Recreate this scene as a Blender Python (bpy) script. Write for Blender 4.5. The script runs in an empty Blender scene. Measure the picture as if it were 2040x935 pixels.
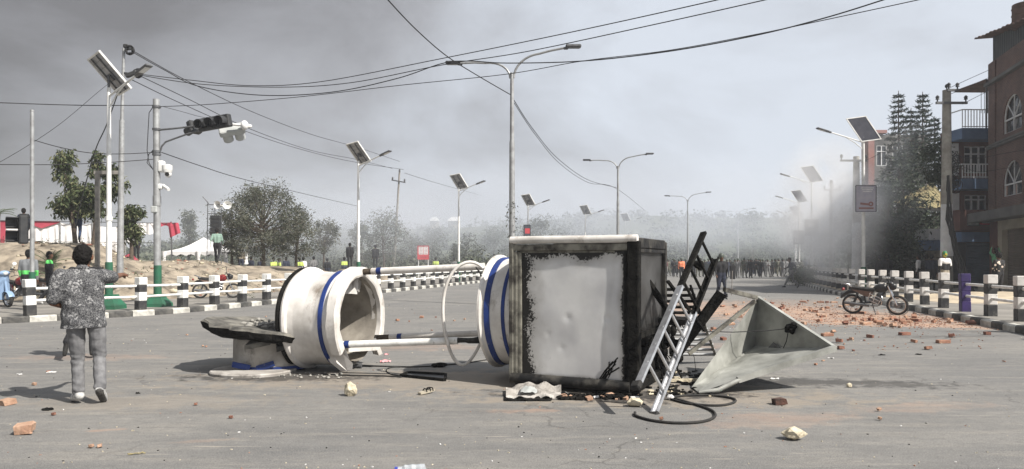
import bpy, bmesh, math, random
from mathutils import Vector, Matrix, noise
R = random.Random(7)
S = bpy.context.scene
COL = S.collection
PI = math.pi
F, HY, HC = 1480.0, 521.0, 1.5          # focal length in photo pixels, horizon row, eye height
def P(px, py, d):                        # a photo pixel at depth d -> a point in metres
    return Vector(((px-1020)/F*d, d, HC-(py-HY)*d/F))
def G(px, py, z=0.0):                    # a photo pixel on a level surface of height z
    d = (HC-z)*F/(py-HY)
    return Vector(((px-1020)/F*d, d, z))
# ---------------------------------------------------------------- camera
cd = bpy.data.cameras.new('camera'); cam = bpy.data.objects.new('camera', cd); COL.objects.link(cam)
cam.location = (0, 0, HC); cam.rotation_euler = (PI/2, 0, 0)
cd.sensor_width = 36; cd.lens = F/2040*36; cd.shift_y = (HY-467.5)/2040
cd.clip_start = 0.1; cd.clip_end = 3000
S.camera = cam
# ---------------------------------------------------------------- light
SUN = Vector((0.575, -0.40, 0.715)).normalized()
elev = math.asin(SUN.z); azim = math.atan2(SUN.x, SUN.y)
ld = bpy.data.lights.new('sun', 'SUN'); lo = bpy.data.objects.new('sun', ld); COL.objects.link(lo)
ld.energy = 5.0; ld.angle = math.radians(0.8); ld.color = (1.0, 0.945, 0.87)
lo.rotation_euler = SUN.to_track_quat('Z', 'Y').to_euler(); lo.location = (20, -10, 30)
W = bpy.data.worlds.new('World'); S.world = W; W.use_nodes = True
nt = W.node_tree; nt.nodes.clear()
def N(nt, t, **k):
    n = nt.nodes.new(t)
    for a, b in k.items():
        setattr(n, a, b)
    return n
sky = N(nt, 'ShaderNodeTexSky', sky_type='NISHITA', sun_disc=False)
sky.sun_elevation = elev; sky.sun_rotation = azim; sky.dust_density = 4
b1 = N(nt, 'ShaderNodeBackground'); b1.inputs[1].default_value = 0.10
nt.links.new(sky.outputs[0], b1.inputs[0])
tc = N(nt, 'ShaderNodeTexCoord')
mp = N(nt, 'ShaderNodeMapping'); mp.inputs['Scale'].default_value = (1, 1, 1.6); mp.inputs['Location'].default_value = (0.35, 0.1, 0.2)
nt.links.new(tc.outputs['Generated'], mp.inputs[0])
nz = N(nt, 'ShaderNodeTexNoise'); nz.inputs['Scale'].default_value = 2.4; nz.inputs['Detail'].default_value = 8; nz.inputs['Roughness'].default_value = 0.55
nz.inputs['Distortion'].default_value = 0.3
nt.links.new(mp.outputs[0], nz.inputs['Vector'])
sx = N(nt, 'ShaderNodeSeparateXYZ'); nt.links.new(tc.outputs['Generated'], sx.inputs[0])
# smoke drifting from the left: fraction of dark smoke grows towards -X
ma = N(nt, 'ShaderNodeMath', operation='MULTIPLY_ADD'); ma.inputs[1].default_value = -0.80; ma.inputs[2].default_value = -0.50
nt.links.new(sx.outputs['X'], ma.inputs[0])
mb = N(nt, 'ShaderNodeMath', operation='MULTIPLY_ADD'); mb.inputs[1].default_value = 1.7
nt.links.new(nz.outputs[0], mb.inputs[0]); nt.links.new(ma.outputs[0], mb.inputs[2])
rp = N(nt, 'ShaderNodeValToRGB')
e = rp.color_ramp.elements
e[0].position = 0.05; e[0].color = (0.52, 0.555, 0.61, 1)
e[1].position = 0.95; e[1].color = (0.155, 0.150, 0.150, 1)
x = e.new(0.55); x.color = (0.31, 0.313, 0.33, 1)
nt.links.new(mb.outputs[0], rp.inputs[0])
b2 = N(nt, 'ShaderNodeBackground'); b2.inputs[1].default_value = 1.0
nt.links.new(rp.outputs[0], b2.inputs[0])
ms = N(nt, 'ShaderNodeMixShader'); ms.inputs[0].default_value = 0.93
nt.links.new(b1.outputs[0], ms.inputs[1]); nt.links.new(b2.outputs[0], ms.inputs[2])
wo = N(nt, 'ShaderNodeOutputWorld'); nt.links.new(ms.outputs[0], wo.inputs[0])
S.view_settings.view_transform = 'Standard'; S.view_settings.look = 'None'
S.view_settings.exposure = 0.52; S.view_settings.gamma = 1
S.cycles.use_denoising = True
S.cycles.volume_bounces = 10; S.cycles.volume_step_rate = 2.0; S.cycles.volume_max_steps = 128
S.cycles.max_bounces = 12
# ---------------------------------------------------------------- materials
MATS = {}
def mat(name, c1, c2=None, scale=3.0, rough=0.7, metal=0.0, bump=0.0, bscale=None, detail=5, spread=(0.35, 0.65), spec=0.3, trans=0.0, alpha=1.0, stain=None):
    """plain procedural paint/stone/metal: two colours mixed by noise in object space, plus relief"""
    m = bpy.data.materials.new(name); m.use_nodes = True; t = m.node_tree; L = t.links
    b = t.nodes['Principled BSDF']; b.inputs['Roughness'].default_value = rough; b.inputs['Metallic'].default_value = metal
    b.inputs['Specular IOR Level'].default_value = spec
    b.inputs['Transmission Weight'].default_value = trans; b.inputs['Alpha'].default_value = alpha
    co = N(t, 'ShaderNodeTexCoord')
    if c2 is None: c2 = tuple(c*0.75 for c in c1)
    n = N(t, 'ShaderNodeTexNoise'); n.inputs['Scale'].default_value = scale; n.inputs['Detail'].default_value = detail; n.inputs['Roughness'].default_value = 0.6
    L.new(co.outputs['Object'], n.inputs['Vector'])
    r = N(t, 'ShaderNodeValToRGB'); r.color_ramp.elements[0].position = spread[0]; r.color_ramp.elements[1].position = spread[1]
    r.color_ramp.elements[0].color = (*c1, 1); r.color_ramp.elements[1].color = (*c2, 1)
    L.new(n.outputs[0], r.inputs[0]); L.new(r.outputs[0], b.inputs['Base Color'])
    if stain:
        sc_, lo_, hi_, col_, st_ = stain; mq = N(t, 'ShaderNodeMapping'); mq.inputs['Location'].default_value = (3.3,1.7,0.4); mq.inputs['Scale'].default_value = (1,1,0.6); L.new(co.outputs['Object'], mq.inputs[0])
        n4 = N(t, 'ShaderNodeTexNoise'); n4.inputs['Scale'].default_value = sc_; n4.inputs['Detail'].default_value = 10; n4.inputs['Roughness'].default_value = 0.72; L.new(mq.outputs[0], n4.inputs['Vector'])
        r4 = N(t, 'ShaderNodeMapRange'); r4.inputs[1].default_value = lo_; r4.inputs[2].default_value = hi_; r4.inputs[4].default_value = st_; L.new(n4.outputs[0], r4.inputs[0])
        m4 = N(t, 'ShaderNodeMix', data_type='RGBA'); L.new(r4.outputs[0], m4.inputs[0]); L.new(r.outputs[0], m4.inputs[6]); m4.inputs[7].default_value = (*col_,1); L.new(m4.outputs[2], b.inputs['Base Color'])
    if bump:
        n2 = N(t, 'ShaderNodeTexNoise'); n2.inputs['Scale'].default_value = bscale or scale*4; n2.inputs['Detail'].default_value = 4
        L.new(co.outputs['Object'], n2.inputs['Vector'])
        bp = N(t, 'ShaderNodeBump'); bp.inputs['Strength'].default_value = bump; bp.inputs['Distance'].default_value = 0.02
        L.new(n2.outputs[0], bp.inputs['Height']); L.new(bp.outputs[0], b.inputs['Normal'])
    MATS[name] = m
    return m
def M_(n): return MATS[n]
mat('white_paint', (0.68,0.655,0.62), (0.42,0.395,0.36), 3.2, 0.5, spread=(0.42,0.78), bump=0.25, bscale=5, stain=(2.6,0.56,0.70,(0.17,0.13,0.09),0.75))
mat('white_rail', (0.78,0.78,0.76), (0.50,0.49,0.45), 6, 0.5, spread=(0.45,0.75), stain=(9,0.60,0.68,(0.16,0.14,0.11),0.8))
mat('black_paint', (0.022,0.023,0.026), (0.06,0.058,0.055), 7, 0.6, stain=(10,0.60,0.67,(0.26,0.25,0.22),0.8))
mat('purple_paint', (0.05,0.03,0.14), (0.03,0.02,0.08), 6, 0.5)
mat('kerb_white', (0.60,0.59,0.54), (0.32,0.31,0.28), 5, 0.85, bump=0.4)
mat('kerb_black', (0.04,0.04,0.04), (0.12,0.115,0.105), 5, 0.85, bump=0.4)
mat('concrete', (0.36,0.35,0.32), (0.22,0.21,0.19), 2.5, 0.9, bump=0.5, bscale=20)
mat('pavement', (0.26,0.245,0.22), (0.17,0.16,0.145), 0.9, 0.9, bump=0.3, bscale=15)
mat('earth', (0.33,0.28,0.215), (0.13,0.11,0.085), 1.6, 0.95, bump=1.0, bscale=4, detail=12, spread=(0.40,0.62))
mat('sand', (0.52,0.44,0.32), (0.38,0.32,0.24), 2.0, 0.95, bump=0.8, bscale=6)
mat('drab_ground', (0.22,0.21,0.17), (0.14,0.14,0.11), 0.1, 0.95, bump=0.5, bscale=1.5, detail=9)
mat('hill_cover', (0.10,0.115,0.075), (0.05,0.06,0.04), 0.12, 0.95, bump=1.0, bscale=0.6, detail=9)
mat('galvanised', (0.42,0.43,0.43), (0.28,0.28,0.28), 6, 0.45, 0.4)
mat('white_pole', (0.80,0.80,0.78), (0.62,0.62,0.60), 3, 0.45)
mat('green_paint', (0.02,0.13,0.07), (0.03,0.09,0.055), 4, 0.6)
mat('dark_metal', (0.035,0.037,0.04), (0.06,0.06,0.06), 6, 0.5, 0.3)
mat('mid_metal', (0.16,0.165,0.17), (0.10,0.10,0.105), 6, 0.5, 0.5)
mat('wire_black', (0.02,0.02,0.022), (0.03,0.03,0.03), 6, 0.7)
mat('aluminium', (0.72,0.73,0.74), (0.50,0.50,0.51), 8, 0.33, 0.85, bump=0.1)
mat('charred', (0.004,0.004,0.004), (0.018,0.017,0.015), 9, 0.85, bump=0.6, spec=0.08)
mat('concrete_burnt', (0.05,0.048,0.044), (0.20,0.19,0.165), 4, 0.95, bump=1.0, bscale=14)
mat('soot_metal', (0.01,0.01,0.01), (0.10,0.093,0.08), 4, 0.6, 0.1, bump=0.5, spread=(0.45,0.75))
mat('old_steel', (0.26,0.25,0.21), (0.045,0.04,0.035), 5, 0.5, 0.3, bump=0.3, spread=(0.4,0.62))
mat('blue_paint', (0.018,0.045,0.20), (0.012,0.028,0.12), 4, 0.5, stain=(7,0.60,0.66,(0.35,0.34,0.32),0.8))
mat('brown_stub', (0.09,0.07,0.05), (0.03,0.025,0.02), 14, 0.8, bump=0.5)
mat('solar_cell', (0.035,0.037,0.05), (0.06,0.06,0.075), 3, 0.35)
mat('panel_back', (0.42,0.42,0.43), (0.20,0.20,0.21), 3, 0.5)
mat('glass_dark', (0.02,0.025,0.03), (0.04,0.045,0.05), 2, 0.12)
mat('rubber', (0.018,0.018,0.018), (0.035,0.033,0.03), 9, 0.8, bump=0.2)
mat('chrome', (0.75,0.75,0.75), (0.5,0.5,0.5), 5, 0.2, 1.0)
mat('brick_orange', (0.36,0.205,0.14), (0.25,0.125,0.085), 9, 0.95, bump=0.6, bscale=40)
mat('brick_dark', (0.17,0.075,0.055), (0.26,0.13,0.09), 9, 0.95, bump=0.6, bscale=40)
mat('brick_burnt', (0.05,0.04,0.035), (0.12,0.06,0.045), 9, 0.95, bump=0.6, bscale=40)
mat('brick_pale', (0.46,0.31,0.22), (0.34,0.20,0.135), 9, 0.95, bump=0.6, bscale=40)
mat('stone_pale', (0.62,0.56,0.42), (0.38,0.33,0.24), 14, 0.9, bump=0.9, bscale=25)
mat('paper', (0.75,0.75,0.74), (0.55,0.54,0.52), 6, 0.8)
mat('paper_pink', (0.75,0.25,0.28), (0.6,0.4,0.4), 9, 0.8)
mat('cloth_white', (0.78,0.77,0.76), (0.62,0.61,0.61), 1.5, 0.9)
mat('cloth_red', (0.45,0.03,0.05), (0.55,0.08,0.1), 2, 0.9)
mat('cloth_crimson', (0.42,0.07,0.10), (0.30,0.045,0.07), 2, 0.9)
mat('skin', (0.17,0.085,0.05), (0.13,0.06,0.035), 8, 0.55)
mat('skin_dark', (0.12,0.06,0.037), (0.09,0.045,0.028), 8, 0.55)
mat('hair_black', (0.006,0.005,0.005), (0.010,0.009,0.008), 60, 0.8, spec=0.15)
mat('jeans_grey', (0.20,0.20,0.205), (0.11,0.11,0.115), 10, 0.9, bump=0.3, bscale=14)
mat('jeans_blue', (0.03,0.05,0.10), (0.02,0.03,0.06), 10, 0.9)
mat('cloth_black', (0.012,0.012,0.014), (0.025,0.025,0.027), 8, 0.85)
mat('cloth_navy', (0.018,0.022,0.04), (0.03,0.035,0.055), 8, 0.85)
mat('cloth_grey', (0.2,0.2,0.2), (0.13,0.13,0.13), 8, 0.85)
mat('cloth_palegreen', (0.25,0.36,0.30), (0.17,0.26,0.22), 8, 0.85)
mat('cloth_green', (0.10,0.28,0.16), (0.07,0.2,0.11), 8, 0.85)
mat('cloth_camo', (0.05,0.06,0.045), (0.15,0.14,0.11), 18, 0.85, spread=(0.45,0.55))
mat('cloth_tan', (0.32,0.28,0.22), (0.22,0.19,0.15), 8, 0.85)
mat('cloth_maroon', (0.12,0.03,0.035), (0.08,0.02,0.025), 8, 0.85)
mat('hi_vis', (0.50,0.66,0.14), (0.34,0.46,0.1), 5, 0.6)
mat('hi_vis_green', (0.10,0.75,0.14), (0.07,0.55,0.1), 5, 0.6)
mat('orange_vest', (0.9,0.20,0.08), (0.8,0.35,0.2), 7, 0.6)
mat('shoe_white', (0.6,0.6,0.58), (0.25,0.25,0.25), 14, 0.6)
mat('sole', (0.05,0.048,0.045), (0.09,0.085,0.08), 20, 0.8, bump=0.8)
mat('helmet', (0.06,0.075,0.06), (0.10,0.115,0.10), 12, 0.3)
mat('bark', (0.13,0.10,0.075), (0.07,0.055,0.045), 9, 0.95, bump=0.9, bscale=20)
mat('wood_pole', (0.30,0.28,0.25), (0.17,0.16,0.15), 3, 0.9, bump=0.4)
mat('scooter_blue', (0.25,0.36,0.52), (0.22,0.32,0.47), 2, 0.3)
mat('bike_red', (0.28,0.03,0.03), (0.2,0.02,0.02), 3, 0.35)
mat('bike_black', (0.015,0.015,0.017), (0.03,0.03,0.03), 4, 0.35)
mat('engine_grey', (0.22,0.22,0.22), (0.12,0.12,0.12), 14, 0.5, 0.6)
mat('bike_tan', (0.20,0.13,0.10), (0.13,0.085,0.065), 5, 0.45)
mat('facade_blue', (0.11,0.17,0.28), (0.07,0.115,0.20), 1.5, 0.85)
mat('facade_redbrown', (0.15,0.075,0.062), (0.10,0.052,0.045), 1.2, 0.9)
mat('facade_cream', (0.42,0.38,0.30), (0.3,0.27,0.21), 1.2, 0.9)
mat('facade_pink', (0.30,0.155,0.135), (0.22,0.12,0.11), 1.2, 0.9)
mat('facade_grey', (0.16,0.16,0.155), (0.09,0.09,0.09), 0.8, 0.9)
mat('facade_dark', (0.04,0.042,0.045), (0.07,0.07,0.07), 0.8, 0.9)
mat('shutter_blue', (0.10,0.15,0.20), (0.07,0.10,0.14), 1.2, 0.6)
mat('shutter_brown', (0.16,0.13,0.10), (0.11,0.09,0.07), 1.2, 0.6)
mat('tin_yellow', (0.30,0.26,0.14), (0.2,0.165,0.09), 1.5, 0.7)
mat('tin_dark', (0.045,0.055,0.055), (0.025,0.03,0.03), 1.5, 0.6)
mat('rust', (0.15,0.085,0.065), (0.08,0.055,0.045), 3, 0.85)
mat('window_white', (0.72,0.73,0.74), (0.55,0.56,0.57), 2, 0.6)
mat('sign_red', (0.55,0.06,0.07), (0.45,0.05,0.06), 3, 0.6)
mat('sign_board', (0.45,0.46,0.45), (0.36,0.38,0.37), 5, 0.6)
mat('lilac', (0.34,0.33,0.40), (0.42,0.40,0.44), 4, 0.6)
mat('sign_dark', (0.04,0.045,0.06), (0.06,0.065,0.08), 5, 0.6)
mat('sign_red_dark', (0.35,0.04,0.05), (0.25,0.03,0.04), 5, 0.6)
mat('lens', (0.01,0.01,0.01), (0.03,0.03,0.03), 8, 0.15)
mat('bottle', (0.7,0.75,0.8), (0.85,0.88,0.9), 25, 0.15, trans=0.6)
mat('helmet_colour', (0.45,0.33,0.03), (0.03,0.18,0.08), 9, 0.4, spread=(0.48,0.54))
mat('plastic_blue', (0.05,0.07,0.35), None, 4, 0.4)
def brickwall(name, c1, c2, mortar, sc=1.0):
    m = bpy.data.materials.new(name); m.use_nodes = True; t = m.node_tree; L = t.links; b = t.nodes['Principled BSDF']
    b.inputs['Roughness'].default_value = 0.9
    co = N(t, 'ShaderNodeTexCoord'); br = N(t, 'ShaderNodeTexBrick'); br.inputs['Scale'].default_value = 1
    br.inputs['Brick Width'].default_value = 0.24*sc; br.inputs['Row Height'].default_value = 0.075*sc; br.inputs['Mortar Size'].default_value = 0.010
    br.inputs['Color1'].default_value = (*c1,1); br.inputs['Color2'].default_value = (*c2,1); br.inputs['Mortar'].default_value = (*mortar,1)
    sp = N(t, 'ShaderNodeSeparateXYZ'); cb = N(t, 'ShaderNodeCombineXYZ'); ad = N(t, 'ShaderNodeMath', operation='ADD')
    L.new(co.outputs['Object'], sp.inputs[0]); L.new(sp.outputs['X'], ad.inputs[0]); L.new(sp.outputs['Y'], ad.inputs[1])
    L.new(ad.outputs[0], cb.inputs['X']); L.new(sp.outputs['Z'], cb.inputs['Y']); L.new(cb.outputs[0], br.inputs['Vector'])
    n = N(t, 'ShaderNodeTexNoise'); n.inputs['Scale'].default_value = 0.8; n.inputs['Detail'].default_value = 6; L.new(co.outputs['Object'], n.inputs['Vector'])
    r = N(t, 'ShaderNodeMapRange'); r.inputs[1].default_value = 0.3; r.inputs[2].default_value = 0.75; r.inputs[3].default_value = 1.15; r.inputs[4].default_value = 0.5
    L.new(n.outputs[0], r.inputs[0])
    mx = N(t, 'ShaderNodeMix', data_type='RGBA', blend_type='MULTIPLY'); mx.inputs[0].default_value = 1
    L.new(br.outputs[0], mx.inputs[6]); L.new(r.outputs[0], mx.inputs[7]); L.new(mx.outputs[2], b.inputs['Base Color'])
    MATS[name] = m
brickwall('facade_brick', (0.16,0.08,0.064), (0.11,0.057,0.048), (0.16,0.14,0.125))
def leafmat(name, c1, c2, c3):
    m = bpy.data.materials.new(name); m.use_nodes = True; t = m.node_tree; L = t.links; b = t.nodes['Principled BSDF']
    b.inputs['Roughness'].default_value = 0.7; b.inputs['Specular IOR Level'].default_value = 0.15
    g = N(t, 'ShaderNodeNewGeometry'); r = N(t, 'ShaderNodeValToRGB')
    r.color_ramp.elements[0].color = (*c1,1); r.color_ramp.elements[1].color = (*c3,1); q = r.color_ramp.elements.new(0.5); q.color = (*c2,1)
    L.new(g.outputs['Random Per Island'], r.inputs[0]); L.new(r.outputs[0], b.inputs['Base Color'])
    MATS[name] = m
leafmat('leaf_green', (0.025,0.04,0.015), (0.055,0.07,0.03), (0.14,0.14,0.075))
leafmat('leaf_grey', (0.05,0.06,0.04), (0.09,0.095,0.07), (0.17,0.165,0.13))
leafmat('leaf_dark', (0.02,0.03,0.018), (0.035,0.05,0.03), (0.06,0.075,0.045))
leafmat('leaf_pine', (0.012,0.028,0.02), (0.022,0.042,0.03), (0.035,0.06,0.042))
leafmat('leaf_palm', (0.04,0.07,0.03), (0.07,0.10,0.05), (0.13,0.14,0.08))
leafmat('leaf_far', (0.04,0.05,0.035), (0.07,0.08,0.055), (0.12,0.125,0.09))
# ---------------------------------------------------------------- mesh helper
def frame_of(a, b):
    d = (b-a).normalized(); up = Vector((0,0,1)) if abs(d.z) < 0.95 else Vector((0,1,0))
    s = d.cross(up).normalized(); return d, s, s.cross(d).normalized()
def wmat(o):
    m = Matrix.LocRotScale(o.location, o.rotation_euler, o.scale)
    return wmat(o.parent) @ m if o.parent else m
class MB:
    def __init__(s): s.v = []; s.f = []; s.m = []; s.sm = []
    def add(s, vs, fs, mi=0, smooth=False):
        o = len(s.v); s.v += [Vector(p) for p in vs]
        for f in fs: s.f.append([i+o for i in f]); s.m.append(mi); s.sm.append(smooth)
        return s
    def box(s, c, size, mi=0, rot=None, bev=0.0):
        hx, hy, hz = size[0]/2, size[1]/2, size[2]/2; c = Vector(c)
        if bev and bev < min(hx,hy,hz):
            vs = []; b = bev
            # chamfered box: 24 vertices
            idx = {}
            for sx_ in (-1,1):
                for sy_ in (-1,1):
                    for sz_ in (-1,1):
                        for ax in range(3):
                            p = Vector((sx_*(hx-(0 if ax==0 else b)), sy_*(hy-(0 if ax==1 else b)), sz_*(hz-(0 if ax==2 else b))))
                            idx[(sx_,sy_,sz_,ax)] = len(vs); vs.append(p)
            fs = []
            for ax in range(3):
                o = [a for a in range(3) if a != ax]
                for sg in (-1,1):
                    q = []
                    for (p1,p2) in ((-1,-1),(1,-1),(1,1),(-1,1)):
                        k = [0,0,0]; k[ax]=sg; k[o[0]]=p1; k[o[1]]=p2; q.append(idx[(*k,ax)])
                    fs.append(q)
                for p1 in (-1,1):
                    for p2 in (-1,1):
                        k1=[0,0,0];k1[o[0]]=p1;k1[o[1]]=p2;k1[ax]=-1
                        k2=list(k1);k2[ax]=1
                        fs.append([idx[(*k1,o[0])],idx[(*k2,o[0])],idx[(*k2,o[1])],idx[(*k1,o[1])]])
            for sx_ in (-1,1):
                for sy_ in (-1,1):
                    for sz_ in (-1,1): fs.append([idx[(sx_,sy_,sz_,a)] for a in range(3)])
        else:
            vs = [Vector((x*hx,y*hy,z*hz)) for x in (-1,1) for y in (-1,1) for z in (-1,1)]
            fs = [(0,1,3,2),(4,6,7,5),(0,4,5,1),(2,3,7,6),(0,2,6,4),(1,5,7,3)]
        if rot is not None: vs = [rot @ v for v in vs]
        return s.add([v+c for v in vs], fs, mi)
    def bar(s, a, b, w, h, mi=0, up=None):      # rectangular bar from a to b
        a = Vector(a); b = Vector(b); d, x, z = frame_of(a, b)
        if up is not None:
            x = d.cross(Vector(up)).normalized(); z = x.cross(d)
        vs = []
        for p in (a, b):
            for i, j in ((-1,-1),(1,-1),(1,1),(-1,1)): vs.append(p + x*(w/2*i) + z*(h/2*j))
        return s.add(vs, [(0,1,2,3),(7,6,5,4),(0,4,5,1),(1,5,6,2),(2,6,7,3),(3,7,4,0)], mi)
    def cyl(s, a, b, r1, r2=None, n=12, mi=0, caps=True):
        a = Vector(a); b = Vector(b); r2 = r1 if r2 is None else r2; d, x, z = frame_of(a, b); vs = []
        for p, r in ((a,r1),(b,r2)):
            for k in range(n):
                t = 2*PI*k/n; vs.append(p + x*(r*math.cos(t)) + z*(r*math.sin(t)))
        s.add(vs, [(k,(k+1)%n,n+(k+1)%n,n+k) for k in range(n)], mi, True)
        if caps: s.add(vs[:n], [list(range(n))[::-1]], mi); s.add(vs[n:], [list(range(n))], mi)
        return s
    def tube(s, pts, r, n=8, mi=0, closed=False):
        pts = [Vector(p) for p in pts]; K = len(pts); vs = []; px = None
        for i, p in enumerate(pts):
            a = pts[(i-1)%K] if (closed or i) else p; b = pts[(i+1)%K] if (closed or i < K-1) else p
            d = (b-a).normalized()
            if px is None: _, x, _z = frame_of(a, b)
            else:
                x = px - d*px.dot(d)
                x = x.normalized() if x.length > 1e-6 else frame_of(a,b)[1]
            px = x; z = x.cross(d); rr = r[i] if isinstance(r, (list,tuple)) else r
            for k in range(n):
                t = 2*PI*k/n; vs.append(p + x*(rr*math.cos(t)) + z*(rr*math.sin(t)))
        fs = []
        for i in range(K if closed else K-1):
            j = (i+1)%K
            for k in range(n): fs.append((i*n+k, i*n+(k+1)%n, j*n+(k+1)%n, j*n+k))
        s.add(vs, fs, mi, True)
        if not closed:
            s.add(vs[:n], [list(range(n))], mi); s.add(vs[-n:], [list(range(n))[::-1]], mi)
        return s
    def lathe(s, o, axis, prof, n=32, mi=0, a0=0, a1=2*PI, x=None, smooth=True, jit=None):
        """prof: list of (distance along axis, radius[, material])"""
        o = Vector(o); d = Vector(axis).normalized()
        if x is None: _, x, z = frame_of(o, o+d)
        else: x = Vector(x).normalized(); z = d.cross(x)
        full = abs(a1-a0-2*PI) < 1e-6; cnt = n if full else n+1; vs = []
        for pr in prof:
            for k in range(cnt):
                t = a0+(a1-a0)*k/n; r = pr[1]
                p = o + d*pr[0] + x*(r*math.cos(t)) + z*(r*math.sin(t))
                if jit: p = p + jit(p, t)
                vs.append(p)
        for i in range(len(prof)-1):
            m = prof[i+1][2] if len(prof[i+1]) > 2 else mi
            s.add(vs[i*cnt:(i+2)*cnt], [(k,(k+1)%cnt,cnt+(k+1)%cnt,cnt+k) for k in range(n)], m, smooth)
        return s
    def ball(s, c, r, mi=0, n=12, m=8, rot=None):
        c = Vector(c); r = (r,r,r) if isinstance(r,(int,float)) else r; vs = []; fs = []
        for i in range(m+1):
            a = PI*i/m
            for k in range(n):
                t = 2*PI*k/n; p = Vector((r[0]*math.sin(a)*math.cos(t), r[1]*math.sin(a)*math.sin(t), r[2]*math.cos(a)))
                vs.append(c + (rot @ p if rot is not None else p))
        for i in range(m):
            for k in range(n): fs.append((i*n+k,(i+1)*n+k,(i+1)*n+(k+1)%n,i*n+(k+1)%n))
        return s.add(vs, fs, mi, True)
    def sheet(s, fn, nu, nv, mi=0, smooth=True, thick=0.0, tdir=(0,0,-1)):
        vs = [Vector(fn(i/nu, j/nv)) for j in range(nv+1) for i in range(nu+1)]
        fs = [(j*(nu+1)+i, j*(nu+1)+i+1, (j+1)*(nu+1)+i+1, (j+1)*(nu+1)+i) for j in range(nv) for i in range(nu)]
        s.add(vs, fs, mi, smooth)
        if thick:
            td = Vector(tdir)*thick; vb = [v+td for v in vs]
            s.add(vb, [f[::-1] for f in fs], mi, smooth)
            ring = [i for i in range(nu+1)] + [(j+1)*(nu+1)-1 for j in range(1,nv+1)] + [nv*(nu+1)+i for i in range(nu-1,-1,-1)] + [j*(nu+1) for j in range(nv-1,0,-1)]
            K = len(ring); s.add([vs[i] for i in ring]+[vb[i] for i in ring], [(k,(k+1)%K,K+(k+1)%K,K+k) for k in range(K)], mi)
        return s
    def build(s, name, mats, parent=None, world=False, merge=False):
        me = bpy.data.meshes.new(name)
        vs = s.v
        if parent is not None and world:
            inv = wmat(parent).inverted(); vs = [inv @ v for v in vs]
        me.from_pydata([tuple(v) for v in vs], [], s.f)
        for m in (mats if isinstance(mats,(list,tuple)) else [mats]): me.materials.append(MATS[m] if isinstance(m,str) else m)
        me.polygons.foreach_set('material_index', s.m); me.polygons.foreach_set('use_smooth', s.sm)
        me.update()
        bm = bmesh.new(); bm.from_mesh(me)
        if merge: bmesh.ops.remove_doubles(bm, verts=bm.verts, dist=1e-4)
        bmesh.ops.recalc_face_normals(bm, faces=bm.faces); bm.to_mesh(me); bm.free()
        o = bpy.data.objects.new(name, me); COL.objects.link(o)
        if parent is not None: o.parent = parent
        return o
def tag(o, label=None, cat=None, group=None, kind=None):
    if label: o['label'] = label
    if cat: o['category'] = cat
    if group: o['group'] = group
    if kind: o['kind'] = kind
    return o
def thing(name, label, cat, loc=(0,0,0), rz=0, group=None):
    o = bpy.data.objects.new(name, None); COL.objects.link(o); o.empty_display_size = 0.1
    o.location = loc; o.rotation_euler = (0,0,rz); return tag(o, label, cat, group)
KIDS = {}
def dup(o, loc=None, rz=None, label=None, group=None, parent=None, scale=None):
    c = o.copy(); COL.objects.link(c)
    if parent is not None: c.parent = parent
    if loc is not None: c.location = loc
    if rz is not None: c.rotation_euler = (0,0,rz)
    if scale is not None: c.scale = (scale,)*3 if isinstance(scale,(int,float)) else scale
    if label: c['label'] = label
    if group: c['group'] = group
    for ch in [q for q in ALLKIDS(o)]: dup(ch, parent=c)
    return c
def ALLKIDS(o): return [q for q in o.children if q is not o]
def lerp(a, b, t): return a+(b-a)*t
def interp(tab, z):
    if z <= tab[0][0]: a, b = tab[0], tab[1]
    elif z >= tab[-1][0]: a, b = tab[-2], tab[-1]
    else:
        for a, b in zip(tab, tab[1:]):
            if a[0] <= z <= b[0]: break
    return a[1]+(b[1]-a[1])*(z-a[0])/(b[0]-a[0])
def sstep(a, b, x):
    t = min(1, max(0, (x-a)/(b-a))); return t*t*(3-2*t)
# ---------------------------------------------------------------- layout of the road (X of the line at depth Y)
POSTL = [(18.5,-12.0),(19.6,-11.2),(20.6,-10.3),(22.1,-9.8),(23.7,-9.49),(25.2,-9.16),(26.7,-8.82),(28.2,-8.48),(37.2,-6.21),(53,-2.6),(78,7.4),(101,19.5),(150,50)]
KERBL = [(15.2,-16.5),(16.6,-13.7),(18.0,-12.15),(19.6,-10.75),(20.7,-9.95),(22.1,-9.35),(25.2,-8.6),(28.2,-7.95),(37.2,-5.65),(53,-2.0),(78,8.1),(101,20.3),(150,51)]
KERBR = [(-4,6.2),(15.4,10.54),(35,14.95),(50,19.2),(57,21.3),(78,28.8),(101,40.5),(150,72)]
POSTR = [(a,b+0.72) for a,b in KERBR]
def LX(tab, y): return interp(tab, y)
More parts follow.
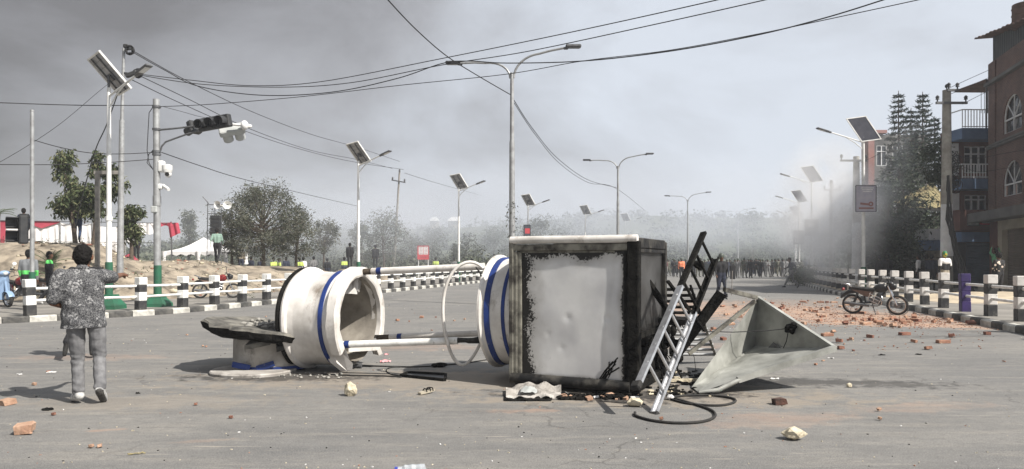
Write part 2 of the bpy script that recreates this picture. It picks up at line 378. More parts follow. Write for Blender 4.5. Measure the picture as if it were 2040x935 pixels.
# ================================================================ SETTING
def asphalt():
    m = bpy.data.materials.new('asphalt'); m.use_nodes = True; t = m.node_tree; L = t.links; b = t.nodes['Principled BSDF']
    b.inputs['Roughness'].default_value = 0.9; b.inputs['Specular IOR Level'].default_value = 0.25
    co = N(t, 'ShaderNodeTexCoord')
    def noise_(sc, det=4, stretch=None, loc=None, rough=0.55):
        n = N(t, 'ShaderNodeTexNoise'); n.inputs['Scale'].default_value = sc; n.inputs['Detail'].default_value = det; n.inputs['Roughness'].default_value = rough
        if stretch or loc:
            mpp = N(t, 'ShaderNodeMapping')
            if stretch: mpp.inputs['Scale'].default_value = stretch
            if loc: mpp.inputs['Location'].default_value = loc
            L.new(co.outputs['Object'], mpp.inputs[0]); L.new(mpp.outputs[0], n.inputs['Vector'])
        else: L.new(co.outputs['Object'], n.inputs['Vector'])
        return n.outputs[0]
    def rng(v, a, b_, c, d):
        r = N(t, 'ShaderNodeMapRange'); r.inputs[1].default_value = a; r.inputs[2].default_value = b_; r.inputs[3].default_value = c; r.inputs[4].default_value = d
        L.new(v, r.inputs[0]); return r.outputs[0]
    def math_(op, a, b_=None):
        q = N(t, 'ShaderNodeMath', operation=op)
        for i, vv in enumerate((a, b_)):
            if vv is None: continue
            if isinstance(vv, (int,float)): q.inputs[i].default_value = vv
            else: L.new(vv, q.inputs[i])
        return q.outputs[0]
    def mix(f, a, b_):
        q = N(t, 'ShaderNodeMix', data_type='RGBA')
        if isinstance(f, (int,float)): q.inputs[0].default_value = f
        else: L.new(f, q.inputs[0])
        for i, vv in ((6,a),(7,b_)):
            if isinstance(vv, tuple): q.inputs[i].default_value = (*vv,1)
            else: L.new(vv, q.inputs[i])
        return q.outputs[2]
    base = mix(rng(noise_(0.35, 6, (1,1,1)), 0.35, 0.68, 0, 1), (0.155,0.154,0.151), (0.215,0.207,0.192))
    base = mix(rng(noise_(1.3, 5, (0.5,1.6,1)), 0.42, 0.68, 0, 0.6), base, (0.115,0.115,0.114))
    base = mix(rng(noise_(2.6, 6, (0.35,2.2,1), (4,9,0)), 0.50, 0.72, 0, 0.6), base, (0.29,0.27,0.235))
    base = mix(rng(noise_(9, 6, (0.8,1.3,1), (1,5,0), rough=0.7), 0.46, 0.66, 0, 0.45), base, (0.095,0.094,0.092))
    base = mix(rng(noise_(17, 5, loc=(8,5,0), rough=0.7), 0.55, 0.70, 0, 0.5), base, (0.27,0.255,0.225))
    # aggregate
    base = mix(rng(noise_(95, 2, rough=0.8), 0.50, 0.72, 0, 0.75), base, (0.33,0.32,0.30))
    base = mix(rng(noise_(70, 2, loc=(3,1,0), rough=0.8), 0.52, 0.74, 0, 0.85), base, (0.045,0.045,0.045))
    # pale scuffs and chips
    vo = N(t, 'ShaderNodeTexVoronoi'); vo.inputs['Scale'].default_value = 5.5; L.new(co.outputs['Object'], vo.inputs['Vector'])
    base = mix(rng(vo.outputs['Distance'], 0.02, 0.035, 0.5, 0), base, (0.46,0.43,0.38))
    sc = math_('MULTIPLY', rng(noise_(5, 5, (0.3,3,1), (2,2,0)), 0.62, 0.70, 0, 1), rng(noise_(0.6, 3), 0.45, 0.62, 0, 0.55))
    base = mix(sc, base, (0.42,0.38,0.32))
    # fine branching cracks
    dn = N(t,'ShaderNodeVectorMath',operation='ADD'); nn = N(t,'ShaderNodeTexNoise'); nn.inputs['Scale'].default_value = 1.2; nn.inputs['Detail'].default_value = 5; L.new(co.outputs['Object'],nn.inputs['Vector']); L.new(co.outputs['Object'],dn.inputs[0]); L.new(nn.outputs['Color'],dn.inputs[1])
    vc = N(t,'ShaderNodeTexVoronoi',feature='DISTANCE_TO_EDGE'); vc.inputs['Scale'].default_value = 0.55; L.new(dn.outputs[0],vc.inputs['Vector'])
    base = mix(math_('MULTIPLY', rng(vc.outputs['Distance'],0.0,0.008,0.55,0), rng(noise_(0.45,2,loc=(7,3,0)),0.54,0.64,0,1)), base, (0.05,0.048,0.046))
    # dust, stains and darker streaks that lie in patches
    def patch(cx, cy, rx, ry, rot, ns=1.0):
        mpp = N(t, 'ShaderNodeMapping', vector_type='TEXTURE'); mpp.inputs['Location'].default_value = (cx,cy,0); mpp.inputs['Rotation'].default_value = (0,0,rot); mpp.inputs['Scale'].default_value = (rx,ry,50)
        L.new(co.outputs['Object'], mpp.inputs[0])
        ln = N(t, 'ShaderNodeVectorMath', operation='LENGTH'); L.new(mpp.outputs[0], ln.inputs[0])
        q = math_('ADD', ln.outputs['Value'], rng(noise_(ns*3.2, 6, loc=(cx,cy,0), rough=0.7), 0.3, 0.7, -0.75, 0.75))
        return rng(q, 0.55, 1.05, 1, 0)
    orange = (0.43,0.275,0.19)
    for (cx,cy,rx,ry,ro,st) in ((8.9,20.3,4.6,2.6,-0.25,0.95),(7.6,23.5,3.4,2.4,0.1,0.9),(9.6,17.6,3.4,0.9,-0.35,0.95),(6.4,27,2.6,1.6,0,0.6),(10.3,27,2.5,2.5,0,0.3),
                             (2.45,7.0,0.9,0.35,0.3,0.3),(0.15,7.45,0.45,0.10,0,0.45),(-2.6,6.2,0.3,0.06,0.25,0.25),(-3.6,6.6,0.2,0.05,0.3,0.4),(-6.6,11.6,1.4,0.4,0,0.3),(-1.7,13.0,1.5,0.6,0,0.3),
                             (4.2,7.6,0.9,0.25,0.2,0.25),(3.0,13.2,1.6,0.5,0.1,0.3),(-4.9,5.6,0.3,0.06,0.2,0.4)):
        base = mix(math_('MULTIPLY', math_('MULTIPLY', patch(cx,cy,rx,ry,ro), st*0.95), rng(noise_(2.6,7,(0.7,1.8,1),loc=(cy,cx,0),rough=0.72),0.34,0.60,0.12,1.0)), base, orange)
    for (cx,cy,rx,ry,ro,st) in ((-1.0,9.4,3.4,0.9,0,0.35),(1.6,8.2,2.6,0.6,-0.05,0.4),(-4,7.9,1.5,0.5,0,0.2)):
        base = mix(math_('MULTIPLY', patch(cx,cy,rx,ry,ro), st), base, (0.33,0.27,0.20))
    for (cx,cy,rx,ry,ro,st) in ((3.9,9.2,1.7,0.35,-0.15,0.65),(1.9,8.35,0.9,0.28,0,0.85),(0.8,8.25,1.2,0.3,-0.3,0.9),(-3.0,9.6,1.5,0.35,0,0.75),(8.6,14.8,1.5,0.3,0.1,0.35),(11.0,15.6,2.5,0.35,-0.2,0.3),(9.2,41,3,1.0,0.1,0.35)):
        base = mix(math_('MULTIPLY', patch(cx,cy,rx,ry,ro,1.5), st), base, (0.035,0.033,0.032))
    L.new(base, b.inputs['Base Color'])
    bp = N(t, 'ShaderNodeBump'); bp.inputs['Strength'].default_value = 0.55; bp.inputs['Distance'].default_value = 0.008
    L.new(noise_(60, 3, rough=0.8), bp.inputs['Height']); L.new(bp.outputs[0], b.inputs['Normal'])
    MATS['asphalt'] = m
asphalt()
# far ground to the horizon
mb = MB(); mb.sheet(lambda u,v: (lerp(-900,900,u), lerp(-60,720,v), -0.25), 8, 8, smooth=False)
tag(mb.build('ground', 'drab_ground'), kind='structure')
# road sheet, between the kerbs, widening into the junction where the camera stands
ys = [-8,-2,4,8,12,14]+[y for y,_ in KERBL]+[200]; mb = MB(); vs = []
for y in ys:
    xl = -45 if y < 14.5 else LX(KERBL,y); xr = LX(KERBR,y)+0.02
    for k in range(9): vs.append((lerp(xl,xr,k/8), y, 0))
fs = [(j*9+k, j*9+k+1, (j+1)*9+k+1, (j+1)*9+k) for j in range(len(ys)-1) for k in range(8)]
mb.add(vs, fs); tag(mb.build('road', 'asphalt'), kind='structure')
# left pavement and the earth bank behind it
mb = MB(); vs = []; yy = [15.2,16.6,18.0,19.6,20.7,22.1,25.2,28.2,32,37.2,45,53,65,78,101,150]
for y in yy:
    x = LX(KERBL,y)-0.2
    vs += [(x,y,0.13),(x-3.6,y+0.6,0.14),(x-9,y+1.5,0.14),(-48,max(y+3,18),0.14)]
mb.add(vs, [(j*4+k, j*4+k+1, (j+1)*4+k+1, (j+1)*4+k) for j in range(len(yy)-1) for k in range(3)])
tag(mb.build('pavement', 'pavement'), kind='structure')
mb = MB(); vs = []
for y in (-6,5,15.4,25,35,45,50,57,78,101,150):
    x = LX(KERBR,y)+0.2; vs += [(x,y,0.13),(x+3,y,0.14),(x+14,y,0.15),(x+60,y,0.15)]
mb.add(vs, [(j*4+k, j*4+k+1, (j+1)*4+k+1, (j+1)*4+k) for j in range(10) for k in range(3)])
tag(mb.build('pavement', 'pavement'), kind='structure')
# terrain on the left: bank, field, hill
def terr(x, y):
    d = LX(POSTL, max(y,18.5)) - x; t = x/max(y,1)
    H = 2.15 if t < -0.56 else lerp(2.15,1.42,sstep(-0.56,-0.50,t)) if t < -0.5 else lerp(1.42,1.2,sstep(-0.42,-0.36,t)) if t < -0.3 else lerp(1.2,0.75,sstep(-0.3,-0.1,t))
    n = noise.noise(Vector((x*0.5,y*0.5,0))); n2 = noise.noise(Vector((x*1.7,y*1.7,3)))
    z = 0.05 + H*sstep(2.6, 6.0, d+0.5*n)*(0.55+0.45*sstep(2.6,9,d))*lerp(sstep(24.6,28.6,y+0.4*n),1.0,sstep(-0.47,-0.40,t))
    if y < 40: z += (0.25+0.75*sstep(24,27,y))*(0.22*n+0.12*n2+0.05*noise.noise(Vector((x*5,y*5,2))))*sstep(2.6,4.5,d)*(1-0.5*sstep(7,10,d))
    z -= 0.35*sstep(45,70,y)
    if d > 2.6: z = lerp(z, 0.12+0.1*n, sstep(43,47,y)*sstep(-0.38,-0.35,t))
    # wooded hill beyond
    if y > 110:
        z += sstep(112,175,y)*lerp(10.0,12.5,sstep(-60,40,x))*(0.9+0.2*noise.noise(Vector((x*0.02,y*0.02,9)))) * sstep(-95,-45,x)
    return z
def terr_sheet(x0,x1,y0,y1,nu,nv,m,name):
    mb = MB(); mb.sheet(lambda u,v: (lerp(x0(lerp(y0,y1,v)),x1(lerp(y0,y1,v)),u), lerp(y0,y1,v), terr(lerp(x0(lerp(y0,y1,v)),x1(lerp(y0,y1,v)),u), lerp(y0,y1,v))), nu, nv)
    return tag(mb.build(name, m), kind='structure')
terr_sheet(lambda y: -42, lambda y: LX(POSTL,max(y,18.5))-2.0, 19.5, 44, 150, 90, 'earth', 'earth_bank')
terr_sheet(lambda y: -90, lambda y: LX(POSTL,y)-2.0, 44, 112, 60, 50, 'drab_ground', 'field')
mb = MB(); mb.sheet(lambda u,v: (lerp(-140,230,u), lerp(112,200,v), terr(min(lerp(-140,230,u),40), lerp(112,200,v))), 90, 30)
tag(mb.build('hill', 'hill_cover'), kind='structure')
# kerbs, painted stone by stone
def kerb_run(tab, y0, y1, side, pitch, label):
    k = thing('kerb', None, None, (LX(tab,y0), y0, 0)); k['kind'] = 'structure'
    pts = []; y = y0
    while y < y1:
        p = Vector((LX(tab,y), y, 0)); pts.append(p)
        s = (LX(tab,y+0.1)-LX(tab,y))/0.1; y += pitch/math.sqrt(1+s*s)
    for i in range(len(pts)-1):
        if i > 240: break
        a, b = pts[i], pts[i+1]; d = (b-a).normalized(); nrm = Vector((-d.y, d.x, 0))*side
        g = d*0.008; jz = R.uniform(-0.008,0.008); mb = MB(); o = (a+b)/2
        q = [a+g, b-g, b-g+nrm*0.22, a+g+nrm*0.22]; top = 0.155+jz
        vs = [v-o+Vector((0,0,-0.05)) for v in q] + [v-o+Vector((0,0,top-0.03)) for v in q[:2]] + [v-o+nrm*0.035+Vector((0,0,top)) for v in q[:2]] + [v-o+Vector((0,0,top)) for v in q[2:]]
        mb.add(vs, [(0,1,5,4),(4,5,7,6),(6,7,8,9),(2,3,9,8),(0,4,6,9,3),(1,2,8,7,5)])
        ob = mb.build('kerb_stone', 'kerb_white' if i % 2 else 'kerb_black', k); ob.location = o - k.location
kerb_run(KERBL, 15.25, 100, 1, 0.62, '')
kerb_run(KERBR, 9.0, 100, -1, 0.62, '')
# railings
def railing(tab, y0, label, zh, pitch, yend, bands, gap_first=None, first=None, railm='white_rail', bw='white_rail'):
    pts = []; y = y0
    if first: pts = [Vector((x,yy_,0.13)) for yy_, x in first]; y = first[-1][0]+1.5
    while y < yend:
        pts.append(Vector((LX(tab,y), y, 0.13))); s = (LX(tab,y+0.1)-LX(tab,y))/0.1; y += pitch/math.sqrt(1+s*s)
    t = thing('roadside_railing', label, 'railing', pts[0])
    for i, p in enumerate(pts):
        q = pts[min(i+1,len(pts)-1)]-pts[max(i-1,0)]; rz = math.atan2(q.y,q.x)-PI/2; w = 0.235
        mb = MB(); rot = Matrix.Rotation(rz+R.uniform(-.05,.05),3,'Z') @ Matrix.Rotation(R.uniform(-.03,.03),3,'X') @ Matrix.Rotation(R.uniform(-.02,.02),3,'Y')
        purple = (bands == 'R' and i == 5)
        zs = [0, zh*0.30, zh*0.56, zh*0.78, zh]
        ww = [w*1.0, w*0.99, w*1.0, w*1.03]
        for k in range(4):
            if bands == 'R': zs = [-0.02, zh*0.28, zh*0.55, zh*0.80, zh+0.02]
            mi = 1 if k % 2 == 0 else 0
            if purple: mi = 2
            mb.box(rot @ Vector((0,0,(zs[k]+zs[k+1])/2-0.001*k)), (ww[k]-0.002*k*(k<3), ww[k]-0.002*k*(k<3), zs[k+1]-zs[k]), mi, rot, bev=0.014)
        ob = mb.build('post', ['white_rail' if bands=='L' else 'white_paint','black_paint','purple_paint'], t); ob.location = p - t.location
        if purple: ob['label'] = 'purple painted post'
        if i < len(pts)-1:
            a, b = p-t.location, pts[i+1]-t.location; d = (b-a).normalized()*0.112
            for hz in (zh*0.74, zh*0.42):
                mb = MB(); mb.cyl(a+d+Vector((0,0,hz)), b-d+Vector((0,0,hz+R.uniform(-.012,.012))), 0.036, n=8); mb.build('rail', railm, t)
    return t
railing(POSTL, 0, 'black and white banded post railing with two white rails in front of the earth bank', 0.93, 1.62, 98, 'L',
        first=[(18.5,-12.0),(19.6,-11.2),(20.6,-10.3),(22.1,-9.8),(23.7,-9.49),(25.2,-9.16),(26.7,-8.82),(28.2,-8.48)])
railing([(a,b) for a,b in POSTR], 11.96, 'black and white post railing along the kerb beside the brick building, one post purple', 1.02, 1.70, 98, 'R', railm='white_rail')
# ================================================================ BUILDINGS
def window(parent, mb_box, o, u, n, w, h, mull=2, trans=0.72, deep=0.12, fm='window_white', arch=False):
    """casement window: o lower-left corner on the wall, u along the wall, n outward; frame bars, glass pane as sub-part"""
    u = Vector(u).normalized(); n = Vector(n).normalized(); z = Vector((0,0,1)); mb = MB(); fw = 0.07
    hh = h if not arch else h - w/2*0.95
    def bar(a, b, ww=fw): mb.bar(o+u*a[0]+z*a[1]-n*deep*0.3, o+u*b[0]+z*b[1]-n*deep*0.3, 0.07, ww, up=n) if abs(a[1]-b[1])<1e-6 else mb.bar(o+u*a[0]+z*a[1]-n*deep*0.3, o+u*b[0]+z*b[1]-n*deep*0.3, ww, 0.066, up=n)
    bar((0,0),(w,0)); bar((0,hh),(w,hh)); bar((0.001,fw/2),(0.001,hh-fw/2)); bar((w-0.001,fw/2),(w-0.001,hh-fw/2))
    for k in range(1,mull+1): bar((w*k/(mull+1),fw/2),(w*k/(mull+1),hh-fw/2))
    if not arch: 
        for k in range(mull+1): bar((w*k/(mull+1)+0.036,hh*trans),(w*(k+1)/(mull+1)-0.036,hh*trans))
    if arch:
        r = w/2; c = o+u*r+z*hh-n*deep*0.3
        pts = [c+u*(-r*math.cos(a))+z*(r*math.sin(a)*0.95) for a in [PI*k/14 for k in range(15)]]
        mb.tube(pts, 0.04, 6)
        for a in (PI*0.25,PI*0.5,PI*0.75): mb.cyl(c, c+u*(-r*math.cos(a))+z*(r*0.95*math.sin(a)), 0.028, n=6)
    f = mb.build('window', fm, parent, world=True)
    g = MB(); gn = n*(-deep*0.55)
    for k in range(mull+1):
        a, b = w*k/(mull+1)+0.02, w*(k+1)/(mull+1)-0.02
        g.add([o+u*a+gn, o+u*b+gn, o+u*b+z*hh+gn, o+u*a+z*hh+gn], [(0,1,2,3)])
    if arch:
        g.add([c-u*0+gn*0.5]+[p+gn*0.5 for p in pts], [(0,k,k+1) for k in range(1,15)])
    g.build('pane', 'glass_dark', f, world=True)
    return f
Z3 = Vector((0,0,1))
def slab(mb, a, b, depth, z0, z1, n, mi=0):
    """wall/slab with its front face on the line a-b, 'depth' thick away from n"""
    a = Vector((a[0],a[1],0)); b = Vector((b[0],b[1],0)); n = Vector(n)
    q = [a, b, b-n*depth, a-n*depth]
    return mb.add([v+Z3*z0 for v in q]+[v+Z3*z1 for v in q], [(0,1,5,4),(1,2,6,5),(2,3,7,6),(3,0,4,7),(4,5,6,7),(3,2,1,0)], mi)
def wall_holes(mb, a, u, n, L, z0, z1, holes, depth=0.25, mi=0):
    """wall of length L with rectangular openings (x0,x1,z0,z1): returns real reveals"""
    a = Vector((a[0],a[1],0)); xs = sorted({0,L,*[h[0] for h in holes],*[h[1] for h in holes]}); zs = sorted({z0,z1,*[h[2] for h in holes],*[h[3] for h in holes]})
    for i in range(len(xs)-1):
        for j in range(len(zs)-1):
            cx, cz = (xs[i]+xs[i+1])/2, (zs[j]+zs[j+1])/2
            if any(h[0]<cx<h[1] and h[2]<cz<h[3] for h in holes): continue
            p = [a+u*xs[i]+Z3*zs[j], a+u*xs[i+1]+Z3*zs[j], a+u*xs[i+1]+Z3*zs[j+1], a+u*xs[i]+Z3*zs[j+1]]
            mb.add(p, [(0,1,2,3)], mi)
    for h in holes:
        c = [a+u*h[0]+Z3*h[2], a+u*h[1]+Z3*h[2], a+u*h[1]+Z3*h[3], a+u*h[0]+Z3*h[3]]; d = [v-n*depth for v in c]
        mb.add(c+d, [(0,1,5,4),(1,2,6,5),(2,3,7,6),(3,0,4,7)], mi)
    return mb
def arch_wall(mb, a, u, n, x0, x1, zs, zc, ztop, r, cx, depth=0.25, mi=0):
    """piece of wall from zs up to ztop, x0..x1, around an arched opening centred cx springing at zc"""
    a = Vector((a[0],a[1],0)); K = 14; arc = [(cx-r*math.cos(PI*k/K), zc+r*0.95*math.sin(PI*k/K)) for k in range(K+1)]
    top = [(lerp(x0,x1,k/K), ztop) for k in range(K+1)]
    f = lambda p: a+u*p[0]+Z3*p[1]
    vs = [f(p) for p in arc]+[f(p) for p in top]; mb.add(vs, [(k,k+1,K+2+k,K+1+k) for k in range(K)], mi)
    mb.add([f((x0,zs)),f((cx-r,zs)),f((cx-r,zc)),f((x0,ztop))]+[f((x0,zc))], [(0,1,2,4),(4,2,3)], mi)
    mb.add([f((cx+r,zs)),f((x1,zs)),f((x1,zc)),f((x1,ztop)),f((cx+r,zc))], [(0,1,2,4),(4,2,3)], mi)
    bk = [v-n*depth for v in vs[:K+1]]; mb.add(vs[:K+1]+bk, [(k,k+1,K+2+k,K+1+k) for k in range(K)], mi)
    lo = [f((cx-r,zc)),f((cx-r,zs)),f((cx+r,zs)),f((cx+r,zc))]; lb = [v-n*depth for v in lo]
    mb.add(lo+lb, [(0,1,5,4),(1,2,6,5),(2,3,7,6)], mi)
def shutter(parent, a, u, n, x0, x1, z0, z1, m, deep=0.18):
    mb = MB(); a = Vector((a[0],a[1],0)); K = max(4,int((z1-z0)/0.12))
    prof = []
    for k in range(K):
        za, zb = lerp(z0,z1,k/K), lerp(z0,z1,(k+1)/K)
        prof += [(za,0.0),(lerp(za,zb,0.75),0.022),(zb-0.004,0.0)]
    vs = []
    for z, d in prof: vs += [a+u*x0-n*(deep-d)+Z3*z, a+u*x1-n*(deep-d)+Z3*z]
    mb.add(vs, [(2*k,2*k+1,2*k+3,2*k+2) for k in range(len(prof)-1)])
    return mb.build('roller_shutter', m, parent, world=True)
# ---- brick corner building: street facade runs towards the camera
Cn = Vector((23.78,37.0,0)); u = Vector((-0.26,-0.9656,0)).normalized(); n = Vector((u.y,-u.x,0)); n = n if n.x < 0 else -n
B = thing('brick_building', 'dark brick four storey building with white arched windows at the right edge', 'building', (Cn.x,Cn.y,0.13))
Lf = 8.6
def sx_at(px):   # distance along the facade of a photo column
    k = (px-1020)/F; return (k*Cn.y-Cn.x)/(u.x-k*u.y)
def zz_at(px, py): s = sx_at(px); return HC-(py-HY)*(Cn.y+u.y*s)/F
wx0, wx1 = sx_at(1998.5), sx_at(2036); wc = (wx0+wx1)/2; wr = (wx1-wx0)/2
floors = [(3.9,7.05,4.55,6.15),(7.2,10.2,7.50,9.18)]
mb = MB()
mid = [wc, wc+2.75, wc+5.5]
for (za,zb,ws,wt) in floors:
    sp = wt-wr*0.95
    edges = [0, wc+1.375, wc+4.125, Lf]
    for i, c in enumerate(mid):
        arch_wall(mb, Cn, u, n, edges[i], edges[i+1], ws, sp, zb, wr, c)
        f = lambda x,z: Vector((Cn.x,Cn.y,0))+u*x+Z3*z
        mb.add([f(edges[i],za),f(edges[i+1],za),f(edges[i+1],ws),f(edges[i],ws)], [(0,1,2,3)])
B_wall = mb.build('wall', 'facade_brick', B, world=True)
mb = MB(); slab(mb, Cn+u*0.002, Cn+u*Lf, 0.4, 10.35, 11.35, n); slab(mb, Cn-n*0.3, Cn-n*0.3+Vector((9,2.4,0)), 0.3, 0, 11.35, Vector((0.26,-0.9656,0)))
slab(mb, Cn+u*0.0+n*0.06, Cn+u*0.9+n*0.06, 0.3, 3.9, 11.3, n)
mb.build('wall', 'facade_brick', B, world=True)
mb = MB()
slab(mb, Cn+n*0.22-u*0.15, Cn+u*Lf+n*0.22, 0.6, 10.2, 10.35, n); slab(mb, Cn+n*0.16-u*0.1, Cn+u*Lf+n*0.16, 0.4, 7.03, 7.12, n); slab(mb, Cn+n*0.20-u*0.12, Cn+u*Lf+n*0.20, 0.4, 7.14, 7.22, n)
mb.build('cornice', 'facade_grey', B, world=True)
mb = MB(); slab(mb, Cn+n*0.85-u*0.9, Cn+u*Lf+n*0.85, 1.0, 3.45, 3.9, n); mb.build('canopy', 'facade_grey', B, world=True)
# ground floor: cream pillars and brown shutter
mb = MB(); p0 = sx_at(1990)
for s_ in (p0, p0+3.6, p0+7.2): slab(mb, Cn+u*s_+n*0.05, Cn+u*(s_+0.55)+n*0.05, 0.45, 0.13, 3.0, n)
slab(mb, Cn+u*p0+n*0.05, Cn+u*Lf+n*0.05, 0.4, 3.0, 3.44, n)
mb.build('pillar', 'facade_cream', B, world=True)
mb = MB(); slab(mb, Cn, Cn+u*(p0-0.005), 0.4, 0.13, 3.44, n); mb.build('wall', 'facade_redbrown', B, world=True)
for s_ in (p0, p0+3.6): shutter(B, Cn, u, n, s_+0.55, s_+3.6, 0.13, 3.0, 'shutter_brown', 0.2)
for (za,zb,ws,wt) in floors:
    for c in mid: window(B, None, Vector((Cn.x,Cn.y,0))+u*(c-wr)+Z3*ws, u, n, 2*wr, wt-ws, mull=1, arch=True, deep=0.3)
# top storey of dark sheet with its rusty overhanging roof, tank on top
mb = MB(); K = 60; vs = []
for k in range(K+1):
    q = Cn+u*(0.25+(Lf-0.25)*k/K)+n*(-0.15+(0.03 if k%2 else 0)); vs += [q+Z3*11.36, q+Z3*(12.70-0.15*(0.25+(Lf-0.25)*k/K))]
mb.add(vs, [(2*k,2*k+2,2*k+3,2*k+1) for k in range(K)]); mb.build('sheet_wall', 'tin_dark', B, world=True)
mb = MB(); slab(mb, Cn+u*0.22+n*(-0.16), Cn+u*0.22+n*(-0.16)+Vector((6,1.6,0)), 0.1, 11.36, 12.75, Vector((0.26,-0.9656,0))); mb.build('sheet_wall', 'tin_dark', B, world=True)
mb = MB()
def roofz(s_, w_): return 12.72-0.15*s_+0.05*w_
mb.sheet(lambda a,b: Cn+u*lerp(-0.55,Lf,a)+n*(0.5-6*b)+Z3*(roofz(lerp(-0.55,Lf,a),b)+0.025*math.sin(a*110)+0.015*math.sin(a*31)), 120, 2, thick=0.05)
mb.build('roof', 'rust', B, world=True)
tk = thing('water_tank', 'rusty brown drum standing on the sheet roof of the brick building', 'tank', Cn+u*3.35-n*0.4+Z3*12.2)
mb = MB(); mb.cyl((0,0,-0.1),(0,0,0.95),0.55,n=20); mb.build('barrel', 'rust', tk)
mb = MB()
for h_ in (0.15,0.45,0.75): mb.lathe((0,0,h_),(0,0,1),[(0,0.552),(0.01,0.575),(0.04,0.575),(0.05,0.552)],n=20)
mb.build('hoop', 'rust', tk)
# ---- blue balcony building beside it
Wn = Vector((0.03,-0.9995,0)).normalized(); A0 = Vector((P(1896,0,38.4).x,38.4,0)); wu = Vector((0.9995,0.03,0)); Wd = 2.75
BB = thing('balcony_building', 'narrow shop house with blue balcony slabs and white railings behind the concrete pole', 'building', (A0.x,A0.y,0.13))
zf = lambda py: HC-(py-HY)*38.4/F
def xf(px): return P(px,0,38.4).x-A0.x
holes = [(xf(1921),xf(1967),zf(345),zf(292)), (xf(1922),xf(1966),zf(421),zf(389))]
mb = MB(); wall_holes(mb, A0, wu, Wn, Wd, zf(463), zf(262), holes); slab(mb, A0-Wn*0.26, A0+wu*Wd-Wn*0.26, 0.7, 0.13, zf(262), Wn, 0)
mb.build('wall', 'facade_redbrown', BB, world=True)
mb = MB(); slab(mb, A0-wu*0.02+Wn*0.03, A0+wu*0.38+Wn*0.03, 0.3, zf(424), zf(385), Wn); mb.build('pilaster', 'window_white', BB, world=True); mb = MB(); slab(mb, A0-wu*0.02+Wn*0.03, A0+wu*0.35+Wn*0.03, 0.3, zf(350), zf(286), Wn); mb.build('pilaster', 'window_white', BB, world=True)
for h_ in holes: window(BB, None, A0+wu*h_[0]+Z3*h_[2], wu, Wn, h_[1]-h_[0], h_[3]-h_[2], mull=2, deep=0.2)
for (za, zb, zr) in ((zf(283),zf(262),zf(226)), (zf(380),zf(360),zf(332))):
    bal = MB(); slab(bal, A0-wu*0.1+Wn*1.0, A0+wu*(Wd-0.35)+Wn*1.0, 1.0, za, zb, Wn); bal.build('balcony_slab', 'facade_blue', BB, world=True)
    r = MB(); a_ = A0-wu*0.05+Wn*0.94; b_ = A0+wu*(Wd-0.4)+Wn*0.94
    r.bar(a_+Z3*zr, b_+Z3*zr, 0.05, 0.05); r.bar(a_+Z3*(zb+0.08), b_+Z3*(zb+0.08), 0.04, 0.04); r.bar(a_-Wn*0.9+Z3*zr, a_+Z3*zr, 0.05, 0.05)
    rr = r.build('balcony_railing', 'window_white', BB, world=True)
    base = None
    for k in range(17):
        q = lerp(0,1,k/16); p_ = a_+(b_-a_)*q
        if base is None:
            m2 = MB(); m2.box((0,0,(zr-zb)/2), (0.035,0.03,zr-zb-0.05)); base = m2.build('baluster', 'window_white', rr); base.location = p_+Z3*zb-wmat(rr).translation; 
        else: dup(base, loc=p_+Z3*zb-wmat(rr).translation, parent=rr)
# spandrel, awning, shutter, signs
mb = MB(); slab(mb, A0-wu*0.05+Wn*0.75, A0+wu*(Wd-0.45)+Wn*0.75, 0.75, zf(461), zf(420), Wn); mb.build('spandrel', 'facade_redbrown', BB, world=True)
mb = MB(); slab(mb, A0-wu*0.1+Wn*0.95, A0+wu*(Wd-0.7)+Wn*0.95, 0.9, zf(483), zf(464), Wn); mb.build('awning', 'facade_blue', BB, world=True)
mb = MB(); slab(mb, A0-wu*0.1+Wn*0.3, A0+wu*0.55+Wn*0.3, 0.3, 0.13, zf(484), Wn); slab(mb, A0+wu*2.05+Wn*0.3, A0+wu*Wd+Wn*0.3, 0.3, 0.13, zf(484), Wn); mb.build('pillar', 'facade_dark', BB, world=True)
shutter(BB, A0+Wn*0.3, wu, Wn, 0.55, 2.05, 0.13, zf(484), 'shutter_blue', 0.1)
mb = MB(); slab(mb, A0+wu*(Wd-1.7)+Wn*1.1, A0+wu*(Wd-0.1)+Wn*1.1, 2.5, zf(172), zf(168), Wn); mb.build('canopy_roof', 'rust', BB, world=True)
mb = MB()
for x_ in (Wd-1.6,): mb.cyl(A0+wu*x_+Wn*1.0+Z3*zf(262), A0+wu*x_+Wn*1.0+Z3*zf(172), 0.045, n=6)
for k in range(7): mb.cyl(A0+wu*(Wd-1.4+0.17*k)+Wn*0.3+Z3*zf(228), A0+wu*(Wd-1.4+0.17*k)+Wn*0.3+Z3*zf(185), 0.014, n=5)
mb.build('canopy_post', 'mid_metal', BB, world=True)
def board(name, label, cat, a, uu, nn, w, h, m, frame='dark_metal', th=0.04):
    t = thing(name, label, cat, a); mb = MB(); c = Vector((0,0,0))+uu*w/2+Z3*h/2
    rot = Matrix(((uu.x,nn.x,0),(uu.y,nn.y,0),(0,0,1)))
    mb.box(c, (w,th,h), rot=rot); mb.build('panel', m, t)
    fr = MB(); e = nn*(th/2+0.012)
    for (p,q) in (((0,0),(w,0)),((0,h),(w,h))): fr.bar(uu*p[0]+Z3*p[1]+e, uu*q[0]+Z3*q[1]+e, 0.03, 0.03)
    for (p,q) in (((0,0.016),(0,h-0.016)),((w,0.016),(w,h-0.016))): fr.bar(uu*p[0]+Z3*p[1]+e, uu*q[0]+Z3*q[1]+e, 0.03, 0.029)
    fr.build('frame', frame, t); return t
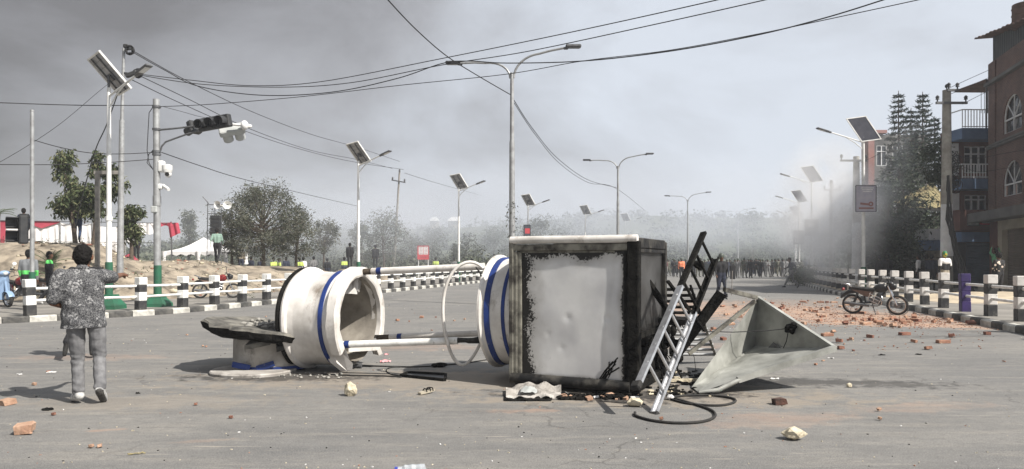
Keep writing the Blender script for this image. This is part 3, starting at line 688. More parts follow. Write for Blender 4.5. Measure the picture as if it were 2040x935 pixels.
def lettering(t, txt, size, pos, uu, nn, m, ext=0.004, align='CENTER', sx_=1.0):
    cu = bpy.data.curves.new('lettering', 'FONT'); cu.body = txt; cu.size = size; cu.extrude = ext; cu.align_x = align; cu.align_y = 'CENTER'; cu.resolution_u = 2
    tmp = bpy.data.objects.new('tmp', cu); COL.objects.link(tmp); dg = bpy.context.evaluated_depsgraph_get(); dg.update()
    me = bpy.data.meshes.new_from_object(tmp.evaluated_get(dg)); bpy.data.objects.remove(tmp); me.name = 'lettering'
    me.materials.clear(); me.materials.append(MATS[m])
    o = bpy.data.objects.new('lettering', me); COL.objects.link(o); o.parent = t
    o.matrix_local = Matrix.Translation(pos) @ Matrix((( uu.x*sx_,0,nn.x,0),(uu.y*sx_,0,nn.y,0),(0,1,0,0),(0,0,0,1)))
    return o
s1 = board('shop_sign', 'small grey notice board on the red brown wall under the balcony', 'sign', A0+wu*0.30+Wn*0.80+Z3*zf(451), wu, Wn, 0.58, 0.56, 'sign_board')
mb = MB()
for k in range(6): mb.box(wu*(0.29+0.02*(k%2))+Z3*(0.46-0.075*k)+Wn*0.023, (0.38-0.07*(k%3), 0.006, 0.022))
mb.build('print_line', 'sign_dark', s1)
s2 = board('shop_sign', 'small red sign with three pale lines beside the grey notice board', 'sign', A0+wu*0.93+Wn*0.80+Z3*zf(449), wu, Wn, 0.72, 0.42, 'sign_red', frame='sign_red')
mb = MB()
for k, (w_, x_) in enumerate(((0.26,0.30),(0.56,0.38),(0.46,0.34))): mb.box(wu*x_+Z3*(0.33-0.12*k)+Wn*0.024, (w_,0.006,0.05))
mb.build('print_line', 'paper', s2)
# ---- the dark shops beyond, half hidden by smoke and trees
D0 = P(1893,0,40.5); D0.z = 0; du = Vector((-0.30,0.9539,0)).normalized()
def dk(px, d): v = P(px,0,d); v.z = 0; return v
DS = thing('shop_building', 'dark two storey shop row with yellow tin awning behind the smoke and pines', 'building', (21,45,0.13))
mb = MB(); fr_n = Vector((0,-1,0)); X0 = dk(1735,48).x; X1 = dk(1893,48).x
zd = lambda py: HC-(py-HY)*48/F
hs = []
for k in range(4):
    a = 0.4+k*1.25; hs.append((a,a+0.95,zd(500),zd(455)))
wall_holes(mb, (X0,48), Vector((1,0,0)), fr_n, X1-X0, 0.13, zd(430), [h for h in hs]); mb.build('wall', 'facade_dark', DS, world=True)
mb = MB(); slab(mb, (X0,48.3), (X1+1,48.3), 2, 0.13, zd(430), fr_n); mb.build('wall', 'facade_grey', DS, world=True)
for h_ in hs: window(DS, None, Vector((X0+h_[0],48,h_[2])), (1,0,0), (0,-1,0), h_[1]-h_[0], h_[3]-h_[2], mull=1, fm='facade_grey')
mb = MB()
xa, xb = dk(1803,45).x, dk(1884,45).x; za_, zb_ = HC-(416-HY)*45/F, HC-(358-HY)*45/F
mb.sheet(lambda a,b: (lerp(xa,xb,a), 44.2+2.2*b+0.03*math.sin(a*95), lerp(za_,zb_+0.9*a-0.9,b)+0.5*b*(1-a)*-0.6), 60, 4, thick=0.04); mb.build('awning', 'tin_yellow', DS, world=True)
mb = MB()
for px in (1806,1836,1868): mb.cyl(dk(px,44.3)+Z3*0.13, dk(px,44.3)+Z3*za_, 0.06, n=6)
mb.bar(dk(1800,44.25)+Z3*(za_-0.1), dk(1886,44.25)+Z3*(za_-0.1), 0.12, 0.2); mb.build('awning_post', 'dark_metal', DS, world=True)
mb = MB(); slab(mb, (dk(1850,43).x,43), (dk(1886,43).x,43), 1.5, HC-(478-HY)*43/F, HC-(456-HY)*43/F, fr_n); mb.build('hoarding', 'window_white', DS, world=True)
mb = MB(); slab(mb, (dk(1838,42.9).x,42.9), (dk(1888,42.9).x,42.9), 1.5, HC-(499-HY)*43/F, HC-(479-HY)*43/F, fr_n); mb.build('fascia', 'facade_blue', DS, world=True)
mb = MB(); slab(mb, (dk(1846,43.3).x,43.3), (dk(1886,43.3).x,43.3), 1.0, 0.13, HC-(500-HY)*43/F, fr_n); mb.build('shop_front', 'facade_cream', DS, world=True)
mb = MB(); slab(mb, (dk(1735,46).x,46), (dk(1800,46).x,46), 0.6, 0.13, zd(490), fr_n); slab(mb, (dk(1800,44.6).x,44.6), (dk(1838,44.6).x,44.6), 0.6, 0.13, zd(478), fr_n); mb.build('wall', 'tin_dark', DS, world=True)
PK = thing('pink_building', 'tall pale building with a salmon corner pillar behind the smoking trees', 'building', (P(1745,0,60).x,60,0.15))
xk = lambda px: P(px,0,60).x
zk = lambda py: HC-(py-HY)*60/F
mb = MB(); slab(mb, (xk(1730),60), (xk(1742),60), 1.2, 0.15, zk(262), fr_n); mb.build('pillar', 'facade_pink', PK, world=True)
mb = MB(); hk = [(0.25+1.3*k,1.05+1.3*k,zk(y1),zk(y0)) for k in range(3) for (y0,y1) in ((290,330),(370,410))]
wall_holes(mb, (xk(1742),60.15), Vector((1,0,0)), fr_n, xk(1850)-xk(1742), 0.15, zk(268), hk); slab(mb, (xk(1742),60.5), (xk(1850),60.5), 1.5, 0.15, zk(268), fr_n); mb.build('wall', 'facade_grey', PK, world=True)
for h_ in hk: window(PK, None, Vector((xk(1742)+h_[0],60.15,h_[2])), (1,0,0), (0,-1,0), h_[1]-h_[0], h_[3]-h_[2], mull=1)
mb = MB(); slab(mb, (xk(1728),59.8), (xk(1765),59.8), 1.6, zk(266), zk(260), fr_n); mb.build('parapet', 'facade_pink', PK, world=True)
# ================================================================ LAMPS, POLES, SIGNALS
def solar_lamp(label, base, h, side, group, green=1.35, plinth=False, sc=1.0, zb=0.13):
    t = thing('solar_street_lamp', label, 'street lamp', (base[0],base[1],zb), 0, group)
    mb = MB(); mb.cyl((0,0,0),(0,0,h),0.085*sc,0.05*sc,n=14); mb.cyl((0,0,h*0.40),(0,0,h*0.40+0.12),0.095*sc,n=14); mb.build('pole','white_pole',t)
    if green: 
        mb = MB(); mb.cyl((0,0,0.001),(0,0,green),0.105*sc,0.10*sc,n=14); mb.build('painted_base','green_paint',t)
    if plinth:
        mb = MB(); mb.lathe((0,0,0),(0,0,1),[(0,0.0),(0,0.48),(0.12,0.47),(0.30,0.30),(0.42,0.27),(0.42,0)],n=4,smooth=False,x=(0.7,0.7,0)); mb.build('plinth','green_paint',t)
    if side < 0: Lv, Sv, Av = Vector((0.43,0.6,-0.72))*1.22, Vector((0.75,-0.74,0.05))*0.98, Vector((1.37,-1.0,0.42))
    else: Lv, Sv, Av = Vector((0.60,-0.15,-1.02))*1.12, Vector((0.93,-0.05,0.12))*1.0, Vector((-1.8,-0.2,0.50))
    nrm = Lv.cross(Sv).normalized(); nrm = nrm if nrm.z > 0 else -nrm
    c = Vector((0,0,h+0.42))+Lv*(0.02)
    rot = Matrix((Lv.normalized(), Sv.normalized(), nrm)).transposed()
    Ll, Sl = Lv.length, Sv.length
    mb = MB(); mb.box(c, (Ll-0.08,Sl-0.08,0.02), rot=rot); mb.build('solar_panel','solar_cell',t)
    mb = MB(); mb.box(c+rot@Vector((0,0,-0.014)), (Ll-0.085,Sl-0.085,0.006), rot=rot); mb.build('back_sheet','panel_back',t)
    mb = MB()
    for s_ in (-1,1):
        mb.box(c+rot@Vector((0,s_*(Sl/2-0.02),0)), (Ll,0.045,0.055), rot=rot); mb.box(c+rot@Vector((s_*(Ll/2-0.02),0,0)), (0.045,Sl-0.095,0.053), rot=rot)
    mb.build('panel_frame','white_pole',t)
    mb = MB()
    for s_ in (-0.22,0.22): mb.box(c+rot@Vector((0,s_*Sl,-0.042)), (Ll-0.1,0.035,0.04), rot=rot)
    for k in range(1,6): mb.box(c+rot@Vector((Ll*(k/6-0.5),0,-0.019)), (0.012,Sl-0.1,0.006), rot=rot)
    mb.cyl((0,0,h-0.05), c+rot@Vector((0,0,-0.05)), 0.035, n=8); mb.box(c+rot@Vector((0.12,0.05,-0.06)), (0.18,0.14,0.05), rot=rot); mb.build('panel_bracket','mid_metal',t)
    s0 = Vector((0,0,h-0.25)); e0 = s0+Av
    mb = MB(); mb.tube([s0, s0+Av*0.35, s0+Av*0.7, e0], 0.03, 8); mb.tube([s0-Z3*0.35, s0+Av*0.25-Z3*0.13, s0+Av*0.52], 0.022, 6); mb.build('lamp_arm','white_pole',t)
    d = Av.normalized(); rt = Matrix((d, Vector((-d.y,d.x,0)).normalized(), d.cross(Vector((-d.y,d.x,0)).normalized()))).transposed()
    mb = MB(); mb.box(e0+d*0.25, (0.62,0.22,0.07), rot=rt, bev=0.025); mb.box(e0-d*0.1, (0.2,0.1,0.09), rot=rt, bev=0.02); hd = mb.build('lamp_head','mid_metal',t)
    mb = MB(); mb.box(e0+d*0.3-Z3*0.042, (0.36,0.15,0.012), rot=rt); mb.build('lens','paper',hd)
    return t
g = 'solar street lamps with tilted panels'
def lamp_base(px, d): return ((px-1020)/F*d, d)
lf = [(217,21.3,'nearest and largest left solar street lamp with green base beside the walking man'),
      (714,36.8,'second white solar street lamp, rising just left of the white drum'),
      (914,50.0,'third left solar street lamp, between the white drum and the tall double lamp'),
      (1052,65.0,'solar street lamp with small red sign just right of the tall double lamp'),
      (1166,77.5,'fifth left solar street lamp above the top edge of the burnt box'),
      (1246,90.5,'farthest solar street lamp of the left row, faint in the haze')]
for i, (px, d, lb) in enumerate(lf):
    x, y = lamp_base(px, d); solar_lamp(lb, (x,y), 6.35 if i == 0 else 6.35, -1, g, plinth=(i==0), zb=0.13)
rt_ = [(1720,35.5,'nearest solar street lamp on the right with a banner board on its pole',7.7),(1617,53,'second solar street lamp on the right, pale in the smoke',7.6),(1592,71,'third solar street lamp on the right beside the dark free sign',7.6),(1585,86,'farthest solar street lamp of the right row behind the smoke',7.2)]
for i, (px, d, lb, h) in enumerate(rt_):
    x, y = lamp_base(px, d); solar_lamp(lb, (x,y), h-0.4, 1, g, green=1.1, sc=1.15)
# banner board on the right lamp
x, y = lamp_base(1725,35.3)
bd = board('banner_board', 'washed out lilac banner board fixed to the nearest right street lamp', 'sign', Vector((x-0.52,y-0.05,HC-(422-HY)*35.3/F)), Vector((1,0,0)), Vector((0,-1,0)), 0.97, 1.24, 'lilac', frame='mid_metal')
mb = MB()
for k in range(3): mb.box((0.55,-0.027,1.12-0.085*k), (0.62-0.1*k,0.006,0.035))
mb.build('print_line','paper',bd)
mb = MB(); mb.lathe((0.72,-0.022,0.36),(0,-1,0),[(0,.10),(.008,.12),(.008,.06),(0,.05)],n=16); mb.box((0.42,-0.025,0.36),(0.40,0.006,0.10),rot=Matrix.Rotation(.12,3,'Y')); mb.box((0.5,-0.025,0.16),(0.7,0.006,0.08)); mb.build('print_motif','facade_pink',bd)
x, y = lamp_base(1592,70.6)
bd = board('banner_board', 'dark board with white lettering on the pole in the distance', 'sign', Vector((x-0.55,y,HC-(487-HY)*70.6/F)), Vector((1,0,0)), Vector((0,-1,0)), 0.95, 1.3, 'sign_dark')
lettering(bd, 'OIL', 0.32, Vector((0.32,-0.03,0.75)), Vector((1,0,0)), Vector((0,-1,0)), 'paper'); lettering(bd, 'FREE', 0.36, Vector((0.48,-0.03,0.25)), Vector((1,0,0)), Vector((0,-1,0)), 'paper')
x, y = lamp_base(1617,52.7)
bd = board('banner_board', 'grey banner board with a pale emblem on the smoky second right lamp', 'sign', Vector((x-0.5,y,HC-(470-HY)*52.7/F)), Vector((1,0,0)), Vector((0,-1,0)), 0.95, 1.15, 'facade_grey')
mb = MB(); mb.box((0.45,-0.027,0.75),(0.4,0.006,0.3)); mb.box((0.47,-0.027,0.4),(0.3,0.006,0.06)); mb.build('print_motif','paper',bd)
x, y = lamp_base(1050,64.7)
bd = board('lamp_sign', 'small dark sign with red square on the lamp pole above the burnt box', 'sign', Vector((x-0.3,y,HC-(470-HY)*64.7/F)), Vector((1,0,0)), Vector((0,-1,0)), 0.6, 0.95, 'sign_dark')
mb = MB(); mb.box((0.33,-0.026,0.42),(0.42,0.006,0.45)); mb.build('print_motif','sign_red',bd)
# double-arm lamps on the centre line
def double_lamp(label, base, h, detail=True):
    t = thing('double_street_lamp', label, 'street lamp', (base[0],base[1],0), 0, 'tall double-arm street lamps along the middle of the road')
    mb = MB(); mb.cyl((0,0,0),(0,0,h*0.62),0.11,0.09,n=14); mb.cyl((0,0,h*0.62),(0,0,h*0.88),0.075,0.06,n=14); mb.cyl((0,0,0),(0,0,0.05),0.25,n=12); mb.build('pole','galvanised',t)
    for s_ in (-1,1):
        r0 = h*0.86; pts = []
        for k in range(9):
            a = PI/2*k/8; pts.append((s_*(0.06+0.85*(1-math.cos(a))), 0, r0+(0.62+0.1*(s_>0))*math.sin(a)))
        pts += [(s_*(1.3), 0, pts[-1][2]+0.06), (s_*1.85, 0, pts[-1][2]+0.10)]
        pts = [(p[0], -0.25*abs(p[0])*s_, p[2]+(0.05*s_)*abs(p[0])) for p in pts]
        mb = MB(); mb.tube(pts, 0.038, 8); mb.build('arm','galvanised',t)
        e_ = Vector(pts[-1]); mb = MB(); rt2 = Matrix.Rotation(-0.25*s_*s_ ,3,'Z'); mb.box(e_+Vector((s_*0.2,-0.04*s_,0.03)), (0.52,0.24,0.10), bev=0.03); mb.box(e_+Vector((-s_*0.05,0,-0.03)), (0.16,0.1,0.08), bev=0.02)
        hd = mb.build('lamp_head','dark_metal' if s_<0 else 'mid_metal',t)
        mb = MB(); mb.box(e_+Vector((s_*0.22,-0.04*s_,-0.028)), (0.36,0.17,0.012)); mb.build('lens','glass_dark',hd)
    return t
dl = [(1020,25.3,'tallest and nearest double-arm street lamp standing behind the burnt box'),(1231,50,'second double-arm street lamp, above the right end of the burnt box'),(1370,77.5,'third double-arm street lamp, pale above the leaning ladder'),(1470,101,'farthest double-arm street lamp, barely visible in haze')]
for px, d, lb in dl: x, y = lamp_base(px, d); double_lamp(lb, (x,y), 9.0)
# torn leaves and tape round the near double lamp
mb = MB()
for k in range(90):
    a = R.uniform(0,2*PI); z = R.uniform(2.3,3.6); p = Vector((math.cos(a)*R.uniform(.09,.2),math.sin(a)*R.uniform(.09,.2),z)); q = Vector((R.uniform(-1,1),R.uniform(-1,1),R.uniform(-1.5,.2))).normalized()*R.uniform(.06,.16); w_ = q.cross(Vector((R.random(),R.random(),R.random()))).normalized()*0.02
    mb.add([p,p+q*0.5+w_,p+q,p+q*0.5-w_],[(0,1,2,3)])
x, y = lamp_base(1020,25.3); o = mb.build('dry_garland','leaf_grey'); o.location = (x,y,0.0); tag(o,'dry leafy garland tied round the near double lamp pole','garland')
# leaning power pole far left of centre
lp = thing('power_pole', 'thin leaning power pole with short crossarm beyond the second solar lamp', 'pole', (P(783,0,62).x,62,terr(-10,62)))
mb = MB(); mb.cyl((0,0,0),(0.55,0,9.0),0.12,0.07,n=10,mi=0); mb.build('pole','wood_pole',lp)
mb = MB(); mb.bar((-0.1,-0.12,8.15),(1.05,-0.12,7.95),0.09,0.09); mb.build('crossarm','mid_metal',lp)
for q in ((-0.02,-0.12,8.28),(0.98,-0.12,8.12),(0.56,-0.05,8.95)):
    mb = MB(); mb.lathe(q,(0,0,1),[(-0.1,0.0),(-0.1,0.05),(-0.02,0.08),(0.04,0.05),(0.06,0.085),(0.12,0.04),(0.14,0)],n=10); mb.build('insulator','mid_metal',lp)
def concrete_pole(label, px, d, ytop, r0, r1, arms, white=None, lean=0):
    x, y = lamp_base(px, d); h = HC-(ytop-HY)*d/F-0.13; t = thing('concrete_power_pole', label, 'power pole', (x,y,0.13))
    mb = MB(); mb.cyl((0,0,0),(lean,0,h),r0,r1,n=16); mb.build('pole','concrete',t)
    if white:
        mb = MB(); mb.cyl((0,0,white[0]),(lean*0,0,white[1]),r0*0.96+0.006,r0*0.86+0.006,n=16,caps=False); mb.build('painted_band','window_white',t)
    for (z, w0, w1) in arms:
        mb = MB(); mb.bar((w0,-r0,h-z),(w1,-r0,h-z),0.10,0.10); mb.build('crossarm','mid_metal',t)
        for xx in (w0+0.06, w1-0.06):
            mb = MB(); mb.lathe((xx,-r0,h-z+0.05),(0,0,1),[(0,0.0),(0,0.03),(0.1,0.03),(0.1,0.08),(0.18,0.06),(0.2,0.09),(0.28,0.03),(0.28,0)],n=10); mb.build('insulator','dark_metal',t)
    return t, h
cp, cph = concrete_pole('tall concrete power pole with crossarm in front of the blue balconies', 1886, 33, 180, 0.26, 0.17, [(0.06,-0.12,0.38),(0.62,-0.62,0.75)], white=(1.6,3.9))
mb = MB(); mb.cyl((0,0,cph),(0,0,cph+0.15),0.03,n=6); mb.lathe((0,0,cph+0.12),(0,0,1),[(0,0.07),(0.08,0.08),(0.14,0.04),(0.16,0)],n=10); mb.build('insulator','dark_metal',cp)
concrete_pole('concrete power pole just left of the bannered street lamp', 1706, 39, 312, 0.24, 0.15, [(0.25,-0.95,0.45)], white=(0.3,3.4))
concrete_pole('distant power pole with crossarm fading into the smoke', 1656, 62, 360, 0.20, 0.13, [(0.8,-0.7,0.7)])
# slanting bundle of cables beside the concrete pole
mb = MB()
a = P(1888,350,32.55)
for k in range(9):
    b = P(1930+R.uniform(-8,14),572,32+R.uniform(-.4,.4)); b.z = 0.14; pts = [a.lerp(b,q/8)+Vector((-0.35*math.sin(PI*q/8)*R.uniform(.6,1.1)+R.uniform(-.03,.03),R.uniform(-.03,.03),0)) for q in range(9)]
    mb.tube(pts, R.uniform(0.02,0.05), 5)
tag(mb.build('cable_bundle','wire_black'),'slack bundle of black cables slanting down from the concrete pole','cable')
mb = MB()
for k in range(26):
    c = P(1898+R.uniform(-8,10),R.uniform(300,372),33.3); rr = R.uniform(.1,.28); ax = Vector((R.uniform(-1,1),R.uniform(-1,1),R.uniform(-.5,.5))).normalized(); _,xx,zz = frame_of(c,c+ax)
    mb.tube([c+xx*rr*math.cos(q*PI/6)+zz*rr*1.3*math.sin(q*PI/6) for q in range(12)], 0.016, 4, closed=True)
tag(mb.build('cable_tangle','wire_black'),'tangled coils of cable hanging on the concrete pole','cable')
# left poles: signal pole with arm
sx0, sy0 = lamp_base(314,22.5)
SP = thing('signal_pole', 'grey traffic signal pole with green base, overhead arm and cameras', 'traffic signal', (sx0,sy0,0.13))
def sp(px,py,dy=0): return P(px,py,22.5+dy)-Vector((sx0,sy0,0.13))
hs_ = sp(310,198).z
mb = MB(); mb.cyl((0,0,0),(-0.04,0,hs_),0.105,0.095,n=16); mb.cyl((-0.02,0,3.05),(-0.02,0,3.35),0.12,n=14); mb.build('pole','galvanised',SP)
mb = MB(); mb.cyl((0,0,0.0),(0,0,1.25),0.115,0.112,n=16); mb.build('painted_base','green_paint',SP)
mb = MB(); mb.lathe((0,0,0),(0,0,1),[(0,0.0),(0,0.46),(0.10,0.45),(0.26,0.27),(0.38,0.24),(0.38,0)],n=4,smooth=False,x=(0.7,0.7,0)); mb.build('plinth','green_paint',SP)
mb = MB(); mb.box(sp(311,418)+Vector((0.0,-0.12,0)),(0.17,0.1,0.2),bev=0.02); mb.build('junction_box','sign_board',SP)
mb = MB()
for yy_ in (213,258,302,308): c = sp(311,yy_); mb.cyl((-0.03,0,c.z-0.03),(-0.03,0,c.z+0.03),0.125,n=12)
mb.tube([sp(318,259),sp(350,256),sp(385,252),sp(440,246)], 0.03, 8); mb.tube([sp(320,300),sp(322,292),sp(330,283),sp(360,272),sp(400,258),sp(450,250)], 0.028, 8); mb.build('arm','mid_metal',SP)
def signal_head(parent, c, d, n_, r=0.15, m='dark_metal', face=Vector((0,-1,0)), pitch=0.36, deep=0.2):
    """row of n_ round lenses with hoods; d row direction, face outward"""
    d = d.normalized(); face = (face - d*face.dot(d)).normalized(); upv = d.cross(face)
    rot = Matrix((d, face, upv)).transposed()
    mb = MB(); mb.box(c, (pitch*n_+0.04, deep, 0.38), rot=rot, bev=0.03); b = mb.build('signal_head', m, parent, world=True)
    for k in range(n_):
        q = c + d*(pitch*(k-(n_-1)/2)) + face*(deep/2)
        m2 = MB(); m2.lathe(q, face, [(0.0,0.0),(0.03,r*0.8),(0.012,r*0.93)], n=16); m2.build('lens','lens',b,world=True)
        m2 = MB(); m2.lathe(q, face, [(0,r),(0.26,r*1.02),(0.265,r*0.96),(0,r*0.95)], n=18, a0=-0.6, a1=PI+0.6, x=d); m2.build('hood',m,b,world=True)
    return b
c0 = P(428,245,22.3); signal_head(SP, c0, P(455,240,22.2)-P(400,250,22.4), 3, face=Vector((-0.35,-0.9,-0.15)), pitch=0.34)
signal_head(SP, P(387,254,22.7), Vector((0.5,0.8,0)), 1, face=Vector((-0.8,0.5,-0.3)), r=0.13)
bk = signal_head(SP, P(462,259,22.9), P(490,254,23.0)-P(436,264,22.8), 2, m='sign_board', face=Vector((0.4,0.8,-0.5)), pitch=0.36)
mb = MB(); mb.ball(P(487,250,22.7),(0.12,0.12,0.15)); mb.cyl(P(487,251,22.7),P(500,252,22.9),0.09,0.05,n=10); mb.cyl(P(460,248,22.6),P(490,250,22.7),0.04,n=8); mb.build('arm_end_cap','paper',SP,world=True)
mb = MB(); mb.box(sp(322,332),(0.16,0.2,0.34),bev=0.03); mb.build('camera_bracket','white_pole',SP)
mb = MB(); mb.lathe(sp(333,328),(0,0,-1),[(0,0),(0,0.09),(0.03,0.15),(0.16,0.15),(0.24,0.13),(0.24,0)],n=16); mb.box(sp(327,336),(0.14,0.16,0.22),bev=0.03); cmb = mb.build('dome_camera','white_pole',SP)
mb = MB(); mb.ball(sp(335,347),(0.10,0.10,0.11)); mb.build('camera_ball','paper',cmb)
mb = MB(); mb.lathe(sp(336,348)+Vector((0,-0.085,0)),(0.1,-1,-0.2),[(0,0.06),(0.03,0.06),(0.03,0.0)],n=12); mb.build('lens','lens',cmb)
mb = MB(); mb.box(sp(320,372),(0.12,0.14,0.16),bev=0.02); mb.cyl(sp(325,370),sp(336,378,-0.2),0.05,n=10); mb.build('bullet_camera','white_pole',SP)
mb = MB(); mb.tube([sp(305,213),sp(297,225),sp(295,260),sp(293,300),sp(297,325),sp(306,340)],0.012,5); mb.tube([sp(305,300),sp(296,308),sp(293,325),sp(305,338)],0.012,5); mb.tube([sp(318,262),sp(318,330)],0.012,5); mb.build('loose_cable','wire_black',SP)
# far-left pedestrian signal pole
px0, py0 = lamp_base(64,18.9)
PS = thing('signal_pole', 'slim signal pole with low black lights at the left edge', 'traffic signal', (px0,py0,0.13))
mb = MB(); hh_ = HC-(233-HY)*18.9/F; mb.cyl((0,0,0),(0,0,hh_),0.055,0.045,n=12); mb.lathe((0,0,hh_),(0,0,1),[(0,0.05),(0.04,0.05),(0.06,0)],n=12); mb.build('pole','galvanised',PS)
mb = MB(); mb.cyl((0,0,0.0),(0,0,1.1),0.075,n=12); mb.build('painted_base','green_paint',PS)
signal_head(PS, P(46,458,18.9), Vector((0,0,1)), 2, r=0.15, face=Vector((-0.75,-0.6,0)), pitch=0.34)
mb = MB(); mb.bar(P(40,432,18.9),P(62,434,18.9),0.05,0.05); mb.bar(P(40,478,18.9),P(62,478,18.9),0.05,0.05); mb.box(P(48,430,18.9),(0.22,0.1,0.1),bev=0.02); mb.build('bracket','dark_metal',PS,world=True)
# tall camera / power pole and H frame on the bank
TP = thing('tall_pole', 'tall thin steel pole with camera clusters at its top behind the nearest solar lamp', 'pole', (P(239,0,26).x,26,1.2))
mb = MB(); a = P(239,520,26); a.z = 1.0; b = P(243,240,26); c = P(247,96,26)
mb.cyl(a,b,0.11,0.085,n=12); mb.cyl(b,c,0.06,0.05,n=12); mb.build('pole','galvanised',TP,world=True)
def coil(c, r, nn, par):
    mb = MB()
    for k in range(nn):
        ax = Vector((R.uniform(-.4,.4),-1,R.uniform(-.4,.4))).normalized(); _,xx,zz = frame_of(c,c+ax); rr = r*R.uniform(.7,1.25)
        mb.tube([c+ax*R.uniform(-.05,.05)+xx*rr*math.cos(q*PI/8)+zz*rr*math.sin(q*PI/8) for q in range(16)], 0.018, 5, closed=True)
    return mb.build('cable_coil','wire_black',par,world=True)
coil(P(258,100,25.9),0.15,6,TP); coil(P(274,147,25.9),0.14,6,TP)
mb = MB(); mb.box(P(251,92,26),(0.16,0.14,0.12),bev=0.02); mb.bar(P(247,100,26),P(262,98,25.9),0.05,0.05); mb.bar(P(246,146,26),P(272,148,25.9),0.06,0.06)
mb.box(P(262,148,25.8),(0.42,0.12,0.16),bev=0.03,rot=Matrix.Rotation(-0.35,3,'Y')); mb.box(P(276,140,25.9),(0.14,0.14,0.12),bev=0.03); mb.build('camera','dark_metal',TP,world=True)
HF = thing('pole_frame', 'rusty two-legged frame with crossbar standing on the earth bank', 'frame', (P(205,0,27).x,27,1.8))
mb = MB(); a = P(194,500,27); a.z = 1.3; mb.bar(a,P(194,346,27),0.13,0.13); mb.bar(P(188,344,27),P(241,344,27),0.10,0.13); mb.build('post','wood_pole',HF,world=True)
# ================================================================ OVERHEAD WIRES
def wire(label, pts, r=0.014, group=None):
    mb = MB(); q = [P(*p) for p in pts]; out = []
    for i in range(len(q)-1):
        p0, p1, p2, p3 = q[max(i-1,0)], q[i], q[i+1], q[min(i+2,len(q)-1)]
        for k in range(8):
            t = k/8; out.append(0.5*((2*p1)+(p2-p0)*t+(2*p0-5*p1+4*p2-p3)*t*t+(3*p1-p0-3*p2+p3)*t**3))
    out.append(q[-1]); mb.tube(out, r, 5); return tag(mb.build('overhead_wire','wire_black'), label, 'wire', group)
wire('upper of the two wires rising from the camera pole to the top edge', [(278,148,25.9),(380,160,25),(500,171,24),(640,163,23),(880,117,21),(1140,64,18.5),(1430,0,16),(1600,-42,14)],0.013)
wire('second wire from the camera pole, crossing the double lamp arm', [(278,150,25.9),(400,168,25),(560,174,24),(700,165,23),(880,130,21),(1050,103,20),(1300,50,17.5),(1525,0,16),(1650,-30,15)],0.013)
wire('wire sagging low under the pair, then rising over the right half', [(264,104,25.9),(330,141,25),(395,172,24.5),(520,190,24),(660,184,23),(790,157,22),(880,127,21.5),(935,122,21),(1010,126,20.5),(1160,122,19.5),(1330,103,18),(1500,72,17),(1640,37,16),(1760,0,15),(1830,-24,14.5)],0.015)
wire('long wire running from the signal pole top to the upper right', [(312,213,22.5),(420,208,22.5),(600,193,22.5),(800,170,22),(1010,148,21),(1160,122,20),(1330,101,19),(1500,70,18),(1700,28,17),(1830,0,16),(1930,-22,15)],0.011)
wire('wire from the left edge to the signal pole top', [(-60,203,20),(0,205,20.5),(160,210,21.5),(311,210,22.5)],0.013)
wire('single wire dropping from the top edge to the double lamp pole', [(740,-40,16),(773,0,17),(830,60,19.5),(890,112,21.5),(950,150,23.5),(1017,189,25.2)],0.016)
wire('wire sagging from the double lamp pole towards the second double lamp', [(1024,200,25.3),(1060,255,30),(1110,315,38),(1170,358,44),(1228,374,50)],0.015)
wire('twin of the wire sagging between the double lamps', [(1024,205,25.3),(1066,268,30),(1115,326,38),(1172,364,44),(1228,376,50),(1285,420,80)],0.013)
wire('wire falling from the signal pole cameras to the far trees', [(322,304,22.5),(400,331,25),(480,356,30),(600,385,40),(712,411,52)],0.014)
wire('wire sagging from the left signal pole to the grey signal pole', [(66,279,18.9),(120,294,20),(180,305,21),(240,307,22),(305,304,22.5)],0.011)
wire('lower wire from the left edge to the grey signal pole', [(-60,326,19),(0,328,19.5),(120,328,20.5),(230,323,21.5),(311,317,22.5)],0.011)
wire('steep guy wire from the tall pole down to the earth bank', [(240,172,26),(212,250,26.4),(190,300,26.8),(164,392,27.3),(150,455,27.6)],0.020)
wire('wire from the tall pole top to the leaning pole', [(262,100,25.9),(370,160,29),(500,222,36),(620,268,46),(712,294,55),(796,322,62)],0.016)
wire('middle wire from the tall pole to the leaning pole arm', [(280,152,25.9),(380,200,30),(500,258,37),(620,300,48),(710,318,55),(782,336,62)],0.016)
wire('lowest wire from the tall pole to the leaning pole arm', [(260,158,25.9),(360,206,30),(490,262,37),(600,298,47),(700,322,55),(804,338,62)],0.016)
wire('thin stay wire at the far left rising past the tree', [(-40,345,25),(40,300,25),(120,247,25),(200,180,25.5),(244,146,26)],0.008)
wire('thin wire hanging beside the leaning pole down to the trees', [(806,345,62),(870,365,75),(960,390,95)],0.02)
wire('short wire slack from the signal pole top to the overhead lights', [(322,212,22.5),(360,222,22.5),(400,233,22.6),(440,240,22.7)],0.007)
wire('top wire from the concrete pole towards the brick building', [(1886,178,33),(1925,160,33.5),(1972,139,36.9)],0.012)
wire('middle wire from the concrete pole towards the brick building', [(1893,188,33),(1930,172,33.5),(1970,155,36.9)],0.012)
wire('lower wire from the crossarm end to the brick building', [(1917,208,33),(1940,196,33.5),(1970,181,36.9)],0.012)
wire('wire from the crossarm running away left behind the lamp', [(1858,206,33),(1846,216,34.5),(1800,262,36),(1762,300,37.5),(1712,326,39)],0.010)
wire('sagging cable across the brick facade between the windows', [(1893,300,33.3),(1915,312,33.4),(1950,315,33.5),(2000,306,33),(2060,296,31)],0.014)
wire('lower sagging cable across the brick facade', [(1893,305,33.3),(1915,330,33.4),(1950,342,33.5),(2000,336,33),(2060,326,31)],0.010)
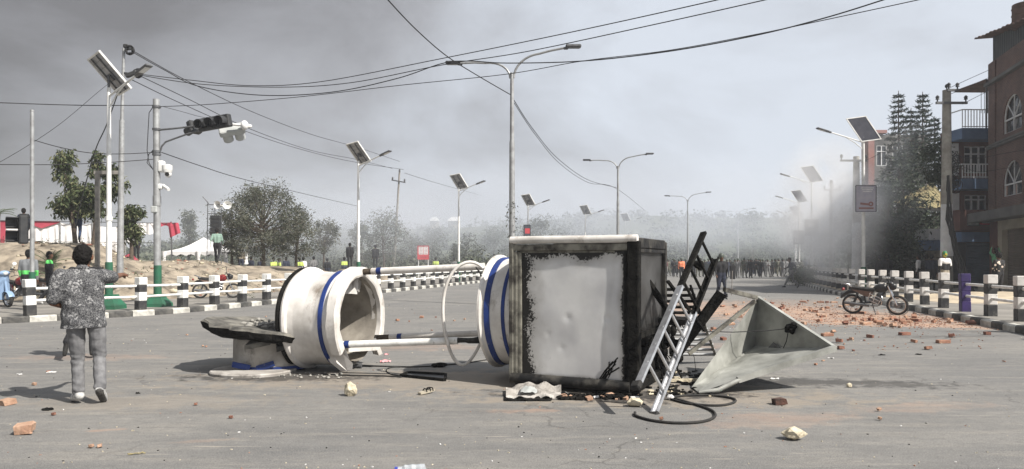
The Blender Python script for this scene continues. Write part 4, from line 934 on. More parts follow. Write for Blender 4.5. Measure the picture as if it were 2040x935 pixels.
# ================================================================ TOPPLED BOOTH
bo = Vector((0.0,8.88,0)); bu = Vector((0.912,-0.409,0)).normalized(); bw = Vector((0.409,0.912,0)).normalized()
BW, BD, BH = 1.53, 1.50, 1.79
BT = thing('toppled_booth', 'overturned white police booth with burnt black box end and blue striped drums', 'booth', (0.8,9.0,0))
def bp_(a, b, z): return bo+bu*a+bw*b+Z3*z
brot = Matrix((bu, bw, Z3)).transposed()
def bbox(mb, a0, a1, b0, b1, z0, z1, mi=0, bev=0.0): mb.box(bp_((a0+a1)/2,(b0+b1)/2,(z0+z1)/2), (a1-a0,b1-b0,z1-z0), mi, brot, bev)
def sooty(name, base, dirt, edges, soft=0.22):
    """white sheet burnt from its edges inwards (soot mask in object space of the booth)"""
    m = bpy.data.materials.new(name); m.use_nodes = True; t = m.node_tree; L = t.links; b = t.nodes['Principled BSDF']; b.inputs['Roughness'].default_value = 0.38; b.inputs['Metallic'].default_value = 0.3
    co = N(t,'ShaderNodeTexCoord'); sp_ = N(t,'ShaderNodeSeparateXYZ'); 
    ge = N(t,'ShaderNodeUVMap')
    L.new(ge.outputs[0], sp_.inputs[0])
    def M2(op, a, c=None, d=None):
        q = N(t,'ShaderNodeMath',operation=op)
        for i, vv in enumerate((a,c,d)):
            if vv is None: continue
            if isinstance(vv,(int,float)): q.inputs[i].default_value = vv
            else: L.new(vv,q.inputs[i])
        return q.outputs[0]
    l = M2('MULTIPLY', sp_.outputs['X'], edges[0]); r = M2('MULTIPLY', M2('SUBTRACT',1,sp_.outputs['X']), edges[1])
    bt = M2('MULTIPLY', sp_.outputs['Y'], edges[2]); tp = M2('MULTIPLY', M2('SUBTRACT',1,sp_.outputs['Y']), edges[3])
    d = M2('MINIMUM', M2('MINIMUM', l, r), M2('MINIMUM', bt, tp))
    n1 = N(t,'ShaderNodeTexNoise'); n1.inputs['Scale'].default_value = 4; n1.inputs['Detail'].default_value = 4; L.new(ge.outputs[0], n1.inputs['Vector'])
    n2 = N(t,'ShaderNodeTexNoise'); n2.inputs['Scale'].default_value = 42; n2.inputs['Detail'].default_value = 5; n2.inputs['Roughness'].default_value = 0.75; L.new(ge.outputs[0], n2.inputs['Vector'])
    v = M2('ADD', d, M2('MULTIPLY', M2('SUBTRACT', n1.outputs[0], 0.5), 0.42)); v = M2('ADD', v, M2('MULTIPLY', M2('SUBTRACT', n2.outputs[0], 0.5), 0.42))
    rr = N(t,'ShaderNodeMapRange'); rr.inputs[1].default_value = 0.085; rr.inputs[2].default_value = 0.105; L.new(v, rr.inputs[0])
    n3 = N(t,'ShaderNodeTexNoise'); n3.inputs['Scale'].default_value = 2.3; n3.inputs['Detail'].default_value = 6; L.new(ge.outputs[0], n3.inputs['Vector'])
    r3 = N(t,'ShaderNodeValToRGB'); r3.color_ramp.elements[0].position = 0.36; r3.color_ramp.elements[1].position = 0.68; r3.color_ramp.elements[0].color = (*base,1); r3.color_ramp.elements[1].color = (*dirt,1); L.new(n3.outputs[0], r3.inputs[0])
    # fine speckle of flaked paint
    r4 = N(t,'ShaderNodeMapRange'); r4.inputs[1].default_value = 0.67; r4.inputs[2].default_value = 0.70; L.new(n2.outputs[0], r4.inputs[0])
    sp4 = M2('MULTIPLY', r4.outputs[0], M2('LESS_THAN', d, 0.42))
    fac = M2('SUBTRACT', rr.outputs[0], M2('MULTIPLY', sp4, 0.8)); fac = M2('MAXIMUM', fac, 0.0)
    mx = N(t,'ShaderNodeMix',data_type='RGBA'); r5 = N(t,'ShaderNodeMapRange',interpolation_type='SMOOTHSTEP'); r5.inputs[1].default_value = 0.02; r5.inputs[2].default_value = 0.34; r5.inputs[3].default_value = 0.75; r5.inputs[4].default_value = 0.0
    L.new(M2('ADD', d, M2('MULTIPLY', M2('SUBTRACT', n1.outputs[0], 0.5), 0.5)), r5.inputs[0])
    m5 = N(t,'ShaderNodeMix',data_type='RGBA'); L.new(r5.outputs[0], m5.inputs[0]); L.new(r3.outputs[0], m5.inputs[6]); m5.inputs[7].default_value = (base[0]*0.42,base[1]*0.40,base[2]*0.37,1)
    L.new(fac, mx.inputs[0]); mx.inputs[6].default_value = (0.014,0.013,0.012,1); L.new(m5.outputs[2], mx.inputs[7]); L.new(mx.outputs[2], b.inputs['Base Color'])
    MATS[name] = m
sooty('burnt_sheet', (0.74,0.74,0.73), (0.50,0.50,0.51), (1.2,4.5,8.0,2.4))
sooty('burnt_sheet_dark', (0.09,0.09,0.09), (0.035,0.035,0.035), (1.5,1.5,0.8,2.5))
def uvsheet(name, fn, nu, nv, m, parent):
    mb = MB(); mb.sheet(fn, nu, nv); o = mb.build(name, m, parent, world=True); me = o.data
    uvl = me.uv_layers.new(name='UVMap')
    for lp_ in me.loops:
        i = lp_.vertex_index; uvl.data[lp_.index].uv = ((i % (nu+1))/nu, (i//(nu+1))/nv)
    return o
def dent(a, z):
    v = 0.0
    for (ca,cz,s_,h_) in ((0.70,0.85,0.06,0.022),(1.18,0.86,0.05,0.03),(0.45,0.65,0.05,0.012),(0.62,0.5,0.05,0.014),(0.95,1.35,0.3,-0.012),(0.35,0.4,0.3,0.010),(1.1,0.5,0.35,0.012),(0.75,1.0,0.5,-0.012)):
        v += h_*(0.45 if s_<.1 else 0.6)*math.exp(-((a-ca)**2+(z-cz)**2)/(2*(s_*(.5 if s_<.1 else 1))**2))
    v += 0.004*noise.noise(Vector((a*3,z*3,1)))-0.010*sstep(1.18,1.22,a+0.06*math.sin(z*3))
    return v
uvsheet('panel', lambda u_,v_: bp_(lerp(0.13,BW-0.15,u_), 0.022+dent(lerp(0.13,BW-0.15,u_),lerp(0.15,1.62,v_)), lerp(0.14,1.62,v_)), 60, 60, 'burnt_sheet', BT)
uvsheet('panel', lambda u_,v_: bp_(BW-0.05+0.012*noise.noise(Vector((u_*3,v_*4,0))), lerp(0.07,BD-0.04,u_), lerp(0.60+0.10*noise.noise(Vector((u_*5,2,0))),BH-0.15,v_)), 30, 30, 'burnt_sheet_dark', BT)
uvsheet('panel', lambda u_,v_: bp_(0.04, lerp(0.05,BD-0.05,u_), lerp(0.05,BH-0.1,v_)), 12, 12, 'burnt_sheet_dark', BT)
uvsheet('panel', lambda u_,v_: bp_(lerp(0.05,BW-0.05,u_), BD-0.05, lerp(0.05,BH-0.1,v_)), 12, 12, 'burnt_sheet_dark', BT)
uvsheet('roof_sheet', lambda u_,v_: bp_(lerp(0.04,BW-0.04,u_), lerp(0.06,BD-0.04,v_), BH-0.035+0.012*noise.noise(Vector((u_*3,v_*3,5)))), 24, 24, 'burnt_sheet_dark', BT)
mb = MB(); mb.tube([bp_(-0.015,0.0,BH-0.04), bp_(0.5,-0.004,BH-0.036), bp_(1.0,0.002,BH-0.04), bp_(BW+0.0,0.0,BH-0.036)], 0.046, 12); bbox(mb, 0.0,BW-0.01,0.012,0.06,BH-0.075,BH-0.01); mb.build('top_beam','white_paint',BT,world=True)
mb = MB(); bbox(mb,0.0,BW-0.1,-0.022,0.06,BH-0.165,BH-0.088,bev=0.006); bbox(mb,0.10,BW-0.11,0.01,0.12,BH-0.19,BH-0.168); mb.build('frame_rail','old_steel',BT,world=True)
mb = MB(); bbox(mb,-0.03,0.028,-0.03,0.05,0.05,BH-0.05,bev=0.008); bbox(mb,0.032,0.075,-0.02,0.05,0.06,BH-0.17,bev=0.006); bbox(mb,0.079,0.122,-0.008,0.10,0.07,BH-0.175,bev=0.006); mb.build('frame_post','old_steel',BT,world=True)
mb = MB(); bbox(mb,BW-0.115,BW+0.02,-0.035,0.09,0.03,BH-0.06,bev=0.012); bbox(mb,BW-0.15,BW-0.119,-0.012,0.12,0.08,BH-0.17); mb.build('frame_post','charred',BT,world=True)
mb = MB(); bbox(mb,BW-0.09,BW+0.0,BD-0.08,BD+0.0,0.03,BH-0.04,bev=0.01); mb.build('frame_post','soot_metal',BT,world=True)
mb = MB(); bbox(mb,-0.02,0.06,BD-0.08,BD,0.03,BH-0.04,bev=0.01); mb.build('frame_post','soot_metal',BT,world=True)
mb = MB(); bbox(mb,BW-0.085,BW-0.005,0.095,BD-0.085,BH-0.14,BH-0.02,bev=0.01); bbox(mb,BW-0.07,BW-0.01,0.095,BD-0.085,BH-0.185,BH-0.145); mb.build('frame_rail','soot_metal',BT,world=True)
mb = MB(); bbox(mb,0.065,BW-0.09,BD-0.075,BD-0.005,BH-0.14,BH-0.02,bev=0.01); mb.build('frame_rail','soot_metal',BT,world=True)
mb = MB(); bbox(mb,BW-0.085,BW-0.005,0.095,BD-0.085,0.035,0.13,bev=0.01); bbox(mb,BW-0.075,BW-0.012,0.095,BD-0.085,0.62,0.69); mb.build('frame_rail','charred',BT,world=True)
mb = MB(); mb.tube([bp_(0.0,-0.01,0.115),bp_(0.5,-0.012,0.11),bp_(1.0,-0.01,0.105),bp_(BW-0.08,-0.01,0.1)],0.062,12); bbox(mb,0.03,BW-0.12,0.0,0.13,0.02,0.14,bev=0.02); mb.build('bottom_beam','soot_metal',BT,world=True)
# burnt lumps inside the open right side
mb = MB()
for k in range(26):
    c = bp_(R.uniform(0.9,BW-0.1),R.uniform(0.2,1.3),R.uniform(0.05,0.62)); mb.ball(c,(R.uniform(.05,.16),R.uniform(.05,.16),R.uniform(.04,.16)),n=7,m=5,rot=Matrix.Rotation(R.uniform(0,3),3,Vector((R.random(),R.random(),R.random())).normalized()))
mb.sheet(lambda a,b: bp_(0.8,lerp(0.3,1.4,a),lerp(0.02,1.6,b))+bu*0.08*noise.noise(Vector((a*5,b*5,0))),12,12)
mb.build('burnt_lining','charred',BT,world=True)
# dark twig-like wires stuck in the lower right corner of the panel
mb = MB()
for k in range(12):
    a = bp_(1.12+R.uniform(-.06,.06),0.03,0.14); b = bp_(1.27+R.uniform(-.08,.06),0.02+R.uniform(-.03,.03),0.40+R.uniform(-.14,.04)); mb.tube([a,a.lerp(b,.5)+bu*R.uniform(-.03,.03),b],0.008,4)
mb.build('burnt_wire','charred',BT,world=True)
# ---- blue striped collar drum fixed to the box
ax = Vector((-0.925,0.37,-0.01)).normalized(); c0 = bp_(0.0,0.74,0.86)
def njit(seed, amp):
    def f(p, t): q = noise.noise(Vector((p.x*2.2,p.y*2.2,p.z*2.2+seed))); return (Vector((p.x,p.y,p.z))-Vector((p.x,p.y,0.8))).normalized()*amp*q if amp else Vector()
    return f
CW, CB, CWh = 0, 1, 2
prof = [(-0.02,0.60,0),(0.0,0.71,0),(0.02,0.725,0),(0.09,0.725,0),(0.095,0.69,0),(0.20,0.69,0),(0.201,0.70,1),(0.245,0.70,1),(0.246,0.69,0),(0.40,0.685,0),(0.401,0.70,1),(0.47,0.705,1),(0.472,0.685,0),(0.50,0.70,0),(0.52,0.735,0),(0.55,0.735,0),(0.555,0.69,0),(0.51,0.68,0),(0.45,0.66,0),(0.45,0.0,0)]
mb = MB(); mb.lathe(c0-ax*0.05, ax, prof, n=56, jit=njit(3,0.02)); mb.build('collar_drum',['white_paint','blue_paint'],BT,world=True)
# ---- hoop: thin white ring leaning round the poles
hc = P(929,625,9.55); mb = MB(); hx = (bw*0.5+bu*0.75).normalized(); hz_ = (Z3*1.0+bu*0.08).normalized()
mb.tube([hc+hx*(0.30*math.cos(a))+hz_*(0.665*math.sin(a))+bu*(0.04*math.sin(2*a)) for a in [2*PI*k/40 for k in range(40)]],0.021,8,closed=True); mb.build('hoop','white_paint',BT,world=True)
mat('shaded_liner', (0.38,0.35,0.30), (0.20,0.18,0.155), 3, 0.7)  # drum lining darkened, shade inside the open end put into its colour
# ---- big white drum
dax = Vector((-0.957,0.29,0.0)).normalized(); dc = Vector((-2.12,10.20,0.715)); RR = 0.715
def djit(p, t):
    v = noise.noise(Vector((p.x*1.6,p.y*1.6,p.z*1.6))); w = noise.noise(Vector((p.x*5,p.y*5,p.z*5))); rad = (p-dc); rad = rad-dax*rad.dot(dax)
    return (rad.normalized() if rad.length > 0.01 else Vector())*(0.022*v+0.006*w - 0.03*math.exp(-((p.z-1.05)**2+(p.x+2.65)**2)/0.012))
pf = [(0.10,0.655,0),(0.16,0.655,0),(0.161,0.672,1),(0.215,0.672,1),(0.216,0.66,0),(0.30,0.648,0),(0.45,0.645,0),(0.60,0.655,0),(0.68,0.668,0),(0.70,0.70,0),(0.73,0.712,0),(0.76,0.70,0),(0.765,0.66,2),(0.80,0.70,2),(0.83,0.705,2),(0.84,0.60,2),(0.80,0.0,2)]
mb = MB(); mb.lathe(dc, dax, pf, n=72, jit=djit); mb.build('drum_shell',['white_paint','blue_paint','charred'],BT,world=True)
mb = MB(); mb.lathe(dc, dax, [(0.0,0.575),(0.2,0.60),(0.45,0.61),(0.70,0.61),(0.705,0.0)], n=60, jit=djit); mb.build('drum_lining','shaded_liner',BT,world=True)
# flange ring round the open end with a broken-out gap near the ground
_, fx, fz = frame_of(dc, dc+dax)
fx = (Z3 - dax*Z3.dot(dax)).normalized()       # angle 0 = up, towards positive = camera side or far side
def fj(p, t): return dax*(0.012*noise.noise(Vector((p.x*6,p.y*6,p.z*6))))+(p-dc).normalized()*0.012*noise.noise(Vector((p.x*9,p.y*9,p.z*9)))
near = fx.cross(dax)*0+ (dax.cross(fx)); 
mb = MB(); mb.lathe(dc-dax*0.06, dax, [(0.0,0.575),(-0.01,0.60),(-0.008,0.69),(0.01,0.712),(0.13,0.712),(0.14,0.66),(0.15,0.58),(0.0,0.575)], n=54, a0=math.radians(-128), a1=math.radians(118), x=fx, jit=fj); mb.build('flange','white_paint',BT,world=True)
sg = 1 if near.y < 0 else -1
def ringp(deg, r, ad=0): a = math.radians(deg)*sg; return dc + fx*(r*math.cos(a)) + near*(r*math.sin(a)) + dax*ad
# broken shards of the flange at the bottom
def chip(pts, back):
    mb = MB(); f_ = [P(*p) for p in pts]
    for p in f_: p.z = max(p.z, 0.012)
    b_ = [p+back for p in f_]; K = len(f_)
    mb.add(f_+b_, [list(range(K)),list(range(K,2*K))[::-1]]+[(k,(k+1)%K,K+(k+1)%K,K+k) for k in range(K)])
    return mb.build('broken_flange','white_paint',BT,world=True)
chip([(652,676,9.75),(672,680,9.72),(684,706,9.75),(703,724,9.8),(702,738,9.82),(692,740,9.85),(672,724,9.8),(658,702,9.78)], dax*0.10)
chip([(676,684,9.8),(688,694,9.85),(696,716,9.9),(684,708,9.88)], dax*0.16)
mb = MB(); a_, b_ = P(690,694,10.3), P(748,690,10.5); a_.z = b_.z = 0.29
mb.bar(a_, b_, 0.22, 0.07); mb.bar(b_-Z3*0.0, b_+Vector((0.03,0.02,-0.10)), 0.2,0.06); mb.build('torn_lip','white_paint',BT,world=True)
mb = MB(); mb.sheet(lambda a,b: ringp(lerp(-14,16,a),lerp(0.40,0.57,b),0.06+0.22*a),6,3,thick=0.06); mb.sheet(lambda a,b: ringp(lerp(-30,-6,a),lerp(0.46,0.58,b),0.10),4,3,thick=0.05); mb.build('torn_lip','white_paint',BT,world=True)
# ---- the three poles joining drum and collar
def pole_(p0, p1, r, band, stub, wires=False):
    d = (p1-p0).normalized(); Lg = (p1-p0).length; mb = MB(); mb.cyl(p0+d*stub*(1 if stub>0 else 0), p1, r, n=16); o = mb.build('support_pole','white_rail' if stub<0 else 'white_paint',BT,world=True)
    mb = MB(); mb.cyl(p0+d*(band), p0+d*(band+0.07), r+0.004, n=16, caps=False); mb.build('blue_band','blue_paint',o,world=True)
    if stub > 0: mb = MB(); mb.cyl(p0, p0+d*stub, r*0.93, n=12); mb.build('broken_stub','brown_stub',o,world=True)
    return o
pole_(P(716,542,10.25), P(965,531,9.75), 0.046, 0.27, 0.19)
pole_(P(752,673,10.55), P(960,664,10.0), 0.042, 0.33, 0.20)
po = pole_(P(676,687,9.85), P(912,679,9.55), 0.046, 0.08, -1)
mb = MB()
for k in range(6):
    a = P(908,678+R.uniform(-4,4),9.55); b = P(960,678+R.uniform(-9,9),9.5); mb.tube([a,a.lerp(b,.5)+Z3*R.uniform(-.03,.03),b],0.012,5)
mb.cyl(P(905,679,9.55),P(958,677,9.5),0.03,n=8); mb.build('cable_core','soot_metal',po,world=True)
mb = MB(); mb.tube([P(948,532,9.7),P(955,542,9.7),P(962,556,9.7)],0.01,5); mb.build('loose_wire','wire_black',BT,world=True)
mat('shaded_grimy_white', (0.46,0.44,0.41), (0.28,0.26,0.235), 3, 0.8, bump=0.3, stain=(3.5,0.52,0.66,(0.12,0.11,0.10),0.8))  # slab's shade on the pedestal put into this grey, with random grime on top
# ---- pedestal left standing
PD = thing('pedestal', 'low broken white concrete pedestal with cracked black slab on top left of the drum', 'pedestal', (-3.45,10.6,0))
pc = Vector((-3.36,10.5,0)); 
mb = MB(); mb.lathe(pc,(0,0,1),[(0.03,0.555),(0.10,0.55),(0.42,0.545),(0.50,0.52),(0.50,0.0)],n=48); mb.build('column','shaded_grimy_white',PD,world=True)
mb = MB(); mb.lathe(pc,(0,0,1),[(0.025,0.565),(0.08,0.562),(0.082,0.54)],n=48,a0=0,a1=2*PI); mb.build('blue_band','blue_paint',PD,world=True)
def sj(p, t): return Vector((0.09*noise.noise(Vector((p.x*6,p.y*6,0))),0.09*noise.noise(Vector((p.y*6,p.x*6,5))),0.035*noise.noise(Vector((p.x*3,p.y*3,8)))))
tiltax = Vector((0.13,0.02,1)).normalized()
mb = MB(); mb.lathe(pc+Vector((-0.08,0,0.44)),tiltax,[(-0.02,0.30,1),(-0.03,0.56,1),(0.0,0.74,1),(0.05,0.86,1),(0.13,0.90,1),(0.165,0.85,0),(0.15,0.66,0),(0.14,0.35,0),(0.15,0.0,0)],n=52,jit=sj,smooth=False); mb.build('top_slab',['concrete_burnt','charred'],PD,world=True)
mb = MB()
for (a0_,r0_,r1_,z0_,z1_) in ((-100,0.25,0.80,0.60,0.40),(-70,0.2,0.74,0.58,0.36),(-45,0.1,0.7,0.6,0.44)):
    A1 = math.radians(a0_); A2 = math.radians(a0_+24)
    q = [pc+Vector((r0_*math.cos(A1),r0_*math.sin(A1),z0_)), pc+Vector((r1_*math.cos(A1),r1_*math.sin(A1),z1_)), pc+Vector((r1_*0.93*math.cos(A2),r1_*0.93*math.sin(A2),z1_+0.06)), pc+Vector((r0_*math.cos(A2),r0_*math.sin(A2),z0_))]
    mb.add(q+[v-Z3*0.06 for v in q], [(0,1,2,3),(7,6,5,4),(0,4,5,1),(1,5,6,2),(2,6,7,3),(3,7,4,0)])
mb.build('broken_slab','concrete_burnt',PD,world=True)
mb = MB()
for k in range(50):
    a = R.uniform(0,2*PI); r_ = R.uniform(0,0.75); c = pc+Vector((r_*math.cos(a),r_*math.sin(a),0.60+0.05*R.random())); mb.ball(c,(R.uniform(.02,.06),R.uniform(.02,.05),R.uniform(.012,.03)),n=6,m=4)
tag(mb.build('rubble','concrete',PD,world=True),kind='stuff')
mb = MB(); mb.lathe(pc+Vector((-0.14,-0.42,0)),(0,0,1),[(0.0,0.56),(0.03,0.565),(0.045,0.55),(0.05,0.3),(0.045,0.0)],n=48,jit=lambda p,t:Vector((0.012*noise.noise(p*5),0.012*noise.noise(p*6),0))); mb.build('base_disc','shaded_grimy_white',PD,world=True)
mb = MB()
for (x_,y_,a_) in ((-3.62,9.93,0.2),(-3.30,9.94,-0.3)): mb.box((x_,y_,0.10),(0.24,0.02,0.075),rot=Matrix.Rotation(a_,3,'Y'))
mb.build('blue_flap','blue_paint',PD,world=True)
# rubble along the foot of the drum
mb = MB()
for k in range(60):
    c = Vector((R.uniform(-3.6,-2.2),R.uniform(9.5,9.95),0.0)); s_ = R.uniform(.006,.028); mb.ball(c+Z3*s_*0.5,(s_*R.uniform(.7,1.6),s_,s_*0.6),n=6,m=4,rot=Matrix.Rotation(R.uniform(0,3),3,'Z'))
tag(mb.build('rubble','concrete'),'small pale crumbs of broken concrete below the white drum','rubble',kind='stuff')
# ================================================================ FALLEN PYRAMID ROOF
RF = thing('fallen_roof', 'pale sheet metal pyramid roof lying open on the asphalt right of the ladders', 'roof', (2.9,9.0,0))
P1, P2, P3_, AP = P(1510,593,9.95), P(1664,694,8.6), P(1392,785,8.42), P(1503,690,10.0)
P3_.z = 0.015; P4 = P(1378,770,8.75); P4.z = 0.02
def tri_sheet(a, b, c, amp, seed, nn=16):
    mb = MB(); nrm = (b-a).cross(c-a).normalized(); idx = {}; vs = []
    for i in range(nn+1):
        for j in range(nn+1-i):
            p = a + (b-a)*(i/nn) + (c-a)*(j/nn); w = min(i/nn, j/nn, 1-(i+j)/nn)
            p = p + nrm*(amp*noise.noise(p*2.2+Vector((seed,0,0)))*min(1,w*6)); idx[(i,j)] = len(vs); vs.append(p)
    fs = []
    for i in range(nn):
        for j in range(nn-i):
            fs.append((idx[(i,j)],idx[(i+1,j)],idx[(i,j+1)]))
            if j < nn-i-1: fs.append((idx[(i+1,j)],idx[(i+1,j+1)],idx[(i,j+1)]))
    mb.add(vs, fs, 0, True); return mb
mat('roof_sheet_metal', (0.41,0.415,0.385), (0.21,0.213,0.195), 2.6, 0.45, 0.2, bump=0.35, bscale=4, detail=9)
MATS['roof_sheet_metal'].node_tree.nodes['Principled BSDF'].inputs['Roughness'].default_value = 0.5
for (a,b,c,s_) in ((P1,P2,AP,1),(P2,P3_,AP,2),(P3_,P4,AP,3),(P1,AP,P4,4)):
    tri_sheet(a,b,c,0.05,s_*7.3).build('roof_panel','roof_sheet_metal',RF,world=True)
mb = MB(); mb.bar(P1,P2,0.05,0.035); mb.bar(P2,P3_+(P2-P3_)*0.28,0.055,0.07); mb.tube([P2.lerp(P3_,0.7),P3_+Vector((0.22,-0.02,0.03)),P3_],[0.03,0.03,0.02],6); mb.build('folded_edge','roof_sheet_metal',RF,world=True)
nA = (P1-P2).cross(AP-P2).normalized(); nA = nA if nA.y < 0 else -nA
def onA(px,py):   # point on the plane of panel A seen at a photo pixel
    d = P(px,py,1)-Vector((0,0,HC)); t = (P2-Vector((0,0,HC))).dot(nA)/d.dot(nA); return Vector((0,0,HC))+d*t
nB = (P3_-P2).cross(AP-P2).normalized(); nB = nB if nB.z > 0 else -nB
def onB(px,py):
    d = P(px,py,1)-Vector((0,0,HC)); t = (P2-Vector((0,0,HC))).dot(nB)/d.dot(nB); return Vector((0,0,HC))+d*t
mb = MB()
for k in range(7):
    c = onA(1578+R.uniform(-9,9),654+R.uniform(-7,9))+nA*0.03; mb.box(c,(R.uniform(.05,.1),0.05,R.uniform(.04,.09)),rot=Matrix.Rotation(R.uniform(0,3),3,Vector((R.random(),R.random(),R.random())).normalized()),bev=0.01)
mb.build('lamp_holder','charred',RF,world=True)
q = [onA(1532,697),onA(1546,682),onA(1561,694),onA(1548,712)]; q = [v+nA*0.035 for v in q]
mb = MB(); mb.add(q+[v+nA*0.01 for v in q],[(0,1,2,3),(4,5,6,7),(0,4,5,1),(1,5,6,2),(2,6,7,3),(3,7,4,0)]); mb.build('patch','mid_metal',RF,world=True)
mb = MB(); mb.tube([onA(1577,660)+nA*0.05,onA(1572,680)+nA*0.04,onA(1563,700)+nA*0.04,onA(1552,720)+nA*0.04],0.006,5); mb.tube([P(1398,660,9.3),P(1460,662,9.4),P(1530,659,9.4),onA(1572,655)+nA*0.05],0.006,5); mb.build('cable','wire_black',RF,world=True)
# ================================================================ LADDERS
def ladder(label, A0_, A1_, rv, n_, rails, rungm, t0=0.06, t1=0.96, w=0.03, h=0.075, group=None, split=None, rungr=0.017):
    t = thing('ladder', label, 'ladder', (A0_+rv*0.5), 0, group); d = (A1_-A0_).normalized(); Lg = (A1_-A0_).length
    for s_, A_ in enumerate((A0_, A0_+rv)):
        mb = MB(); up = rv.normalized()
        def chan(a, b):
            mb.bar(a,b,h,0.006,up=up); fl = up.cross((b-a).normalized()).normalized(); sgn = 1 if s_==0 else -1
            for e_ in (-1,1): mb.bar(a+fl*(e_*(h/2-0.003))+up*(0.016*sgn),b+fl*(e_*(h/2-0.003))+up*(0.016*sgn),0.0055,0.026,up=up)
        if split:
            m1 = MB(); mb = m1; chan(A_, A_+d*Lg*split); m1.build('rail', rails[0], t, world=True)
            m1 = MB(); mb = m1; chan(A_+d*(Lg*split+0.001), A_+d*Lg); m1.build('rail', rails[1], t, world=True)['label'] = 'charred upper rail'
        else: chan(A_, A_+d*Lg); mb.build('rail', rails[0], t, world=True)
        if rails[0] == 'aluminium':
            mb = MB(); rot = Matrix((d, up, d.cross(up))).transposed(); mb.box(A_+d*0.0, (0.10,0.06,0.11), rot=rot, bev=0.015); mb.build('rubber_foot','rubber',t,world=True)
    for k in range(n_):
        q = t0+(t1-t0)*k/(n_-1); p = A0_+(A1_-A0_)*q; mb = MB(); mb.cyl(p-rv.normalized()*0.005, p+rv+rv.normalized()*0.005, rungr, n=10)
        mb.build('rung', rungm[1] if (split and q > split) else rungm[0], t, world=True)
    return t
LA0 = Vector((1.205,7.19,0.30)); LA1 = P(1401,462,8.9); rv = Vector((0.175,0.11,-0.30))
ladder('long aluminium ladder leaning on its side edge, its upper third burnt black', LA0, LA1, rv*1.08, 9, ('aluminium','charred'), ('aluminium','charred'), t0=0.13, t1=0.95, split=0.60)
mb = MB(); c = P(1391,528,8.8)
for k in range(5): mb.box(c+Vector((R.uniform(-.03,.03),0,R.uniform(-.04,.04))),(0.08,0.06,0.07),rot=Matrix.Rotation(R.uniform(0,3),3,'Y'),bev=0.015)
tag(mb.build('clamp','charred'),'burnt black clamp stuck on a rung of the leaning ladder','clamp')
L2T, L2B = P(1285,572,9.85), P(1348,716,11.1)
L2B.z = 0.03
ladder('low aluminium ladder with close treads standing behind the leaning one', L2B, L2T, Vector((0.62,0.0,0.0)), 13, ('old_steel','charred'), ('galvanised','charred'), t0=0.08, t1=0.97, split=0.52, rungr=0.022)
mb = MB(); mb.bar(P(1276,632,9.7),P(1370,640,9.5),0.5,0.06); tag(mb.build('platform','charred'),'charred black platform board wedged between the two ladders','board')
FS = thing('bent_frame', 'bent black steel frame joining the ladders to the fallen roof', 'frame', (2.6,9.3,0.5))
mb = MB(); mb.bar(P(1438,584,9.1),P(1350,702,9.3),0.03,0.15,up=(0.85,0,0.5)); mb.build('charred_plate','charred',FS,world=True)
mb = MB(); mb.bar(P(1443,577,9.05),P(1507,593,9.5),0.045,0.05); mb.bar(P(1504,600,9.4),P(1372,705,9.3),0.05,0.045); mb.build('bar','old_steel',FS,world=True)
mb = MB(); mb.bar(P(1290,560,9.0),P(1352,650,9.4),0.07,0.05); mb.bar(P(1276,640,9.2),P(1325,725,9.2),0.03,0.03); mb.bar(P(1330,560,9.0),P(1405,660,9.2),0.045,0.03); mb.build('bar','charred',FS,world=True)
mb = MB(); mb.tube([P(1448,592,9.2),P(1446,560,9.3),P(1449,552,9.3)],0.012,6); mb.build('rod','mid_metal',FS,world=True)
# hanging burnt rags and wires between the ladders
mb = MB()
for k in range(40):
    a = P(R.uniform(1285,1375),R.uniform(640,700),9.3); b = a+Vector((R.uniform(-.12,.12),R.uniform(-.1,.1),-R.uniform(.1,.45))); mb.tube([a,a.lerp(b,.5)+Vector((R.uniform(-.05,.05),0,0)),b],R.uniform(.004,.014),4)
for k in range(14):
    a = P(R.uniform(1300,1350),R.uniform(650,720),9.35); mb.ball(a,(R.uniform(.04,.09),0.05,R.uniform(.04,.1)),n=7,m=5)
tag(mb.build('burnt_rags','charred'),'burnt rags and wires hanging between the ladders and the box','rags')
# cables on the ground
def gcable(label, pts, r=0.012, m='rubber'):
    q = [G(x_,y_,r) for x_,y_ in pts]; out = []
    for i in range(len(q)-1):
        p0,p1,p2,p3 = q[max(i-1,0)],q[i],q[i+1],q[min(i+2,len(q)-1)]
        for k in range(6):
            t = k/6; out.append(0.5*((2*p1)+(p2-p0)*t+(2*p0-5*p1+4*p2-p3)*t*t+(3*p1-p0-3*p2+p3)*t**3))
    out.append(q[-1]); mb = MB(); mb.tube(out,r,6); return tag(mb.build('cable',m),label,'cable')
gcable('thick black cable looping wide on the road in front of the ladder foot', [(1265,822),(1268,829),(1300,838),(1350,843),(1400,840),(1424,830),(1418,818),(1385,806),(1350,796),(1330,788)],0.014)
gcable('black cable looped below the near corner of the fallen roof', [(1330,793),(1370,804),(1430,808),(1462,802),(1460,794),(1420,788),(1370,788),(1340,791)],0.013)
gcable('thin cable running from the drum bottom to the flat panel', [(705,728),(760,730),(830,731),(880,728),(930,723),(975,716)],0.009)
gcable('thin curved cable beside the flat black panel', [(800,731),(776,733),(770,739),(780,746),(802,749)],0.008)
gcable('long thin cable lying from the pedestal to the flat panel', [(640,745),(700,748),(760,749),(800,751)],0.010)
gcable('thin cable ends lying in front of the burnt box', [(1205,800),(1240,803),(1262,802),(1285,806)],0.005)
